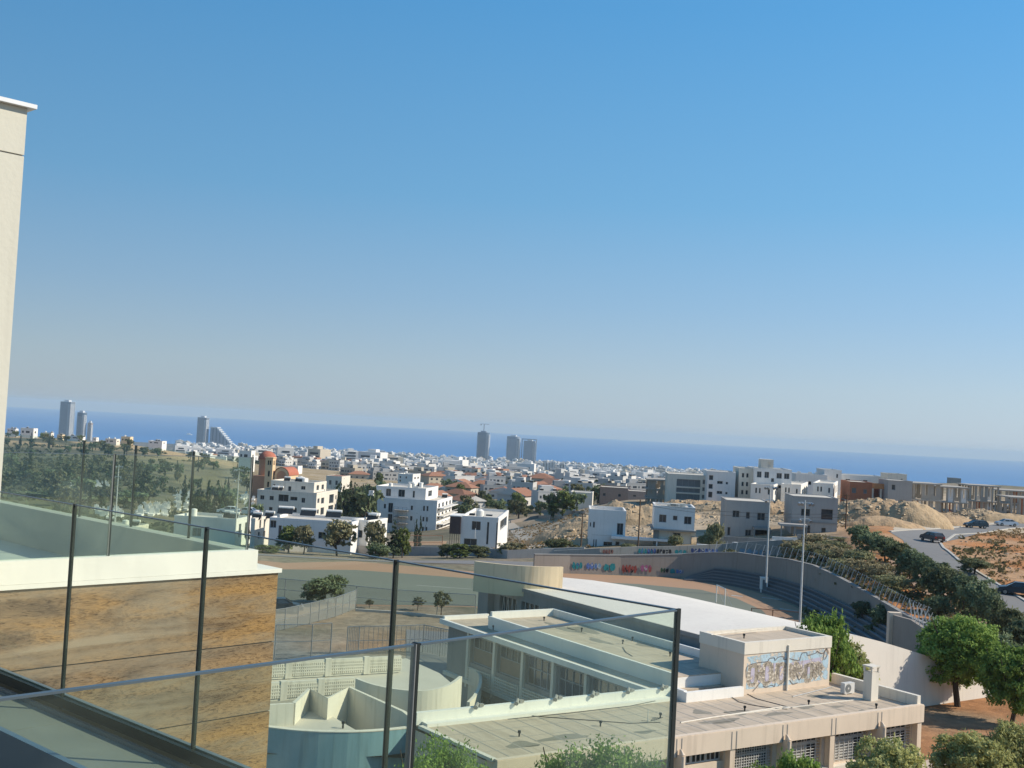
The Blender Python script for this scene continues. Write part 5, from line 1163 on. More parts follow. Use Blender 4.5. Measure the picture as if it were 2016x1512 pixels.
bldg('flat_roofed_villa', 'long pale villa with roof terrace behind the low cream houses', 1566, 960, 932, 1628, 300, -5, 1640, wall=M_white, dp=10, faces={'F':[(0.1,0.16,0.2,0.5),(0.4,0.5,0.25,0.5),(0.8,0.9,0.3,0.6)]}, parapet=0.2, stuff=3, seed=5)
bldg('flat_roofed_villa', 'pale villa with stair tower and dark roof canopy on the skyline right of centre', 1622, 955, 924, 1656, 305, -5, 1700, wall=M_white, dp=12, faces={'F':[(0.7,0.8,0.5,0.75)]}, parapet=0.2)
bldg('flat_roofed_villa', 'low pale villa with a thin white roof slab on the skyline behind the brick house', 1656, 955, 934, 1742, 310, -5, 1750, wall=M_white, dp=12, faces={'F':[(0.1,0.2,0.3,0.6),(0.5,0.6,0.3,0.6)]}, parapet=0.2)
bldg('flat_roofed_villa', 'small square white penthouse on the skyline above the grey block house', 1747, 950, 932, 1785, 300, -5, 1788, wall=M_cream2, dp=8, faces={'F':[(0.7,0.8,0.3,0.5)]}, parapet=0.2)
# brick house and concrete shells
rh = bldg('brick_house_shell', 'unfinished red brick house shell with an orange upper band', 1672, 982, 948, 1716, 250, -5, 1718, wall=M_brick, dp=10, faces={'F':[(0.10,0.30,0.35,0.66),(0.62,0.78,0.35,0.6)]}, parapet=0.1, pane=M_shut)
root, w_, dp_, H, vb = rh
sub(root, 'orange_band', M_orange, [(w_+0.03,w_+5.6,0.2,1,H-1.2,H-0.1)]); sub(root, 'column', M_cream2, [(w_+0.05+1.7*k,w_+0.4+1.7*k,0.2,0.6,vb-0.3,H-1.21) for k in range(4)]); sub(root, 'back_wall', M_brick, [(w_+0.1,w_+5.6,5,5.3,0,H-0.2)]); sub(root, 'floor_slab', M_concd, [(-0.3,w_+6,-0.5,8,vb-0.6,vb-0.3)])
bldg('block_house_shell', 'grey breeze-block house shell with one bright opening next to the brick house', 1747, 992, 945, 1795, 246, -5, 1797, wall=M_concd, dp=9, faces={'F':[(0.15,0.3,0.6,0.82),(0.05,0.3,0.02,0.2),(0.5,0.75,0.02,0.2)]}, parapet=0.1)
M_shell = mat('pale_shell_concrete', (0.44,0.40,0.34), 0.9, (0.34,0.31,0.265), 0.5, 0.8)
def skeleton(name, label, px0, px1, pyb, pyt, d, floors=2, bays=4, seed=0, ang=-4, dpt=9, infill=0.4):
    r = random.Random(seed); a = R(ang); c = PD(px0, pyb, d); zt = PD(px0, pyt, d).z; zb = tz(c.x, d)-0.5; k = k_of(px1, pyb); w_ = (k*c.y-c.x)/(math.cos(a)-k*math.sin(a)); H = zt-zb
    root = empty(name, (c.x,c.y,zb), a, label, 'building shell'); fh = H/floors
    for i in range(floors): mb = MB(); mb.box(-0.3,w_+0.3,-0.3,dpt+0.3,fh*(i+1)-0.28,fh*(i+1)); mb.build('floor_slab', M_shell, root)
    for i in range(floors):
        for j in range(bays+1):
            for y in ((0.1, dpt-0.4) if j % 2 == 0 else (0.1,)):
                x = (w_-0.35)*j/bays; mb = MB(); mb.box(x,x+0.35,y,y+0.35,fh*i,fh*(i+1)-0.285); mb.build('column', M_shell, root)
        for j in range(bays):
            x0_ = (w_-0.35)*j/bays+0.36; x1_ = (w_-0.35)*(j+1)/bays-0.01
            for y in (0.15, dpt-0.3, dpt/2):
                if r.random() < infill:
                    mb = MB(); h0 = fh*i; h1 = fh*(i+1)-0.29; m_ = M_brick if r.random() < 0.08 else (M_shell if r.random() < 0.6 else M_white)
                    cu = x0_+(x1_-x0_)*0.3; cv = x0_+(x1_-x0_)*0.65
                    mb.box(x0_,cu,y,y+0.2,h0,h1); mb.box(cv,x1_,y,y+0.2,h0,h1); mb.box(cu+0.001,cv-0.001,y,y+0.2,h0,h0+0.9); mb.build('infill_wall', m_, root)
    return root
skeleton('house_shell', 'concrete frame with white inner walls right of the grey block house', 1797, 1850, 995, 950, 250, 2, 3, 1, infill=0.6)
skeleton('house_shell', 'open concrete frame above the rubble with a projecting lower slab', 1850, 1905, 1000, 957, 262, 2, 4, 2, infill=0.7)
skeleton('house_shell', 'shaded concrete frame of a terrace row behind the dip in the rubble', 1908, 1966, 1002, 954, 275, 2, 5, 3, infill=0.6)
skeleton('house_shell', 'last concrete frame with thin white columns at the right edge of the picture', 1968, 2040, 1000, 964, 285, 2, 6, 4, infill=0.55)
skeleton('house_shell', 'low concrete slab frame in front of the rightmost house shells', 1990, 2060, 1006, 978, 262, 1, 4, 6, infill=0.3)
bldg('far_block', 'small dark block with masts on the skyline above the house shells', 1873, 950, 941, 1892, 900, -5, 1894, wall=M_conc, dp=12, parapet=0.2)
# light-coloured houses behind the left hill and by the coast slope
hill = [(14,36,850,843,940),(40,74,856,842,930),(84,106,860,851,930),(112,126,862,855,950),(132,168,864,857,940),(182,192,867,861,940),(207,236,872,863,900),(238,262,870,859,940),(292,328,874,867,890),(470,502,905,886,650)]
for i, (a0, a1, b_, t_, d) in enumerate(hill):
    lab = ['white boxy house partly hidden by the wall at the far left of the ridge','bright white stepped house on the far left ridge','cream house in front of a dark roof on the ridge','tiny white house left of the tallest left tower','long grey-roofed building below the tallest left tower','small white cube on the ridge right of the round tower','white house with roof tank on the middle of the ridge','group of pale flats among trees on the ridge','long low tan building alone on the ridge','white villa with long windows left of the church dome'][i]
    bldg('ridge_house', lab, a0, b_, t_, a0+(a1-a0)*0.75, d, -8, a1, wall=[M_white,M_whitepaint,M_cream2,M_tan][i % 4], faces={'F':[(0.1,0.25,0.3,0.6),(0.4,0.7,0.3,0.6)],'R':[(0.3,0.6,0.3,0.6)]}, parapet=0.3, stuff=2, seed=i)
# ------------------------------------------------------------------ church
cp = PD(519, 950, 450); gz = tz(cp.x, 450)
chr_ = empty('church', (cp.x, 450, gz-1), R(-10), 'orange-brown church with red dome and pale bell tower behind the cream apartment block', 'church')
M_ch = mat('church_orange_render', (0.55,0.29,0.17), 0.9, (0.46,0.24,0.14), 0.5, 0.8); M_chy = mat('church_ochre_render', (0.74,0.54,0.32), 0.9, (0.64,0.46,0.27), 0.5, 0.8); M_dome = mat('red_dome_tiles', (0.46,0.16,0.095), 0.8, (0.36,0.12,0.07), 1, 0.8)
zt_ = PD(517, 888, 450).z-(gz-1)
mb = MB(); mb.box(-4.5,4.5,0,14,0,zt_-9.5); mb.build('nave_wall', M_ch, chr_)
mb = MB(); mb.cyl((-1,5,zt_-9.5),(-1,5,zt_-3.2),3.1,n=16,smooth=False); mb.build('drum', M_ch, chr_)
mb = MB(); n = 16; rows = 6; P = []
for j in range(rows+1):
    t = j/rows*math.pi/2; 
    for k in range(n): a = 2*math.pi*k/n; P.append((-1+3.5*math.cos(t)*math.cos(a),5+3.5*math.cos(t)*math.sin(a),zt_-3.2+3.2*math.sin(t)))
mb.mesh(P, [(j*n+k,j*n+(k+1)%n,(j+1)*n+(k+1)%n,(j+1)*n+k) for j in range(rows) for k in range(n)], 0, True); mb.build('dome', M_dome, chr_)
tx = PD(529, 930, 446); tb_x = 3.2
hb = PD(529,902,446).z-(gz-1)
mb = MB(); ho = [(0.9,1.5,hb-2.6,hb-0.9),(1.7,2.3,hb-2.6,hb-0.9),(1.2,2.0,hb-7.0,hb-4.8),(1.2,2.0,hb-11,hb-9)]
mb.facade((1.4,-3,0),(1,0,0),3.0,hb,[(a,b,c,d) for a,b,c,d in ho],0.4); mb.facade((4.4,-3,0),(0,1,0),3,hb,[(0.7,1.3,hb-2.6,hb-0.9),(1.7,2.3,hb-2.6,hb-0.9)],0.4); mb.facade((4.4,0,0),(-1,0,0),3,hb); mb.facade((1.4,0,0),(0,-1,0),3,hb); mb.box(1.6,4.2,-2.8,-0.2,hb-0.3,hb-0.05); mb.build('bell_tower', M_chy, chr_)
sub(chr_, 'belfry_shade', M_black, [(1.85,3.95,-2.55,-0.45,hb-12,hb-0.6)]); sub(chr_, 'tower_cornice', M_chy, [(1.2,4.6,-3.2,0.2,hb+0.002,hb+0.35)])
mb = MB(); sx, sz = 7.6, PD(546,920,446).z-(gz-1)-3.0; P = [(sx-2.8,-1.5,0),(sx+2.8,-1.5,0)]
arc_ = [(sx+2.8*math.cos(math.pi*k/12), sz+2.8*math.sin(math.pi*k/12)) for k in range(13)]
poly = [(sx-2.8,0),(sx+2.8,0)]+arc_; nn_ = len(poly)
P = [(x,-1.5,z) for x, z in poly]+[(x,9,z) for x, z in poly]; mb.mesh(P, [tuple(range(nn_)), tuple(range(2*nn_-1,nn_-1,-1))]+[(i,(i+1)%nn_,nn_+(i+1)%nn_,nn_+i) for i in range(nn_)]); mb.build('arched_front', M_chy, chr_)
mb = MB(); arc2 = [(sx+1.9*math.cos(math.pi*k/12), sz-0.2+1.9*math.sin(math.pi*k/12)) for k in range(13)]; poly = [(sx-1.9,sz-3.5),(sx+1.9,sz-3.5)]+arc2
mb.face([(x,-1.52,z) for x, z in poly]); mb.build('arch_recess', M_ch, chr_)
mb = MB(); arc3 = [(sx+3.1*math.cos(math.pi*k/12), sz+3.1*math.sin(math.pi*k/12)) for k in range(13)]; P = [(x,-1.7,z) for x, z in arc3]+[(x,9,z) for x, z in arc3]; mb.mesh(P, [(i,i+1,14+i,13+i) for i in range(12)]); mb.build('vault_roof', M_dome, chr_)
# ------------------------------------------------------------------ coastal towers
M_tw = mat('tower_glass', (0.10,0.14,0.18), 0.25, (0.07,0.10,0.14), 0.02, 0.8, spec=0.6); M_twl = mat('tower_slab_white', (0.60,0.62,0.63), 0.7); M_twg = mat('tower_grey', (0.22,0.27,0.33), 0.6)
def tower(label, px0, px1, pyt, d, floors, shape='box', slab=M_twl, core=M_tw, side=0.25, crane=False, frame=False, pyb=None):
    c = PD((px0+px1)/2, pyt, d); zt = c.z; gz = tz(c.x, d)-2; H = zt-gz; w_ = (px1-px0)/F*d; root = empty('tower', (c.x,c.y,gz), R(-12), label, 'tower')
    n = 20; fh = H/floors
    def outline(s=1.0, f=0.0):
        if shape == 'box': return [(-w_/2*s,-w_*.35*s),(w_/2*s,-w_*.35*s),(w_/2*s,w_*.35*s),(-w_/2*s,w_*.35*s)]
        return [(w_/2*s*math.copysign(abs(math.cos(2*math.pi*k/n))**0.6,math.cos(2*math.pi*k/n)), w_*.42*s*math.copysign(abs(math.sin(2*math.pi*k/n))**0.6,math.sin(2*math.pi*k/n))) for k in range(n)]
    mb = MB(); mb.prism(outline(0.93), 0, H-0.5); mb.build('core', core, root)
    mb = MB()
    for i in range(1, floors+1):
        z = fh*i; s = 1.0
        if shape == 'round' and i > floors-5: s = 1-0.06*(i-(floors-5))**1.15*0.6
        mb.prism(outline(s), z-fh*0.22, z)
    mb.build('floor_slabs', slab, root)
    # pale balcony stack on the sunny side
    mb = MB()
    for i in range(1, floors-2): mb.box(w_*0.30,w_*0.53,-w_*0.44,w_*0.1,fh*i,fh*i+fh*0.45)
    mb.build('balcony_stack', M_twl, root)
    mb = MB(); mb.box(-w_*.2,w_*.2,-w_*.2,w_*.2,H,H+fh*1.6); mb.build('plant_room', slab, root)
    if frame:
        mb = MB(); t = w_*0.06
        for x in (-w_*.62, w_*.56): mb.box(x,x+t,-w_*.45,-w_*.35,0,H+fh*1.5)
        mb.box(-w_*.62,w_*.62,-w_*.45,-w_*.35,H+fh*1.5,H+fh*2.6); mb.build('outer_frame', M_twg, root)
    if crane:
        cr = empty('tower_crane', (c.x,c.y,zt+fh*1.7), R(20), 'small construction crane on top of the leftmost central tower', 'crane'); mb = MB(); mb.box(-1.2,1.2,-1.2,1.2,0,22); mb.build('mast', M_twg, cr); mb = MB(); mb.box(-13,18,-0.8,0.8,22,24); mb.build('jib', M_twg, cr); mb = MB(); mb.box(-13,-9,-1.2,1.2,18,22); mb.build('counterweight', M_twg, cr)
    return root
tower('tallest glass tower at the far left coast with pale right edge', 122, 146, 791, 3900, 36)
tower('dark rounded glass tower right of the tallest left tower', 153, 171, 812, 3950, 26, 'round')
tower('short tan rounded tower beside the dark rounded tower', 173, 183, 832, 3950, 18, 'round', core=mat('tower_tan', (0.35,0.28,0.22), 0.6))
tower('slim grey-blue tower left of the stepped seaside building', 391, 411, 822, 3950, 30)
tower('tall curved dark tower with a crane on its roof, left of the central three', 940, 965, 851, 3950, 36, 'round', slab=M_twg, crane=True)
tower('curved twin tower with pale balconies, middle of the central three', 998, 1025, 859, 3950, 36, 'round', core=M_twg)
tower('square framed tower with pale balcony edge, right of the central three', 1032, 1056, 868, 3950, 32, 'box', frame=True, core=M_twg)
c = PD(436, 860, 3950); gz = tz(c.x, 3950)-2; hh = PD(425, 843, 3950).z-gz
rt_ = empty('stepped_tower', (c.x,c.y,gz), R(-6), 'wide seaside building whose roof steps down to the right', 'building'); k = 3950/F
for i in range(12):
    mb = MB(); x0_ = (-20+3.6*i)*k; H = hh*(1 if i < 4 else 1-(i-3)*0.095)
    mb.box(x0_,x0_+3.4*k,-15,15,0,H); mb.build('stepped_block', [M_twg, M_tw][i % 2], rt_); mb = MB(); mb.box(x0_,x0_+3.5*k,-17,17,H+0.1,H+4); mb.build('terrace_slab', M_twl, rt_)
# ------------------------------------------------------------------ distant town
rs = np.random.RandomState(7)
def house_mesh(i, kind):
    r = random.Random(100+i); mb = MB()
    if kind == 'flat':
        w_ = r.uniform(9, 15); d_ = r.uniform(8, 12); h = r.choice([6.5, 7, 9.5, 10]); mb.box(-w_/2,w_/2,-d_/2,d_/2,-4,h,0)
        fl_ = int(h//3)
        for f in range(fl_):
            z = 0.9+3*f; x = -w_/2+0.8
            while x < w_/2-1.6:
                ww = r.choice([0.9,1.4,2.6]); 
                if x+ww < w_/2-0.5: mb.box(x,x+ww,-d_/2-0.02,-d_/2-0.01,z,z+1.3,1)
                x += ww+r.uniform(0.9,1.8)
            y = -d_/2+1
            while y < d_/2-2: mb.box(w_/2+0.01,w_/2+0.02,y,y+1.3,z,z+1.3,1); y += r.uniform(2.4,3.4)
            if r.random() < 0.55: mb.box(-w_/2+r.uniform(0,2),w_/2-r.uniform(0,3),-d_/2-1.4,-d_/2-0.03,3*f-0.15,3*f+0.75,0)
        mb.box(-w_/2-0.1,w_/2+0.1,-d_/2-0.1,-d_/2+0.15,h,h+0.6,0); mb.box(w_/2-0.15,w_/2+0.1,-d_/2+.151,d_/2,h,h+0.6,0)
        a = r.uniform(-w_/2+0.5, 0); mb.box(a,a+w_*0.4,-1,d_/2-0.5,h,h+2.6,0)
        for k in range(2): x = r.uniform(-w_/2+1,w_/2-2); mb.box(x,x+1.6,-2.5,-1.6,h+0.3,h+1.2,2); mb.cyl((x,-1.2,h+1.3),(x+1.4,-1.2,h+1.3),0.3,n=6,mi=0)
        mb.box(-w_/2+0.16,w_/2-0.16,-d_/2+.16,d_/2,h+0.01,h+0.04,3)
    elif kind == 'block':
        w_ = r.uniform(13, 20); d_ = r.uniform(10, 13); n = r.choice([3,4,4,5]); h = 3.1*n; mb.box(-w_/2,w_/2,-d_/2,d_/2,-5,h,0)
        for f in range(n):
            z = 3.1*f
            mb.box(-w_/2+0.5,w_/2-0.5,-d_/2-1.5,-d_/2-0.03,z+2.95,z+3.75 if f < n-1 else z+3.1,0); mb.box(-w_/2+1,w_/2-1,-d_/2-0.02,-d_/2-0.01,z+0.6,z+2.7,1)
            for k in range(4): y = -d_/2+1+k*(d_-2)/4; mb.box(w_/2+0.01,w_/2+0.02,y,y+1.4,z+0.9,z+2.3,1)
        a = r.uniform(-w_/4,0); mb.box(a,a+6,-2,4,h,h+3,0); mb.box(-w_/2,w_/2,-d_/2,-d_/2+0.3,h,h+0.9,0)
    else:
        w_ = r.uniform(11, 15); d_ = r.uniform(9, 12); h = r.choice([4,6.5]); mb.box(-w_/2,w_/2,-d_/2,d_/2,-4,h,0); e = 0.7; rh_ = 2.6
        a, b = w_/2+e, d_/2+e
        if i % 2: P = [(-a,-b,h),(a,-b,h),(a,b,h),(-a,b,h),(-a+b,0,h+rh_),(a-b,0,h+rh_)]; mb.mesh(P,[(0,1,5,4),(1,2,5),(2,3,4,5),(3,0,4),(3,2,1,0)],4)
        else: 
            P = [(-a,-b,h),(a,-b,h),(a,b,h),(-a,b,h),(0,-b,h+rh_),(0,b,h+rh_)]; mb.mesh(P,[(1,2,5,4),(3,0,4,5),(3,2,1,0)],4); mb.mesh(P,[(0,1,4),(2,3,5)],0)
        for f in range(int(h//3)+0 or 1):
            for k in range(3): x = -w_/2+1.2+k*(w_-2.4)/3; mb.box(x,x+1.4,-d_/2-0.02,-d_/2-0.01,0.9+3*f,2.2+3*f,1)
            for k in range(2): y = -d_/2+1.5+k*4; mb.box(w_/2+0.01,w_/2+0.02,y,y+1.4,0.9+3*f,2.2+3*f,1)
    return mb
M_fw = mat('town_white', (0.64,0.62,0.58), 0.85, (0.54,0.52,0.48), 0.05, 0.8, rand=0.16); M_fb = mat('town_buff', (0.50,0.44,0.34), 0.85, (0.42,0.37,0.29), 0.05, 0.8, rand=0.15); M_fp = mat('town_grey', (0.36,0.36,0.35), 0.85, (0.3,0.3,0.29), 0.05, 0.8, rand=0.15)
M_fr = mat('town_roof_top', (0.42,0.40,0.36), 0.95, (0.32,0.3,0.27), 0.1, 0.8)
M_fwin = mat('town_window', (0.05,0.06,0.07), 0.3)
protos = {}
for kind, n in (('flat',8),('block',5),('tile',5)):
    for i in range(n):
        wl_ = M_fw if kind != 'tile' else (M_fb if i % 2 else M_fw)
        if kind == 'flat' and i in (3,6): wl_ = M_fb
        if kind == 'flat' and i == 5: wl_ = M_fp
        if kind == 'block' and i in (1,3): wl_ = M_fb
        mb = house_mesh(i, kind); me = bpy.data.meshes.new('town_house'); me.from_pydata(mb.v, [], mb.f)
        for m_ in (wl_, M_fwin, M_dark, M_fr, M_tile): me.materials.append(m_)
        me.polygons.foreach_set('material_index', mb.m); me.update(); protos[(kind, i)] = me
cand = []
def free(x, y, q): return True
occ = {}
def place_ok(x, y, rr):
    kx, ky = int(x//12), int(y//12)
    for i in range(-2, 3):
        for j in range(-2, 3):
            for (a, b) in occ.get((kx+i, ky+j), ()):
                if (a-x)**2+(b-y)**2 < rr*rr: return False
    occ.setdefault((kx, ky), []).append((x, y)); return True
tries = 0
while len(cand) < 6200 and tries < 80000:
    tries += 1
    d = 400*(4050/400)**rs.rand()**0.72; q = rs.uniform(360, 1440); x = (q-1008)/2300*d
    if d < 560 and not (840 < q < 1180): continue
    if q < 860 and d < 900 and not (d > 700 and q > 700): continue
    if q < 560 and d < (1150 if q > 470 else 1500): continue
    if q > 1230 and d < 620: continue
    if d < 470 and rs.rand() < 0.6: continue
    if not place_ok(x, d, 16 if d < 1500 else 19): continue
    cand.append((d, x, q))
cand.sort(); near_h = cand[:285]; far_h = cand[285:]
grp_of = {'flat':('distant_house','small white or buff flat-roofed house in the town below, before the sea','house','flat-roofed houses in the distant town'),
          'tile':('tile_roofed_house','house with terracotta tiled roof in the nearer part of the distant town','house','tile-roofed houses in the distant town'),
          'block':('distant_apartment_block','pale apartment block standing among the houses of the distant town','apartment block','apartment blocks of the distant town')}
for d, x, q in near_h:
    u = rs.rand()
    tz_zone = (d < 760 and 860 < q < 1130)
    kind = 'tile' if u < (0.72 if tz_zone else 0.12) else ('block' if u > 0.93 and d > 1000 else 'flat')
    i = rs.randint({'flat':8,'block':5,'tile':5}[kind]); nm, lab, cat_, gr = grp_of[kind]
    o = link(nm, protos[(kind, i)], None, (x, d, tz(x, d)), R(rs.uniform(-40, 40))); s = rs.uniform(0.72, 0.95); o.scale = (s, s, s*rs.uniform(0.85,1.1)); 
    side_ = 'left of the crane-topped tower' if q < 900 else ('below the three central towers' if q < 1070 else 'right of the three central towers')
    dep_ = 'front row of the town' if d < 620 else ('second belt of the town' if d < 800 else ('middle belt of the town' if d < 1000 else 'farther belt of the town'))
    colr = {'flat': ['white','white','white','buff','white','grey','buff','white'], 'tile': ['white-walled','buff-walled']*3, 'block': ['white','buff','white','buff','white']}[kind][i]
    noun = {'flat':'flat-roofed house','tile':'house with terracotta roof','block':'apartment block'}[kind]
    tag(o, colr+' '+noun+' '+side_+', '+dep_, cat_, gr)
# the rest of the town: one object, simple boxes in numpy
N_ = len(far_h); Vs = []; Fs = []; Ms = []; base = 0
bx = np.array([[-1,-1,0],[1,-1,0],[1,1,0],[-1,1,0],[-1,-1,1],[1,-1,1],[1,1,1],[-1,1,1]], float)
bf = np.array([[4,5,6,7],[0,1,5,4],[1,2,6,5],[2,3,7,6],[3,0,4,7]])
for d, x, q in far_h:
    z = tz(x, d); a = rs.uniform(-0.6, 0.6); ca_, sa_ = math.cos(a), math.sin(a)
    big = rs.rand() < (0.05 if d < 2300 else 0.2); hw = rs.uniform(7,12) if big else rs.uniform(4,7.5); hd = rs.uniform(6,8) if big else rs.uniform(4,6.5); h = rs.uniform(11,19) if big else rs.uniform(4.5,8.5)
    mi = 0 if rs.rand() < 0.66 else (1 if rs.rand() < 0.6 else 2)
    def addb(cx, cy, hx, hy, z0_, z1_, m_):
        global base
        P = bx*np.array([hx,hy,z1_-z0_])+np.array([cx,cy,z0_]); Q_ = np.stack([x+P[:,0]*ca_-P[:,1]*sa_, d+P[:,0]*sa_+P[:,1]*ca_, z+P[:,2]], 1)
        Vs.append(Q_); Fs.append(bf+base); Ms.extend([m_]*5); base += 8
    addb(0,0,hw,hd,-6,h,mi)
    addb(rs.uniform(-hw*.4,hw*.4),1,hw*0.35,hd*0.5,h+0.01,h+2.6,mi)
    nf = int(h//3)
    for f in range(nf): addb(rs.uniform(-1,1),-hd-0.15,hw*rs.uniform(0.4,0.85),0.14,3*f+0.8,3*f+2.4,3)
    if not big and rs.rand() < (0.3 if d < 1100 else 0.14): addb(0,0,hw+0.5,hd+0.5,h,h+1.3,4)
me = np_mesh('distant_town', np.concatenate(Vs), np.concatenate(Fs), [M_fw, M_fb, M_fp, M_fwin, M_tile], Ms)
tag(link('distant_town', me), 'the far town of small white buildings running down to the coast', 'town', None, 'stuff')
# special buildings in the middle distance
bldg('arcaded_row', 'long brown arcaded row of buildings with white humps on its roof in the middle town', 716, 931, 917, 790, 1150, -8, 796, wall=mat('brown_arcade', (0.2,0.15,0.12), 0.9), dp=20, faces={'F':[(0.04+0.06*k,0.08+0.06*k,0.2,0.75) for k in range(16)]}, parapet=0.3)
for k in range(9):
    p = PD(722+8*k, 917+0.6*k, 1152); mb = MB(); mb.cyl((p.x-1.3,p.y,p.z),(p.x-1.3,p.y+8,p.z),1.6,n=8); tag(mb.build('roof_hump', M_whitepaint), 'white rounded hump on the roof of the brown arcaded row', 'roof vault', 'white humps on the arcaded row')
bldg('long_white_building', 'low cream building on the bare slope right of the church', 683, 929, 920, 718, 830, -8, 722, wall=M_whitepaint, dp=10, faces={'F':[(0.1,0.2,0.3,0.7),(0.4,0.5,0.3,0.7),(0.7,0.8,0.3,0.7)]}, parapet=0.3)
bldg('shop_building', 'small white building with a red stripe on the slope right of the church', 561, 922, 916, 587, 700, -8, 589, wall=M_whitepaint, dp=8, faces={'F':[(0.3,0.9,0.2,0.5)]}, parapet=0.2)
bldg('apartment_block', 'wide cream hotel-like cluster on the skyline right of the three central towers', 1062, 927, 912, 1096, 2300, -8, 1116, wall=M_fw, dp=40, faces={'F':[(0.05+0.1*k,0.1+0.1*k,0.2+0.0*k,0.8) for k in range(9)]}, parapet=1)
for i in range(9):
    p = PD(1068+5.5*i, 914-3*math.sin(i*0.8), 2290); mb = MB(); mb.box(p.x-3.5,p.x+3.5,p.y,p.y+12,p.z-20,p.z+2+3*math.sin(i*2.1)); tag(mb.build('stepped_wing', M_fw), 'stepped white wing of the hotel-like cluster on the skyline', 'building wing', 'stepped wings of the skyline cluster')
bldg('apartment_block', 'pale block with windows above the trees behind the large white apartment block', 783, 952, 932, 812, 520, -12, 820, wall=M_whitepaint, dp=12, faces={'F':[(0.1,0.2,0.55,0.75),(0.5,0.6,0.55,0.75),(0.1,0.2,0.2,0.4)],'R':[(0.2,0.4,0.5,0.7),(0.6,0.8,0.5,0.7)]}, stuff=2, seed=21)
bldg('villa', 'low cream villa with terracotta roof between the church and the thicket of cypresses', 641, 958, 936, 672, 430, -10, 680, wall=M_cream2, dp=10, faces={'F':[(0.2,0.35,0.2,0.6),(0.6,0.75,0.2,0.6)]}, roof=M_tile, parapet=0.05)
bldg('flat_house', 'white house with flat terrace at the edge of the rubble, above the bare lot', 1293-170, 985, 968, 1166, 330, -6, 1180, wall=M_cream2, dp=9, faces={'F':[(0.1,0.3,0.2,0.6),(0.5,0.7,0.2,0.6)]}, parapet=0.2)
bldg('brown_house', 'dusty brown low house on top of the rubble bank left of the balcony block', 1180, 988, 958, 1240, 345, -6, 1262, wall=mat('dusty_brown_render', (0.30,0.23,0.19), 0.9), dp=12, faces={'F':[(0.1,0.2,0.4,0.6),(0.6,0.7,0.4,0.6)]}, parapet=0.3)
bldg('brown_house', 'long pinkish low building with a white canopy above the rubble bank', 1236, 985, 966, 1300, 320, -6, 1308, wall=mat('pinkish_render', (0.36,0.29,0.25), 0.9), dp=9, faces={'F':[(0.15,0.25,0.4,0.6)]}, parapet=0.2)
# scaffolded building left of the balcony block
sc_ = skeleton('scaffolded_house', 'pale scaffolded house immediately left of the balcony block', 1274, 1314, 985, 943, 275, 3, 3, 9, infill=0.8)
# ------------------------------------------------------------------ rubble banks
M_rub = mat('quarry_rubble', (0.50,0.37,0.22), 0.95, (0.30,0.21,0.12), 1.1, 0.8, 0.25, 2.5); M_rub2 = mat('ochre_rubble', (0.48,0.34,0.19), 0.95, (0.30,0.20,0.12), 1.0, 0.8, 0.25, 2.5)
def mound(label, px, pyb, d, w_, dp_, h, m_, seed):
    c = GD(px, d); nx, ny = 42, 22; xs, ys = np.meshgrid(np.linspace(-w_/2,w_/2,nx), np.linspace(-dp_/2,dp_/2,ny)); X_ = xs+c.x; Y_ = ys+c.y
    r2 = (xs/(w_/2))**2+(ys/(dp_/2))**2; prof_ = np.clip(1-r2, 0, 1)**0.6; nn = fbm(X_, Y_, 7, seed); n5 = fbm(X_, Y_, 2.0, seed+5, 3)
    z = tz_arr(X_, Y_)-0.3+h*prof_*(0.45+0.9*nn)+(n5-0.5)*0.9*np.clip(prof_*3,0,1)
    id_ = np.arange(nx*ny).reshape(ny, nx); Fq_ = np.stack([id_[:-1,:-1].ravel(),id_[:-1,1:].ravel(),id_[1:,1:].ravel(),id_[1:,:-1].ravel()],1)
    me = np_mesh('rubble_mound', np.stack([X_.ravel(),Y_.ravel(),z.ravel()],1), Fq_, m_, smooth=False); tag(link('rubble_mound', me), label, 'rubble mound')
    return c
mounds = [('long pale rubble bank behind the plain new white house',1250,1010,232,26,16,4.2,M_rub,1),('rubble bank left of the plain new white house',1130,1020,228,20,14,3.0,M_rub,2),('ochre rubble crest above the white box house',1345,985,250,24,12,2.2,M_rub2,3),
 ('rubble heap between the two concrete houses',1530,980,236,18,12,3.2,M_rub2,4),('low rubble ridge behind the left concrete house',1440,975,245,22,12,2.0,M_rub,5),('large ochre spoil heap right of the dark concrete house',1700,1000,222,18,14,4.0,M_rub2,6),
 ('rounded brown spoil heap in the middle of the rubble',1752,1000,220,11,12,3.6,M_rub2,7),('stony grey rubble heap with boulders below the brick house',1795,1005,218,15,13,4.0,M_rub,8),('flat tail of the rubble towards the dip',1850,1015,232,17,11,2.2,M_rub2,9),('stony bank below the rightmost shells',1970,1005,258,30,12,2.6,M_rub,10),('rubble foot beside the road bend',1735,1030,204,16,9,1.6,M_rub2,11)]
for a in mounds: mound(*a)
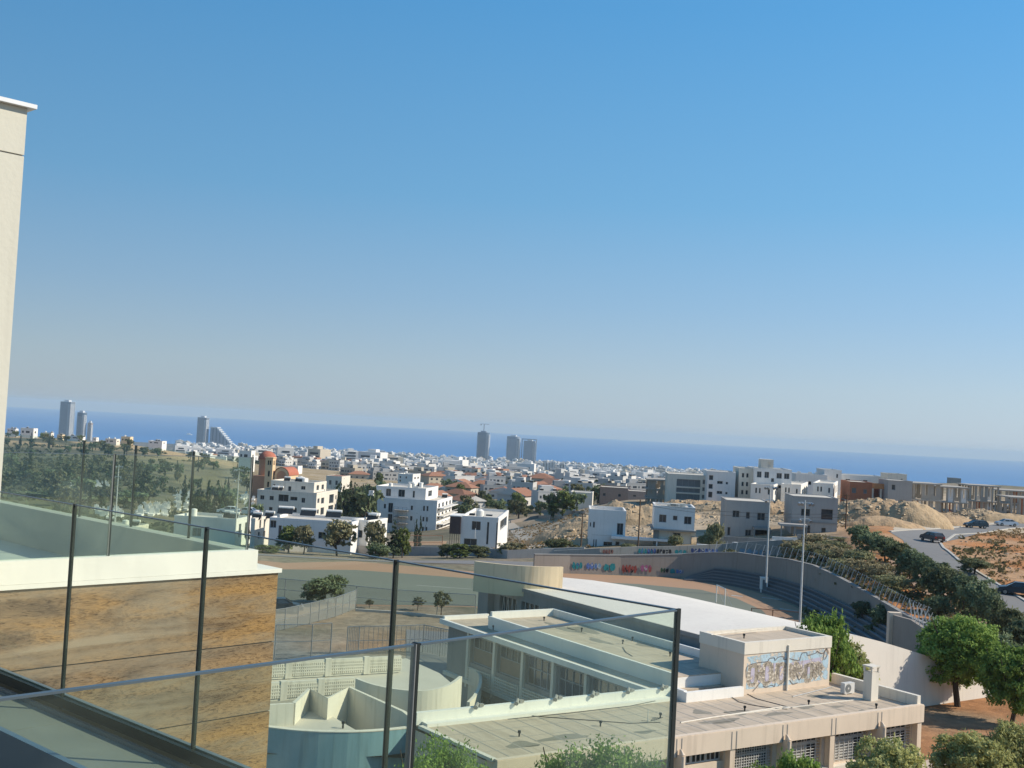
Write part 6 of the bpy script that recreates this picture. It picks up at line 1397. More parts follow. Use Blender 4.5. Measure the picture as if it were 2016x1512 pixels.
# stones: one scatter
_fp = np.array([dr(*p) for p in ((1752,1040),(1830,1020),(1900,1029),(1970,1024),(2060,1017))]); _np = np.array([dr(*p) for p in ((1790,1072),(1858,1068),(1935,1049),(1990,1040),(2060,1034))])
_L = np.array([p[0] for p in roadpts]); _Rr = np.array([p[1] for p in roadpts]); _L = _L[np.argsort(_L[:,1])]; _Rr = _Rr[np.argsort(_Rr[:,1])]
def on_road(x, y):
    a = (x > np.interp(y, _L[:,1], _L[:,0])-0.6) & (x < np.interp(y, _Rr[:,1], _Rr[:,0])+0.4) & (y < _L[:,1].max()+3)
    b = (x > _fp[:,0].min()) & (y < np.interp(x, _fp[:,0], _fp[:,1])) & (y > np.interp(x, _np[:,0], _np[:,1])-0.3)
    return a | b
def chips(name, regions, n, seed, m_, smin, smax):
    r = np.random.RandomState(seed); V_ = []; F_ = []; b0 = 0
    tet = np.array([[-1,-1,0],[1,-1,0],[1,1,0],[-1,1,0],[-.6,-.6,1],[.7,-.5,.9],[.6,.6,1.1],[-.5,.7,.8]], float)
    for (q0, q1, d0, d1) in regions:
        for _ in range(n):
            d = r.uniform(d0, d1); q = r.uniform(q0, q1); x = (q-1008)/2300*d
            if q > 1640 and on_road(np.array([x]), np.array([d]))[0]: continue
            s = r.uniform(smin, smax)*(1 if r.rand() < 0.85 else 2); z = SC(x, d)
            if z is None: continue
            a = r.uniform(0, 6.28); P = tet*(s*(0.7+0.6*r.rand(3))); V_.append(np.stack([x+P[:,0]*math.cos(a)-P[:,1]*math.sin(a), d+P[:,0]*math.sin(a)+P[:,1]*math.cos(a), z-0.05+P[:,2]*0.7], 1)); F_.append(bf+b0); b0 += 8
    me = np_mesh(name, np.concatenate(V_), np.concatenate(F_), m_); return tag(link(name, me), None, None, None, 'stuff')
bpy.context.view_layer.update()
from mathutils.bvhtree import BVHTree
mv = []; mf = []
for o in [o for o in bpy.data.objects if o.name.startswith('rubble_mound')]:
    b0 = len(mv); mv += [tuple(v.co) for v in o.data.vertices]; mf += [tuple(b0+i for i in p.vertices) for p in o.data.polygons]
bvh = BVHTree.FromPolygons(mv, mf)
def SC(x, y):
    h_ = bvh.ray_cast(Vector((x,y,60)), Vector((0,0,-1)))
    z = tz(x, y); return max(z, h_[0].z) if h_[0] is not None else z
M_chip = mat('pale_stones', (0.52,0.41,0.27), 0.95, (0.36,0.27,0.17), 0.5, 0.8)
tag(chips('rubble_stones', [(1080,1320,200,260),(1320,1560,215,265),(1640,1880,208,236),(1880,2040,244,262)], 1100, 3, M_chip, 0.08, 0.28), 'loose pale stones scattered over the rubble banks', 'stones')
tag(chips('slope_stones', [(1840,2100,100,215)], 1100, 4, mat('slope_stone', (0.42,0.32,0.22), 0.95), 0.05, 0.14), 'small stones scattered on the red slope', 'stones')
tag(chips('roadside_boulders', [(1780,1860,196,200),(1100,1180,192,200)], 70, 5, M_chip, 0.3, 0.7), 'boulders beside the road bend', 'stones')
# low walls and rubble edges of the empty lots in the centre
for (pxs, hgt, m_, lab) in (([(1005,1030),(1060,1020),(1110,1022)],0.8,M_stone,'low broken stone wall across the bare lot right of the cube house'),([(1010,1012),(1080,1008),(1150,1012)],0.7,M_stone,'long low wall at the back of the bare lot'),([(930,1093),(1000,1100),(1090,1096),(1150,1094)],1.3,M_concd,'dark low wall along the street behind the sports field'),([(560,1085),(700,1090),(860,1094),(935,1094)],1.4,M_concd,'long shaded street wall behind the left end of the sports field')):
    P_ = [G(a, b) for a, b in pxs]; mb = MB(); mb.wall([(p.x,p.y) for p in P_], 0.4, [p.z-0.5 for p in P_], [p.z+hgt for p in P_]); tag(mb.build('low_wall', m_), lab, 'wall')
sheet('street', [((-70,169),(-70,174)),((-30,168.5),(-30,174)),((0,168.5),(0,173.5)),((9,168),(10,171))], M_road, 0.05, 3)
sheet('dirt_road', [(dr(1045,1088),dr(1090,1086)),(dr(1020,1060),dr(1058,1058)),(dr(998,1038),dr(1020,1036)),(dr(990,1025),dr(1005,1024))], M_pave, 0.05, 3)
# ------------------------------------------------------------------ foliage
def leafmat(name, c1, c2, rand=0.12, trans=0.25):
    m = bpy.data.materials.new(name); m.use_nodes = True; n = m.node_tree; N = n.nodes; L = n.links; b = N['Principled BSDF']
    b.inputs['Roughness'].default_value = 0.75; b.inputs['Specular IOR Level'].default_value = 0.15
    tc = N.new('ShaderNodeTexCoord'); nz = N.new('ShaderNodeTexNoise'); nz.inputs['Scale'].default_value = 1.1; nz.inputs['Detail'].default_value = 6; nz.inputs['Roughness'].default_value = 0.75; L.new(tc.outputs['Object'], nz.inputs[0])
    r = N.new('ShaderNodeValToRGB'); r.color_ramp.elements[0].position = 0.36; r.color_ramp.elements[1].position = 0.64; r.color_ramp.elements[0].color = (*c2,1); r.color_ramp.elements[1].color = (*c1,1); L.new(nz.outputs['Fac'], r.inputs[0])
    oi = N.new('ShaderNodeObjectInfo'); mr = N.new('ShaderNodeMapRange'); mr.inputs['To Min'].default_value = 1-rand; mr.inputs['To Max'].default_value = 1+rand; L.new(oi.outputs['Random'], mr.inputs[0])
    hs = N.new('ShaderNodeHueSaturation'); L.new(mr.outputs[0], hs.inputs['Value']); L.new(r.outputs[0], hs.inputs['Color']); L.new(hs.outputs[0], b.inputs['Base Color'])
    out = N['Material Output']; tl = N.new('ShaderNodeBsdfTranslucent'); L.new(hs.outputs[0], tl.inputs[0]); mx = N.new('ShaderNodeMixShader'); mx.inputs[0].default_value = trans; L.new(b.outputs[0], mx.inputs[1]); L.new(tl.outputs[0], mx.inputs[2]); L.new(mx.outputs[0], out.inputs[0]); return m
LG = leafmat('pepper_tree_leaves', (0.31,0.43,0.10), (0.12,0.20,0.045), trans=0.35); LY = leafmat('yellow_green_leaves', (0.50,0.49,0.20), (0.26,0.28,0.10), trans=0.35); LD = leafmat('dark_glossy_leaves', (0.23,0.27,0.14), (0.10,0.135,0.07), 0.28); LO = leafmat('olive_leaves', (0.24,0.23,0.12), (0.12,0.125,0.06)); LK = leafmat('khaki_leaves', (0.20,0.21,0.10), (0.09,0.105,0.05)); LB = leafmat('dry_brown_shrub', (0.40,0.34,0.19), (0.24,0.21,0.12)); LC = leafmat('cypress_needles', (0.085,0.11,0.055), (0.035,0.055,0.03), trans=0.1); LA = leafmat('autumn_leaves', (0.33,0.29,0.16), (0.19,0.19,0.10))
def foliage_mesh(name, blobs, n, size, seed, m_, elong=1.6, droop=0.0):
    r = np.random.RandomState(seed); B = np.array([b_[:3]+(b_[3],b_[3] if len(b_) < 5 else b_[4]) for b_ in blobs], float)
    vol = B[:,3]**2*B[:,4]; cnt = np.maximum(1, (n*vol/vol.sum())).astype(int); P = []; Nn = []
    for b_, k in zip(B, cnt):
        nsub = max(3, int(k/28)); u = r.normal(size=(nsub,3)); u /= np.linalg.norm(u,axis=1,keepdims=True); rad = r.uniform(0.45,1.0,(nsub,1))**0.5
        cs = u*rad; sub_ = r.randint(0,nsub,k); off = r.normal(size=(k,3))*0.16; p = cs[sub_]+off; P.append(p*np.array([b_[3],b_[3],b_[4]])+b_[:3]); Nn.append(cs[sub_]*0.8+r.normal(size=(k,3))*0.6)
    P = np.concatenate(P); Nn = np.concatenate(Nn); Nn[:,2] += 0.25; Nn /= np.linalg.norm(Nn,axis=1,keepdims=True); k = len(P)
    t = r.normal(size=(k,3)); t[:,2] -= droop; a = np.cross(Nn, t); a /= np.linalg.norm(a,axis=1,keepdims=True)+1e-9; b_ = np.cross(Nn, a); s = size*r.uniform(0.6,1.35,(k,1))
    A = a*s*0.5; Bq = b_*s*0.5*elong; V_ = np.stack([P-Bq,P+A*0.8-Bq*0.1,P+Bq,P-A*0.8-Bq*0.1],1).reshape(-1,3); F_ = np.arange(4*k).reshape(k,4)
    return np_mesh(name, V_, F_, m_)
def trunk_mesh(h, r0, seed, spread=0.45, limbs=5, top=1.0):
    r = random.Random(seed); mb = MB(); mb.cyl((0,0,-0.3),(r.uniform(-.08,.08)*h,r.uniform(-.05,.05)*h,h*0.4),r0,r0*0.7,8)
    for k in range(limbs):
        a = 6.28*k/limbs+r.uniform(-.4,.4); st_ = Vector((0,0,h*r.uniform(0.28,0.4))); mid = st_+Vector((math.cos(a)*spread*h*0.4,math.sin(a)*spread*h*0.4,h*0.22)); en = mid+Vector((math.cos(a)*spread*h*0.35,math.sin(a)*spread*h*0.35,h*0.3*top))
        mb.cyl(st_, mid, r0*0.5, r0*0.32, 6); mb.cyl(mid, en, r0*0.32, r0*0.1, 5)
    me = bpy.data.meshes.new('trunk'); me.from_pydata(mb.v, [], mb.f); me.materials.append(M_trunk); me.polygons.foreach_set('use_smooth', mb.sm); return me
def blobs(h, rw_, seed, n=9, base=0.35):
    r = random.Random(seed); out = [(0,0,h*0.66,rw_*0.62,h*0.24)]
    for k in range(n): a = 6.28*k/n+r.uniform(-.3,.3); q = r.uniform(0.35,0.7)*rw_; out.append((math.cos(a)*q, math.sin(a)*q, h*r.uniform(base+0.08,0.82), rw_*r.uniform(0.28,0.45), h*r.uniform(0.11,0.19)))
    return out
TV = {}
def variant(key, h, rw_, n, size, m_, seed, r0=0.14, base=0.35, nb=9, droop=0.0, limbs=5, col=None):
    TV[key] = (foliage_mesh('crown_'+key, col or blobs(h, rw_, seed, nb, base), n, size, seed, m_, droop=droop), trunk_mesh(h, r0, seed, limbs=limbs), h)
def round_crown(h, rw_, seed, n=22, lo=0.22):
    r = random.Random(seed); out = [(0,0,h*0.6,rw_*0.55,h*0.28)]
    for k in range(n):
        el = math.asin(max(-1,min(1,-0.85+1.85*(k+0.5)/n))); a = 2.4*k; q = rw_*0.72*math.cos(el); out.append((q*math.cos(a), q*math.sin(a), h*(0.6+(0.86-0.6 if el > 0 else 0.6-lo)*math.sin(el)*0.95), rw_*r.uniform(0.26,0.4), h*r.uniform(0.09,0.14)))
    return out
variant('pepper1', 6.6, 2.6, 34000, 0.13, LG, 1, 0.22, 0.25, 14, 1.4, col=round_crown(6.6,2.6,1)); variant('pepper2', 5.5, 2.3, 20000, 0.14, LG, 2, 0.18, 0.2, 12, 1.4, col=round_crown(5.5,2.3,2,18)); variant('pepper3', 5.5, 2.3, 18000, 0.14, LY, 3, 0.16, 0.15, 12, 1.2, col=round_crown(5.5,2.3,3,18,0.15))
variant('nearcrown', 7.5, 2.8, 52000, 0.085, LG, 31, 0.2, 0.2, 12, 1.4, col=round_crown(7.5,2.8,8,26)); variant('dark1', 4.4, 2.1, 6500, 0.21, LD, 4, 0.12, 0.12, 12); variant('dark2', 4.0, 2.3, 6500, 0.21, LD, 5, 0.12, 0.08, 13); variant('dark3', 4.6, 2.0, 6000, 0.2, LK, 6, 0.12, 0.12, 11)
variant('olive1', 4.5, 2.3, 2600, 0.30, LO, 7, 0.13, 0.25); variant('autumn', 6.0, 3.0, 2400, 0.36, LA, 8, 0.16, 0.2, 12); variant('small', 3.0, 1.1, 1300, 0.16, LO, 9, 0.06, 0.4, 7)
variant('green_mid', 6.0, 2.6, 2600, 0.36, leafmat('mid_green_leaves', (0.20,0.23,0.07), (0.08,0.11,0.035)), 10, 0.16, 0.15, 10)
variant('shrub1', 1.9, 1.7, 3600, 0.13, LB, 11, 0.04, 0.0, 12); variant('shrub2', 1.7, 1.8, 3600, 0.13, leafmat('khaki_shrub', (0.34,0.33,0.17), (0.19,0.19,0.095)), 12, 0.04, 0.0, 8)
cyp = [(0,0,1.2+1.15*k,0.95-0.09*abs(k-2.2)-0.07*k,0.95) for k in range(8)]; variant('cypress', 10, 1, 1800, 0.34, LC, 13, 0.15, col=cyp, limbs=2)
con = [(0.25*math.cos(k*2),0.25*math.sin(k*2),1.4+1.05*k,2.4-0.29*k,0.75) for k in range(8)]; variant('conifer', 9.5, 2, 2200, 0.38, LC, 14, 0.18, col=con, limbs=2)
variant('far_tree', 6.5, 3.2, 420, 0.8, LD, 15, 0.2, 0.15, 8); variant('far_olive', 4.5, 2.6, 340, 0.7, LO, 16, 0.2, 0.15, 8)
def tree(key, loc, h=None, wf=1.0, label='', group=None, cat='tree', name='tree', rz=None, trunk=True):
    cm, tm, H = TV[key]; s = (h or H)/H; rz = rz if rz is not None else (sum(map(ord,key))%7+loc[0]*1.7)%6.28
    root = empty(name, loc, rz, label, cat, group); root.scale = (s*wf, s*wf, s)
    c = link('crown', cm, root); 
    if trunk: t = link('trunk', tm, root)
    return root
def treepx(key, px, pyb, pyt, label, d=None, z=None, wpx=None, group=None, **k):
    if z is not None: p = PZ(px, pyb, z); loc = (p.x, p.y, z)
    elif d is not None: p = PD(px, pyb, d); loc = (p.x, p.y, tz(p.x, d)) 
    else: g = G(px, pyb); loc = (g.x, g.y, g.z)
    h = PD(px, pyt, loc[1]).z-loc[2]; cm, tm, H = TV[key]; s = h/H
    wf = 1.0
    if wpx: rw_ = wpx/F*loc[1]/2; base_w = max(abs(v) for v in (cm.vertices[0].co.x, 1e-3)); 
    if wpx:
        ext = CW.get(key)
        if ext is None: co = np.empty(len(cm.vertices)*3, np.float32); cm.vertices.foreach_get('co', co); ext = np.percentile(np.abs(co.reshape(-1,3)[:,0]), 99.3); CW[key] = ext
        wf = rw_/(ext*s)
    return tree(key, loc, h, wf, label, group, **k)
CW = {}
treepx('pepper1', 1886, 1388, 1203, 'big round bright green tree in front of the white sloping hall wall', z=3.8, wpx=150)
treepx('pepper2', 1990, 1420, 1262, 'dark green tree at the right edge beside the big round tree', d=80, wpx=120)
treepx('pepper2', 1615, 1345, 1192, 'bright green tree rising behind the right corner of the graffiti room', d=74.5, wpx=128)
treepx('pepper3', 1658, 1375, 1255, 'yellow-green tree between the graffiti room and the chimney', d=75.3, wpx=118)
treepx('pepper3', 1910, 1600, 1436, 'yellow-green tree crown at the bottom right corner in front of the red earth', d=60, wpx=150)
treepx('pepper3', 1990, 1560, 1415, 'olive-green crown cut by the right edge at the bottom', d=62, wpx=115)
treepx('pepper3', 1745, 1600, 1448, 'feathery shrub crown overlapping the last barred windows', d=57, wpx=145)
treepx('pepper2', 1575, 1600, 1470, 'green shrub crown before the second barred window', d=56, wpx=130)
treepx('pepper2', 1505, 1610, 1494, 'low bright shrub crown at the foot of the grid window', d=56, wpx=160)
treepx('nearcrown', 1165, 1620, 1440, 'wide green crown seen through the glass in front of the wing roof', d=45, wpx=290)
treepx('nearcrown', 1255, 1620, 1462, 'smaller green crown right of the wide crown behind the glass', d=45, wpx=190)
treepx('nearcrown', 868, 1640, 1436, 'green crown behind the dark glass posts beside the blue hall', d=44, wpx=230)
# row of dark trees along the road
row = [(1690,1083,1030),(1716,1090,1044),(1742,1106,1053),(1768,1122,1064),(1792,1140,1078),(1818,1158,1090),(1842,1176,1102),(1868,1192,1112),(1894,1212,1126),(1925,1236,1136),(1955,1262,1160),(1985,1290,1190),(2012,1320,1210)]
nth = ['topmost','second from the top','third from the top','fourth from the top','fifth from the top','middle one, sixth from the top','seventh from the top','eighth from the top','ninth from the top','fourth from the bottom','third from the bottom','second from the bottom','lowest']
for i, (a, b, t_) in enumerate(row):
    treepx(['dark1','dark2','dark1','dark3'][i % 4], a, b, t_, 'dark bushy tree in the slanting row beside the road, '+nth[i], wpx=(52+2.3*i)*(0.88+0.26*((i*7)%5)/4), group='row of dark trees along the sloping road')
for (a, b, t_, w_) in [(1765,1092,1070,36),(1855,1150,1118,40)]:
    treepx('dark2', a, b, t_, 'dense dark bush filling the gap in the tree row by the road', wpx=w_, group='bushes filling the tree row')
treepx('dark3', 1918, 1130, 1098, 'round khaki-green bush at the kerb below the red slope', wpx=62); treepx('dark1', 1845, 1225, 1170, 'dark bush above the lattice fence near the big round tree', wpx=55)
treepx('dark1', 1985, 1265, 1215, 'olive tree crown at the right edge above the lowest terrace', wpx=75); treepx('dark2', 1960, 1330, 1245, 'very dark bush right behind the big round tree', d=92, wpx=100); treepx('dark2', 2010, 1345, 1265, 'very dark bush touching the right edge', d=90, wpx=90)
treepx('dark1', 1695, 1225, 1180, 'dark bush at the foot of the stand wall by the doorway', z=3.0, wpx=40); treepx('dark2', 1735, 1250, 1188, 'dark rounded bush beside the stands near the gate wall', z=2.6, wpx=62); treepx('green_mid', 1765, 1250, 1195, 'green bush against the pilaster of the gate wall', z=2.6, wpx=48)
shr = [(1560,1092),(1590,1098),(1618,1098),(1640,1108),(1600,1080),(1640,1090),(1668,1108),(1660,1126),(1690,1130),(1700,1150),(1722,1160),(1715,1178),(1745,1180),(1765,1196),(1740,1200),(1775,1212),(1800,1218),(1790,1196),(1815,1236),(1690,1110),(1735,1140),(1755,1158),(1835,1240),(1860,1240)]
for i, (a, b) in enumerate(shr):
    g_ = G(a, b+10)
    if g_.x < np.interp(g_.y, WY, WX)+1.6: continue
    treepx(['shrub1','shrub2'][i % 2], a, b+10, b-30, 'dry khaki shrub on the bank between the lattice fence and the earth path', wpx=68, group='dry shrubs on the bank', name='shrub', cat='shrub')
for a, b in [(1330,1062),(1390,1062),(1402,1050),(1236,1080),(1410,1036),(1545,1078),(1650,1068)]: treepx('shrub2', a, b+6, b-12, 'small scraggly shrub by the garden walls of the new houses', d=180, wpx=34, group='scraggly shrubs by the garden walls', name='shrub', cat='shrub')
treepx('olive1', 1436, 1138, 1078, 'spreading dark tree growing in front of the graffiti wall left of the light pole', z=2.2, wpx=62)
treepx('dark1', 628, 1192, 1134, 'dense round dark bush behind the left field fence', z=2, wpx=84); treepx('dark1', 660, 1188, 1128, 'second round bush touching the dense one behind the field fence', z=2, wpx=44)
treepx('small', 868, 1214, 1158, 'slender pale tree with round crown beside the school fence', z=2, wpx=40); treepx('small', 822, 1202, 1172, 'small thin shrub left of the slender tree', z=2, wpx=30); treepx('small', 727, 1198, 1178, 'tiny bare shrub at the fence corner', z=2, wpx=20)
for i, (k, a, b, t_, w_, d, lab) in enumerate([('green_mid',568,1085,1032,52,185,'bright green bush in front of the left end of the long white house'),('autumn',598,1080,1030,46,184,'greyish thin tree in front of the long white house'),('autumn',664,1090,1018,70,183,'large autumn-coloured tree in front of the long white house'),('autumn',738,1085,1020,50,183,'thin brownish tree before the sunlit terraced house'),
  ('conifer',774,1092,1018,38,183,'dark conical conifer left of the large white apartment block'),('green_mid',792,1090,1035,36,184,'yellow-green tree right of the dark conical conifer'),('dark2',745,1100,1068,60,180,'dark low bush by the street left of the conifer'),('cypress',818,1068,1010,9,205,'left slim cypress before the large white apartment block'),('cypress',826,1062,1004,9,207,'right slim cypress before the large white apartment block'),
  ('autumn',1005,1098,1066,60,182,'brown-green bush below the white cube house corner'),('dark3',1098,1092,1058,52,182,'dark green bush by the dirt road'),('green_mid',905,1098,1068,50,180,'yellowish bush under the brown box of the cube house'),('dark3',940,1098,1072,46,181,'dark bush directly below the white cube house'),('dark3',880,1096,1070,36,181,'leafy bush left of the cube house posts'),
  ('small',486,1062,1030,14,190,'slim dark shrub by the small sunlit house'),('green_mid',525,1100,1072,60,180,'green bush behind the terrace glass corner'),('far_olive',1135,1096,1072,34,182,'pale shrub left of the new white house')]):
    treepx(k, a, b, t_, lab, d=d, wpx=w_)
# cypress thicket right of the cream apartment block
r_ = random.Random(12)
for i in range(26):
    a = r_.uniform(655, 742); d = r_.uniform(300, 400); py_ = 1010; p = PD(a, py_, d); z = tz(p.x, d); top = r_.uniform(936, 965)+ (d-300)*-0.05
    h = max(5, PD(a, top, d).z-z); tree(r_.choice(['cypress','conifer','far_tree','cypress']), (p.x, d, z), h, r_.uniform(0.5,0.9), 'tall dark tree in the thicket between the two apartment blocks', 'thicket of dark trees between the apartment blocks')
for (k, a, b, t_, w_, d, lab) in [('conifer',110,1000,905,52,330,'broad dark conifer in the left part of the valley behind the glass'),('cypress',175,985,905,20,340,'thick cypress left of the first light pole'),('cypress',129,975,912,12,345,'thin cypress beside the broad conifer'),('conifer',50,985,915,44,340,'pale conifer near the left wall'),('cypress',268,1005,905,16,330,'tall cypress behind the middle glass joint'),('conifer',290,1005,915,48,332,'broad dark conifer behind the middle glass joint'),('cypress',362,985,925,12,345,'cypress between the two rightmost glass joints'),
  ('far_tree',60,1010,965,90,300,'low dark green tree mass behind the left terrace glass'),('far_tree',160,1010,975,100,295,'low dark tree mass under the cypress'),('far_tree',255,1020,960,70,290,'dark tree mass in the middle of the valley'),('conifer',390,1015,935,40,300,'dark conifer right of the cemetery stones'),('cypress',408,1010,930,15,295,'first cypress of the group left of the second light pole'),('conifer',425,1010,940,36,300,'second conifer of the group left of the second light pole'),('far_tree',448,1010,945,50,300,'round dark tree beside the second light pole'),('cypress',440,1010,930,12,310,'cypress behind the second light pole'),('far_tree',495,1020,975,40,240,'dark tree at the left end of the cream apartment block')]:
    treepx(k, a, b, t_, lab, d=d, wpx=w_)
# scattered trees of the valley
for i in range(110):
    q = r_.uniform(-60, 500); d = 260*(900/260)**r_.random(); p = GD(q, d, 950); k = r_.choice(['far_tree','far_olive','far_olive','far_tree','cypress'])
    if 300 < q and d < 300: continue
    tree(k, tuple(p), r_.uniform(3.5,7) if k != 'cypress' else r_.uniform(6,10), r_.uniform(0.8,1.3), ('slim cypress' if k == 'cypress' else ('dark leafy tree' if k == 'far_tree' else 'low olive tree'))+' on the left valley side, '+('near the bottom' if d < 360 else ('halfway up' if d < 560 else 'high on the slope'))+(' on the left' if q < 220 else ' on the right'), 'trees scattered in the left valley')
for i in range(70):
    q = r_.uniform(740, 1190); d = r_.uniform(335, 620); p = GD(q, d, 950); k = r_.choice(['far_tree','far_tree','far_olive','cypress','green_mid'])
    tree(k, tuple(p), r_.uniform(4,8), r_.uniform(0.8,1.2), ('slim cypress' if k == 'cypress' else ('dark leafy garden tree' if k == 'far_tree' else 'pale bushy garden tree'))+(' below the three central towers' if q > 930 else ' behind the large white apartment block')+(', near the bare lot' if d < 430 else ', among the tiled houses'), 'garden trees among the nearer town houses')
for (a, w_, lab) in [(1108,50,'large bright-and-dark green tree clump left of the brown house'),(1085,34,'dark green tree beside the large clump in the centre'),(1135,36,'dark tree right of the large clump in the centre')]:
    treepx('far_tree' if a != 1108 else 'green_mid', a, 1000, 962, lab, d=300, wpx=w_)
# scrub on the left hillside and leafy masses in the town: uncounted ground cover
def scrub(name, label, regions, seed, m_, size, hgt, per=12):
    r = np.random.RandomState(seed); P = []
    for (q0, q1, d0, d1, n, thr) in regions:
        d = d0*(d1/d0)**r.rand(n); q = r.uniform(q0, q1, n); x = (q-1008)/2300*d; keep = (fbm(x, d, 45, 11) < thr) & ~((q > 1640) & on_road(x, d)); x = x[keep]; d = d[keep]; P.append(np.stack([x, d, tz_arr(x, d)], 1))
    P = np.concatenate(P); k = len(P); sc_ = r.uniform(0.6,1.5,(k,1,1)); off = r.normal(size=(k,per,3))*np.array([1,1,0.6])*size*0.9; off[...,2] = np.abs(off[...,2])*hgt; C_ = (P[:,None,:]+off*sc_).reshape(-1,3); kk = len(C_)
    n_ = r.normal(size=(kk,3)); n_[:,2] += 0.6; n_ /= np.linalg.norm(n_,axis=1,keepdims=True); t = r.normal(size=(kk,3)); a = np.cross(n_,t); a /= np.linalg.norm(a,axis=1,keepdims=True); b = np.cross(n_,a); s = size*r.uniform(0.5,1,(kk,1))
    V_ = np.stack([C_-b*s,C_+a*s*.8,C_+b*s,C_-a*s*.8],1).reshape(-1,3); me = np_mesh(name, V_, np.arange(4*kk).reshape(kk,4), m_); tag(link(name, me), label, 'vegetation', None, 'stuff')
scrub('hillside_scrub', 'dark scrub covering the left hillside', [(-80,300,215,640,1700,0.5),(300,500,215,480,350,0.5),(-80,430,640,880,450,0.45)], 5, leafmat('scrub_leaves', (0.15,0.15,0.085), (0.075,0.085,0.045), 0.0), 1.1, 1.0, 10)
scrub('town_greenery', 'green gardens and street trees filling gaps in the town', [(480,1440,1000,4000,4300,0.9),(880,1300,650,1000,500,0.9)], 6, leafmat('garden_leaves', (0.07,0.085,0.035), (0.03,0.045,0.02), 0.0), 2.4, 1.2, 7)
scrub('dry_grass_tufts', 'dry grass tufts on the red slope and the bare lots', [(1760,2150,104,215,800,0.6),(980,1180,190,300,900,0.9),(1640,2060,200,260,700,0.8)], 7, leafmat('dry_grass', (0.30,0.21,0.09), (0.2,0.13,0.06), 0.0), 0.22, 1.2, 8)
scrub('path_weeds', 'weeds and low growth under the tree row', [(1600,1990,98,190,1500,0.6)], 8, leafmat('weed_leaves', (0.17,0.15,0.07), (0.09,0.09,0.04), 0.0), 0.3, 1.3, 8)
# ------------------------------------------------------------------ cemetery stones in the left valley
mb_me = []
for i in range(3):
    mb = MB(); mb.box(-0.5,0.5,-1,1,0,0.35+0.1*i); mb.box(-0.4,0.4,0.7,0.85,0.35,1.3+0.2*i); mb.box(-0.06,0.06,0.72,0.83,1.3,1.9); me = bpy.data.meshes.new('gravestone'); me.from_pydata(mb.v, [], mb.f); me.materials.append(M_whitepaint); mb_me.append(me)
cem = [(115,150,952,972,34),(270,330,1000,1016,46),(345,380,972,1005,44),(185,240,1008,1024,30),(180,210,955,965,12),(475,500,975,1000,16)]
for (a0, a1, b0, b1, n) in cem:
    for k in range(n):
        g = G(r_.uniform(a0,a1), r_.uniform(b0,b1), 150); o = link('gravestone', mb_me[k % 3], None, tuple(g), R(r_.uniform(-12,12))); o.scale = (1.2,1.0,1.0); tag(o, 'white gravestone in the cemetery down in the left valley', 'gravestone', 'white gravestones of the valley cemetery')
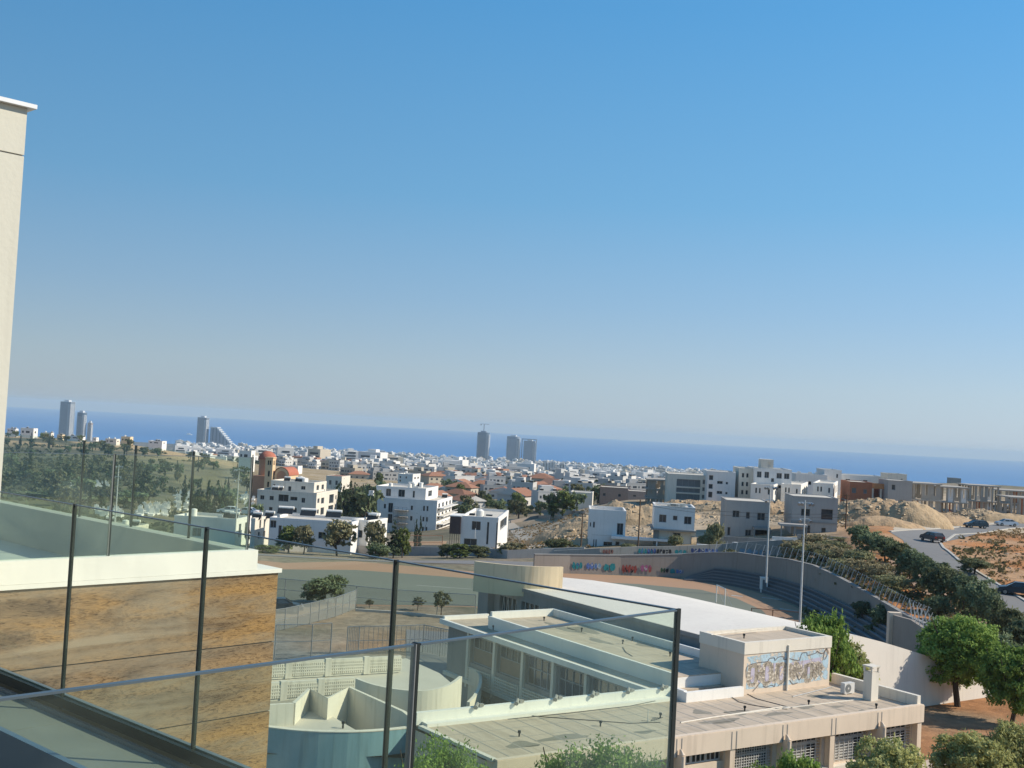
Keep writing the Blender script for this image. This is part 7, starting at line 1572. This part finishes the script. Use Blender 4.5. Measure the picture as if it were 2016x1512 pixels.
# ------------------------------------------------------------------ cars
def car_proto(name, label, body, L_=4.4, H_=1.45, Wd=1.78, kind='sedan'):
    root = empty(name, (0,0,0), 0, label, 'car'); hw = Wd/2; s = L_/4.4
    if kind == 'sedan': prof_ = [(-2.2,0.32),(-2.18,0.85),(-1.95,0.98),(-1.35,1.02),(1.0,0.96),(1.9,0.84),(2.18,0.62),(2.2,0.32)]; gh = [(-1.55,1.0),(-0.95,H_-0.02),(0.35,H_),(1.15,0.97)]
    else: prof_ = [(-2.15,0.36),(-2.18,1.0),(-2.05,1.12),(-1.2,1.1),(1.0,1.05),(1.9,0.92),(2.16,0.66),(2.18,0.36)]; gh = [(-2.02,1.1),(-1.7,H_-0.03),(0.3,H_),(1.1,1.05)]
    def ex(mb, poly, w0, w1, zs, mi):
        n = len(poly); P = []
        for sgn in (-1, 1):
            for x, z in poly: ww = w0+(w1-w0)*min(1,max(0,(z-zs[0])/(zs[1]-zs[0]))); P.append((x*s, sgn*ww, z))
        mb.mesh(P, [tuple(range(n-1,-1,-1)), tuple(range(n,2*n))]+[(i,(i+1)%n,n+(i+1)%n,n+i) for i in range(n)], mi)
    mb = MB(); ex(mb, prof_, hw, hw-0.12, (0.5,1.15), 0); ex(mb, [(gh[1][0],gh[1][1]-0.06),(gh[1][0]+.05,gh[1][1]),(gh[2][0]-.03,gh[2][1]),(gh[2][0]+.12,gh[2][1]-0.07)], hw-0.24, hw-0.3, (H_-.1,H_), 0)
    for x0_, z0_, x1_, z1_ in ((gh[0][0],gh[0][1],gh[1][0],gh[1][1]-.03),(gh[3][0],gh[3][1],gh[2][0],gh[2][1]-.03),(-0.35,1.02,-0.35,H_-.05)):
        for sg_ in (-1, 1): mb.beam((x0_*s,sg_*(hw-0.12),z0_),(x1_*s,sg_*(hw-0.265),z1_),0.07,0.07)
    mb.build('body', body, root)
    mb = MB(); ex(mb, [gh[0],(gh[1][0],gh[1][1]-0.05),(gh[2][0],gh[2][1]-0.05),gh[3]], hw-0.14, hw-0.29, (1.0,H_), 0); mb.build('windows', M_pane, root)
    for x in (-1.35, 1.38):
        for sg_ in (-1, 1):
            mb = MB(); mb.cyl((x*s,sg_*(hw-0.2),0.32),(x*s,sg_*(hw+0.01),0.32),0.32,n=16); wq = mb.build('wheel', mat('tyre_rubber', (0.02,0.02,0.02), 0.8), root)
            mb = MB(); mb.cyl((x*s,sg_*(hw+0.011),0.32),(x*s,sg_*(hw+0.02),0.32),0.2,n=12); mb.build('rim', M_chan, wq)
    for sg_ in (-1, 1):
        mb = MB(); mb.box(2.1*s,2.19*s,sg_*hw*0.72-0.2,sg_*hw*0.72+0.2,0.6,0.76); mb.build('headlight', M_frame, root)
        mb = MB(); mb.box(-2.2*s,-2.13*s,sg_*hw*0.75-0.16,sg_*hw*0.75+0.16,0.72,0.9); mb.build('taillight', mat('red_lens', (0.3,0.02,0.02), 0.3), root)
        mb = MB(); mb.box(0.75*s,0.95*s,sg_*hw-0.06+sg_*0.07,sg_*hw+0.06+sg_*0.07,0.98,1.1); mb.build('wing_mirror', body, root)
    mb = MB(); mb.box(-2.215*s,-2.19*s,-0.25,0.25,0.45,0.56); mb.build('number_plate', M_frame, root)
    return root
def cpaint(n, c, r_=0.3, m_=0.3): 
    m = mat('car_paint_'+n, c, r_, tuple(x*0.9 for x in c), 2, 0.5, metal=m_, spec=0.6); return m
def put(o, px, pyb, ang, dd=None): 
    g = G(px, pyb) if dd is None else GD(px, dd, pyb); o.location = (g.x, g.y, g.z+0.04); o.rotation_euler = (0,0,ang); return o
put(car_proto('parked_car', 'dark blue-black hatchback parked at the kerb of the upper road', cpaint('dark', (0.02,0.03,0.035)), kind='hatch', H_=1.55), 1921, 1040, R(180+6))
put(car_proto('parked_car', 'silver sedan parked at the kerb at the right edge of the upper road', cpaint('silver', (0.42,0.45,0.48))), 1981, 1036, R(180+6))
put(car_proto('moving_car', 'dark grey car seen from behind driving up the road bend', cpaint('dark_grey', (0.05,0.045,0.05)), kind='hatch', H_=1.5), 1835, 1067, R(100))
put(car_proto('parked_car', 'black car cut by the right edge on the lower road', cpaint('black', (0.015,0.017,0.022))), 2004, 1172, R(160))
o = put(car_proto('parked_car', 'dark car parked behind the white-railed fence at the left of the field', cpaint('charcoal', (0.04,0.045,0.045))), 552, 1205, R(15)); o.location = (*PZ(552,1206,2.0)[:2], 2.04)
wc = car_proto('parked_car', 'small white car parked beside the road under the field trees', cpaint('white', (0.6,0.6,0.58), 0.35, 0.0))
put(wc, 1960, 1006, R(172))
for i, (a, b, an, lab) in enumerate([(1994,1003,170,'white car at the right edge on the upper parking strip'),(2020,1003,172,'white van-like car leaving the right edge above the silver sedan'),(452,1012,175,'pale car on the flat roof parking left of the cream apartment block'),(486,1014,170,'second pale car beside the cream apartment block')]):
    c = copy_tree(wc, None, None, None, lab); put(c, a, b, R(an), None if a > 1000 else 215)
    if a < 1000: c.location.z = PD(a, b, c.location.y).z
# ------------------------------------------------------------------ poles
def flood(px, pyt, pyb, d, lab, z=None):
    b = PD(px[1], pyb, d); zb = b.z if z is None else z; t = PD(px[0], pyt, d); H = t.z-zb; root = empty('floodlight_pole', (b.x, d, zb), 0, lab, 'floodlight pole')
    mb = MB(); mb.cyl((0,0,0),(0,0,H),0.13,0.06,10); mb.build('pole', M_steelw, root)
    mb = MB(); mb.box(-0.7,0.7,-0.04,0.04,H-0.25,H-0.17); mb.box(-0.5,0.5,-0.04,0.04,H-1.9,H-1.82); mb.build('crossarm', M_steelw, root)
    for zz, xs in ((H-0.15,(-0.62,-0.3,0.3,0.62)),(H-1.85,(-0.45,0.45))):
        for x in xs: mb = MB(); mb.cyl((x,-0.1,zz-0.1),(x+0.1*(1 if x > 0 else -1),-0.45,zz-0.28),0.07,0.17,10); mb.build('lamp_head', M_steel, root)
    return root
flood((1515,1508), 955, 1147, 150, 'taller thin floodlight pole by the white cabin with lamps over the low houses'); flood((1582,1574), 985, 1240, 120, 'nearer grey floodlight pole in front of the dark concrete house', 2.0)
flood((228,222), 915, 1100, 190, 'thin floodlight pole behind the terrace glass on the left', 2.0); flood((468,460), 922, 1100, 190, 'thin floodlight pole beside the glass joint left of the church', 2.0)
def upole(px, pyt, pyb, d, lab):
    b = PD(px[1], pyb, d); H = PD(px[0], pyt, d).z-b.z; root = empty('utility_pole', (b.x, d, b.z-0.5), 0, lab, 'utility pole'); mb = MB(); mb.cyl((0,0,0),(0,0,H+0.5),0.13,0.09,8); mb.build('pole', M_wood, root); mb = MB(); mb.box(-0.6,0.6,-0.05,0.05,H+0.1,H+0.2); mb.build('crossarm', M_wood, root); return root
upole((1261,1255), 984, 1100, 178, 'tall brown timber pole between the two new houses'); upole((1147,1144), 1012, 1072, 190, 'short brown timber pole left of the plain white house'); upole((1668,1665), 972, 1035, 190, 'thin dark timber pole left of the ochre spoil heap')
for i, (a, t_, b) in enumerate([(935,1040,1060),(1000,1030,1056),(1020,1035,1058)]): 
    p = PD(a, b, 205); H = PD(a, t_, 205).z-p.z; mb = MB(); mb.cyl((0,0,0),(0,0,H),0.06,n=6); tag(mb.build('street_pole', M_steelw, None, tuple(p)), 'thin pole by the dirt road in the centre', 'pole', 'thin poles by the dirt road')
# overhead wires across the building plots
wr = empty('overhead_wires', (0,0,0), 0, 'two thin overhead wires sagging past the unfinished concrete houses', 'wires')
for (a, b, c) in (((1262,988,178),(1440,1008,184),(1668,1012,190)),((1262,992,178),(1450,1016,184),(1668,1018,190))):
    A_, B2, C2 = PD(*a[:2], a[2]), PD(*b[:2], b[2]), PD(*c[:2], c[2]); P_ = []
    for k in range(13): t = k/12; P_.append(A_*(1-t)*(1-2*t)+B2*4*t*(1-t)+C2*t*(2*t-1))
    mb = MB()
    for k in range(12): mb.cyl(P_[k], P_[k+1], 0.025, n=4, cap=False)
    mb.build('wire', M_dark, wr)
# dark trees on the ridge
for i in range(9):
    q = r_.uniform(5, 340); d = r_.uniform(870, 925); p = GD(q, d, 900); tree('far_tree', tuple(p), r_.uniform(4,6.5), 1.1, 'small dark tree on the ridge among the pale houses', 'small dark trees on the left ridge')
# goal
gp = PZ(1418, 1190, 2.02); go = empty('goal', (gp.x, gp.y, 2.02), R(8), 'white goal frame standing on the grey sports field', 'goal')
for y in (-1.6, 1.6): mb = MB(); mb.cyl((0,y,0),(0,y,2.1),0.06,n=8); mb.build('goal_post', M_whitepaint, go)
mb = MB(); mb.cyl((0,-1.66,2.1),(0,1.66,2.1),0.06,n=8); mb.build('crossbar', M_whitepaint, go)
mb = MB(); mb.beam((0,-1.6,2.05),(0.9,-1.6,0.05),0.04,0.04); mb.beam((0,1.6,2.05),(0.9,1.6,0.05),0.04,0.04); mb.build('stay', M_steelw, go)
sp = PZ(1385, 1196, 2.02); mb = MB(); mb.cyl((0,0,0),(-0.12,0,0.8),0.05,n=6); tag(mb.build('short_post', M_dark, None, tuple(sp)), 'short dark leaning post on the sports field left of the goal', 'post')
# ------------------------------------------------------------------ fences
def mesh_mat(name, col, alpha):
    m = bpy.data.materials.new(name); m.use_nodes = True; b = m.node_tree.nodes['Principled BSDF']; b.inputs['Base Color'].default_value = (*col,1); b.inputs['Alpha'].default_value = alpha; b.inputs['Roughness'].default_value = 0.7; return m
M_mesh = mesh_mat('wire_mesh_panel', (0.12,0.13,0.12), 0.22); M_mesh2 = mesh_mat('grey_mesh_panel', (0.26,0.27,0.26), 0.55)
def fence(label, pxs, z, h, sp_=3.0, m_=M_dark, mm=M_mesh, mid=True, r0=0.05, ribs=0):
    root = empty('fence', (0,0,0), 0, label, 'fence'); P = [PZ(a, b, z) for a, b in pxs]
    for i in range(len(P)-1):
        a, b = P[i], P[i+1]; n = max(1, round((b-a).length/sp_)); d = (b-a)/n
        for k in range(n+(1 if i == len(P)-2 else 0)): q = a+d*k; mb = MB(); mb.cyl((q.x,q.y,z),(q.x,q.y,z+h),r0,n=6); mb.build('post', m_, root)
        for k in range(n):
            q = a+d*k; e = q+d; mb = MB(); mb.face([(q.x,q.y,z+0.05),(e.x,e.y,z+0.05),(e.x,e.y,z+h-0.03),(q.x,q.y,z+h-0.03)]); mb.build('mesh_panel', mm, root)
            if ribs:
                mb = MB()
                for j in range(1, ribs): w_ = q+(e-q)*j/ribs; mb.box(w_.x-0.015,w_.x+0.015,w_.y-0.015,w_.y+0.015,z+0.1,z+h-0.05)
                mb.build('rib', m_, root)
        mb = MB(); mb.beam((a.x,a.y,z+h),(b.x,b.y,z+h),r0*1.3,r0*1.3); 
        if mid: mb.beam((a.x,a.y,z+h*0.5),(b.x,b.y,z+h*0.5),r0,r0)
        mb.build('rail', m_, root)
fence('white-railed grey panel fence curving left of the bushes', [(500,1250),(560,1240),(610,1228),(660,1215),(700,1199)], 2, 2.0, 1.7, M_steel, M_mesh2, r0=0.05)
fence('dark wire fence along the near edge of the sports field', [(500,1178),(560,1182),(640,1190),(700,1197),(770,1204),(860,1210),(935,1215)], 2, 2.3, 4.2, M_steel)
fence('wire yard fence with gate behind the pierced parapet', [(540,1298),(612,1296),(650,1293)], 2, 2.8, 3, M_steel); fence('ribbed yard gate fence running down to the courtyard', [(682,1290),(705,1289),(770,1288),(832,1285),(900,1300),(920,1310)], 2, 2.4, 2.6, M_steel, ribs=7)
fence('rusty mesh fence at the near right edge of the track', [(1478,1234),(1520,1238),(1575,1243)], 2, 2.0, 3, M_rust); fence('rusty wire fence in front of the sandy lot by the street', [(770,1082),(820,1082),(870,1082)], 1.0, 2.3, 4, M_rust)
fence('steel gate and mesh fence at the end of the stands', [(1745,1276),(1758,1270)], 2.6, 2.2, 1.2, M_steel)
s_ = PD(830,1075,200); sheet('sandy_lot', [(dr(790,1078),dr(870,1082)),(dr(800,1066),dr(880,1066))], mat('sandy_earth', (0.45,0.28,0.15), 0.95), 0.06, 3)
# low white kerb blocks at the foot of the near fence
mb = MB(); P_ = [PZ(a, b, 2.0) for a, b in [(700,1203),(780,1208),(860,1216),(935,1222)]]; mb.wall([(p.x,p.y) for p in P_], 0.3, 1.9, 2.25); struct(mb.build('field_kerb', M_kerb))
# boat on the sea
bp_ = PZ(372, 856, -107); mb = MB(); mb.prism([(-12,-4),(10,-4),(16,0),(10,4),(-12,4)], 0, 4); mb.prism([(-8,-2.5),(4,-2.5),(4,2.5),(-8,2.5)], 4.01, 8); tag(mb.build('boat', M_whitepaint, None, (bp_.x,bp_.y,-107.5)), 'tiny white boat on the sea left of the slim grey-blue tower', 'boat')
# ------------------------------------------------------------------ haze
if HAZE > 0:
    m = bpy.data.materials.new('haze'); m.use_nodes = True; n = m.node_tree; n.nodes.remove(n.nodes['Principled BSDF']); pv = n.nodes.new('ShaderNodeVolumePrincipled')
    pv.inputs['Color'].default_value = (0.68,0.86,1.0,1); pv.inputs['Density'].default_value = HAZE; pv.inputs['Anisotropy'].default_value = 0.0; n.links.new(pv.outputs[0], n.nodes['Material Output'].inputs['Volume'])
    try: m.cycles.homogeneous_volume = True
    except Exception: pass
    mb = MB(); mb.box(-24500,24500,-3600,20400,-125,50); tag(mb.build('haze', m), 'thin pale air haze over the town and the sea', 'haze', None, 'stuff')
for o in bpy.data.objects:
    if o.name.split('.')[0] in ('pale_plot', 'sandy_lot', 'earth_path', 'street', 'dirt_road', 'road') and o.parent is None: o['kind'] = 'structure'
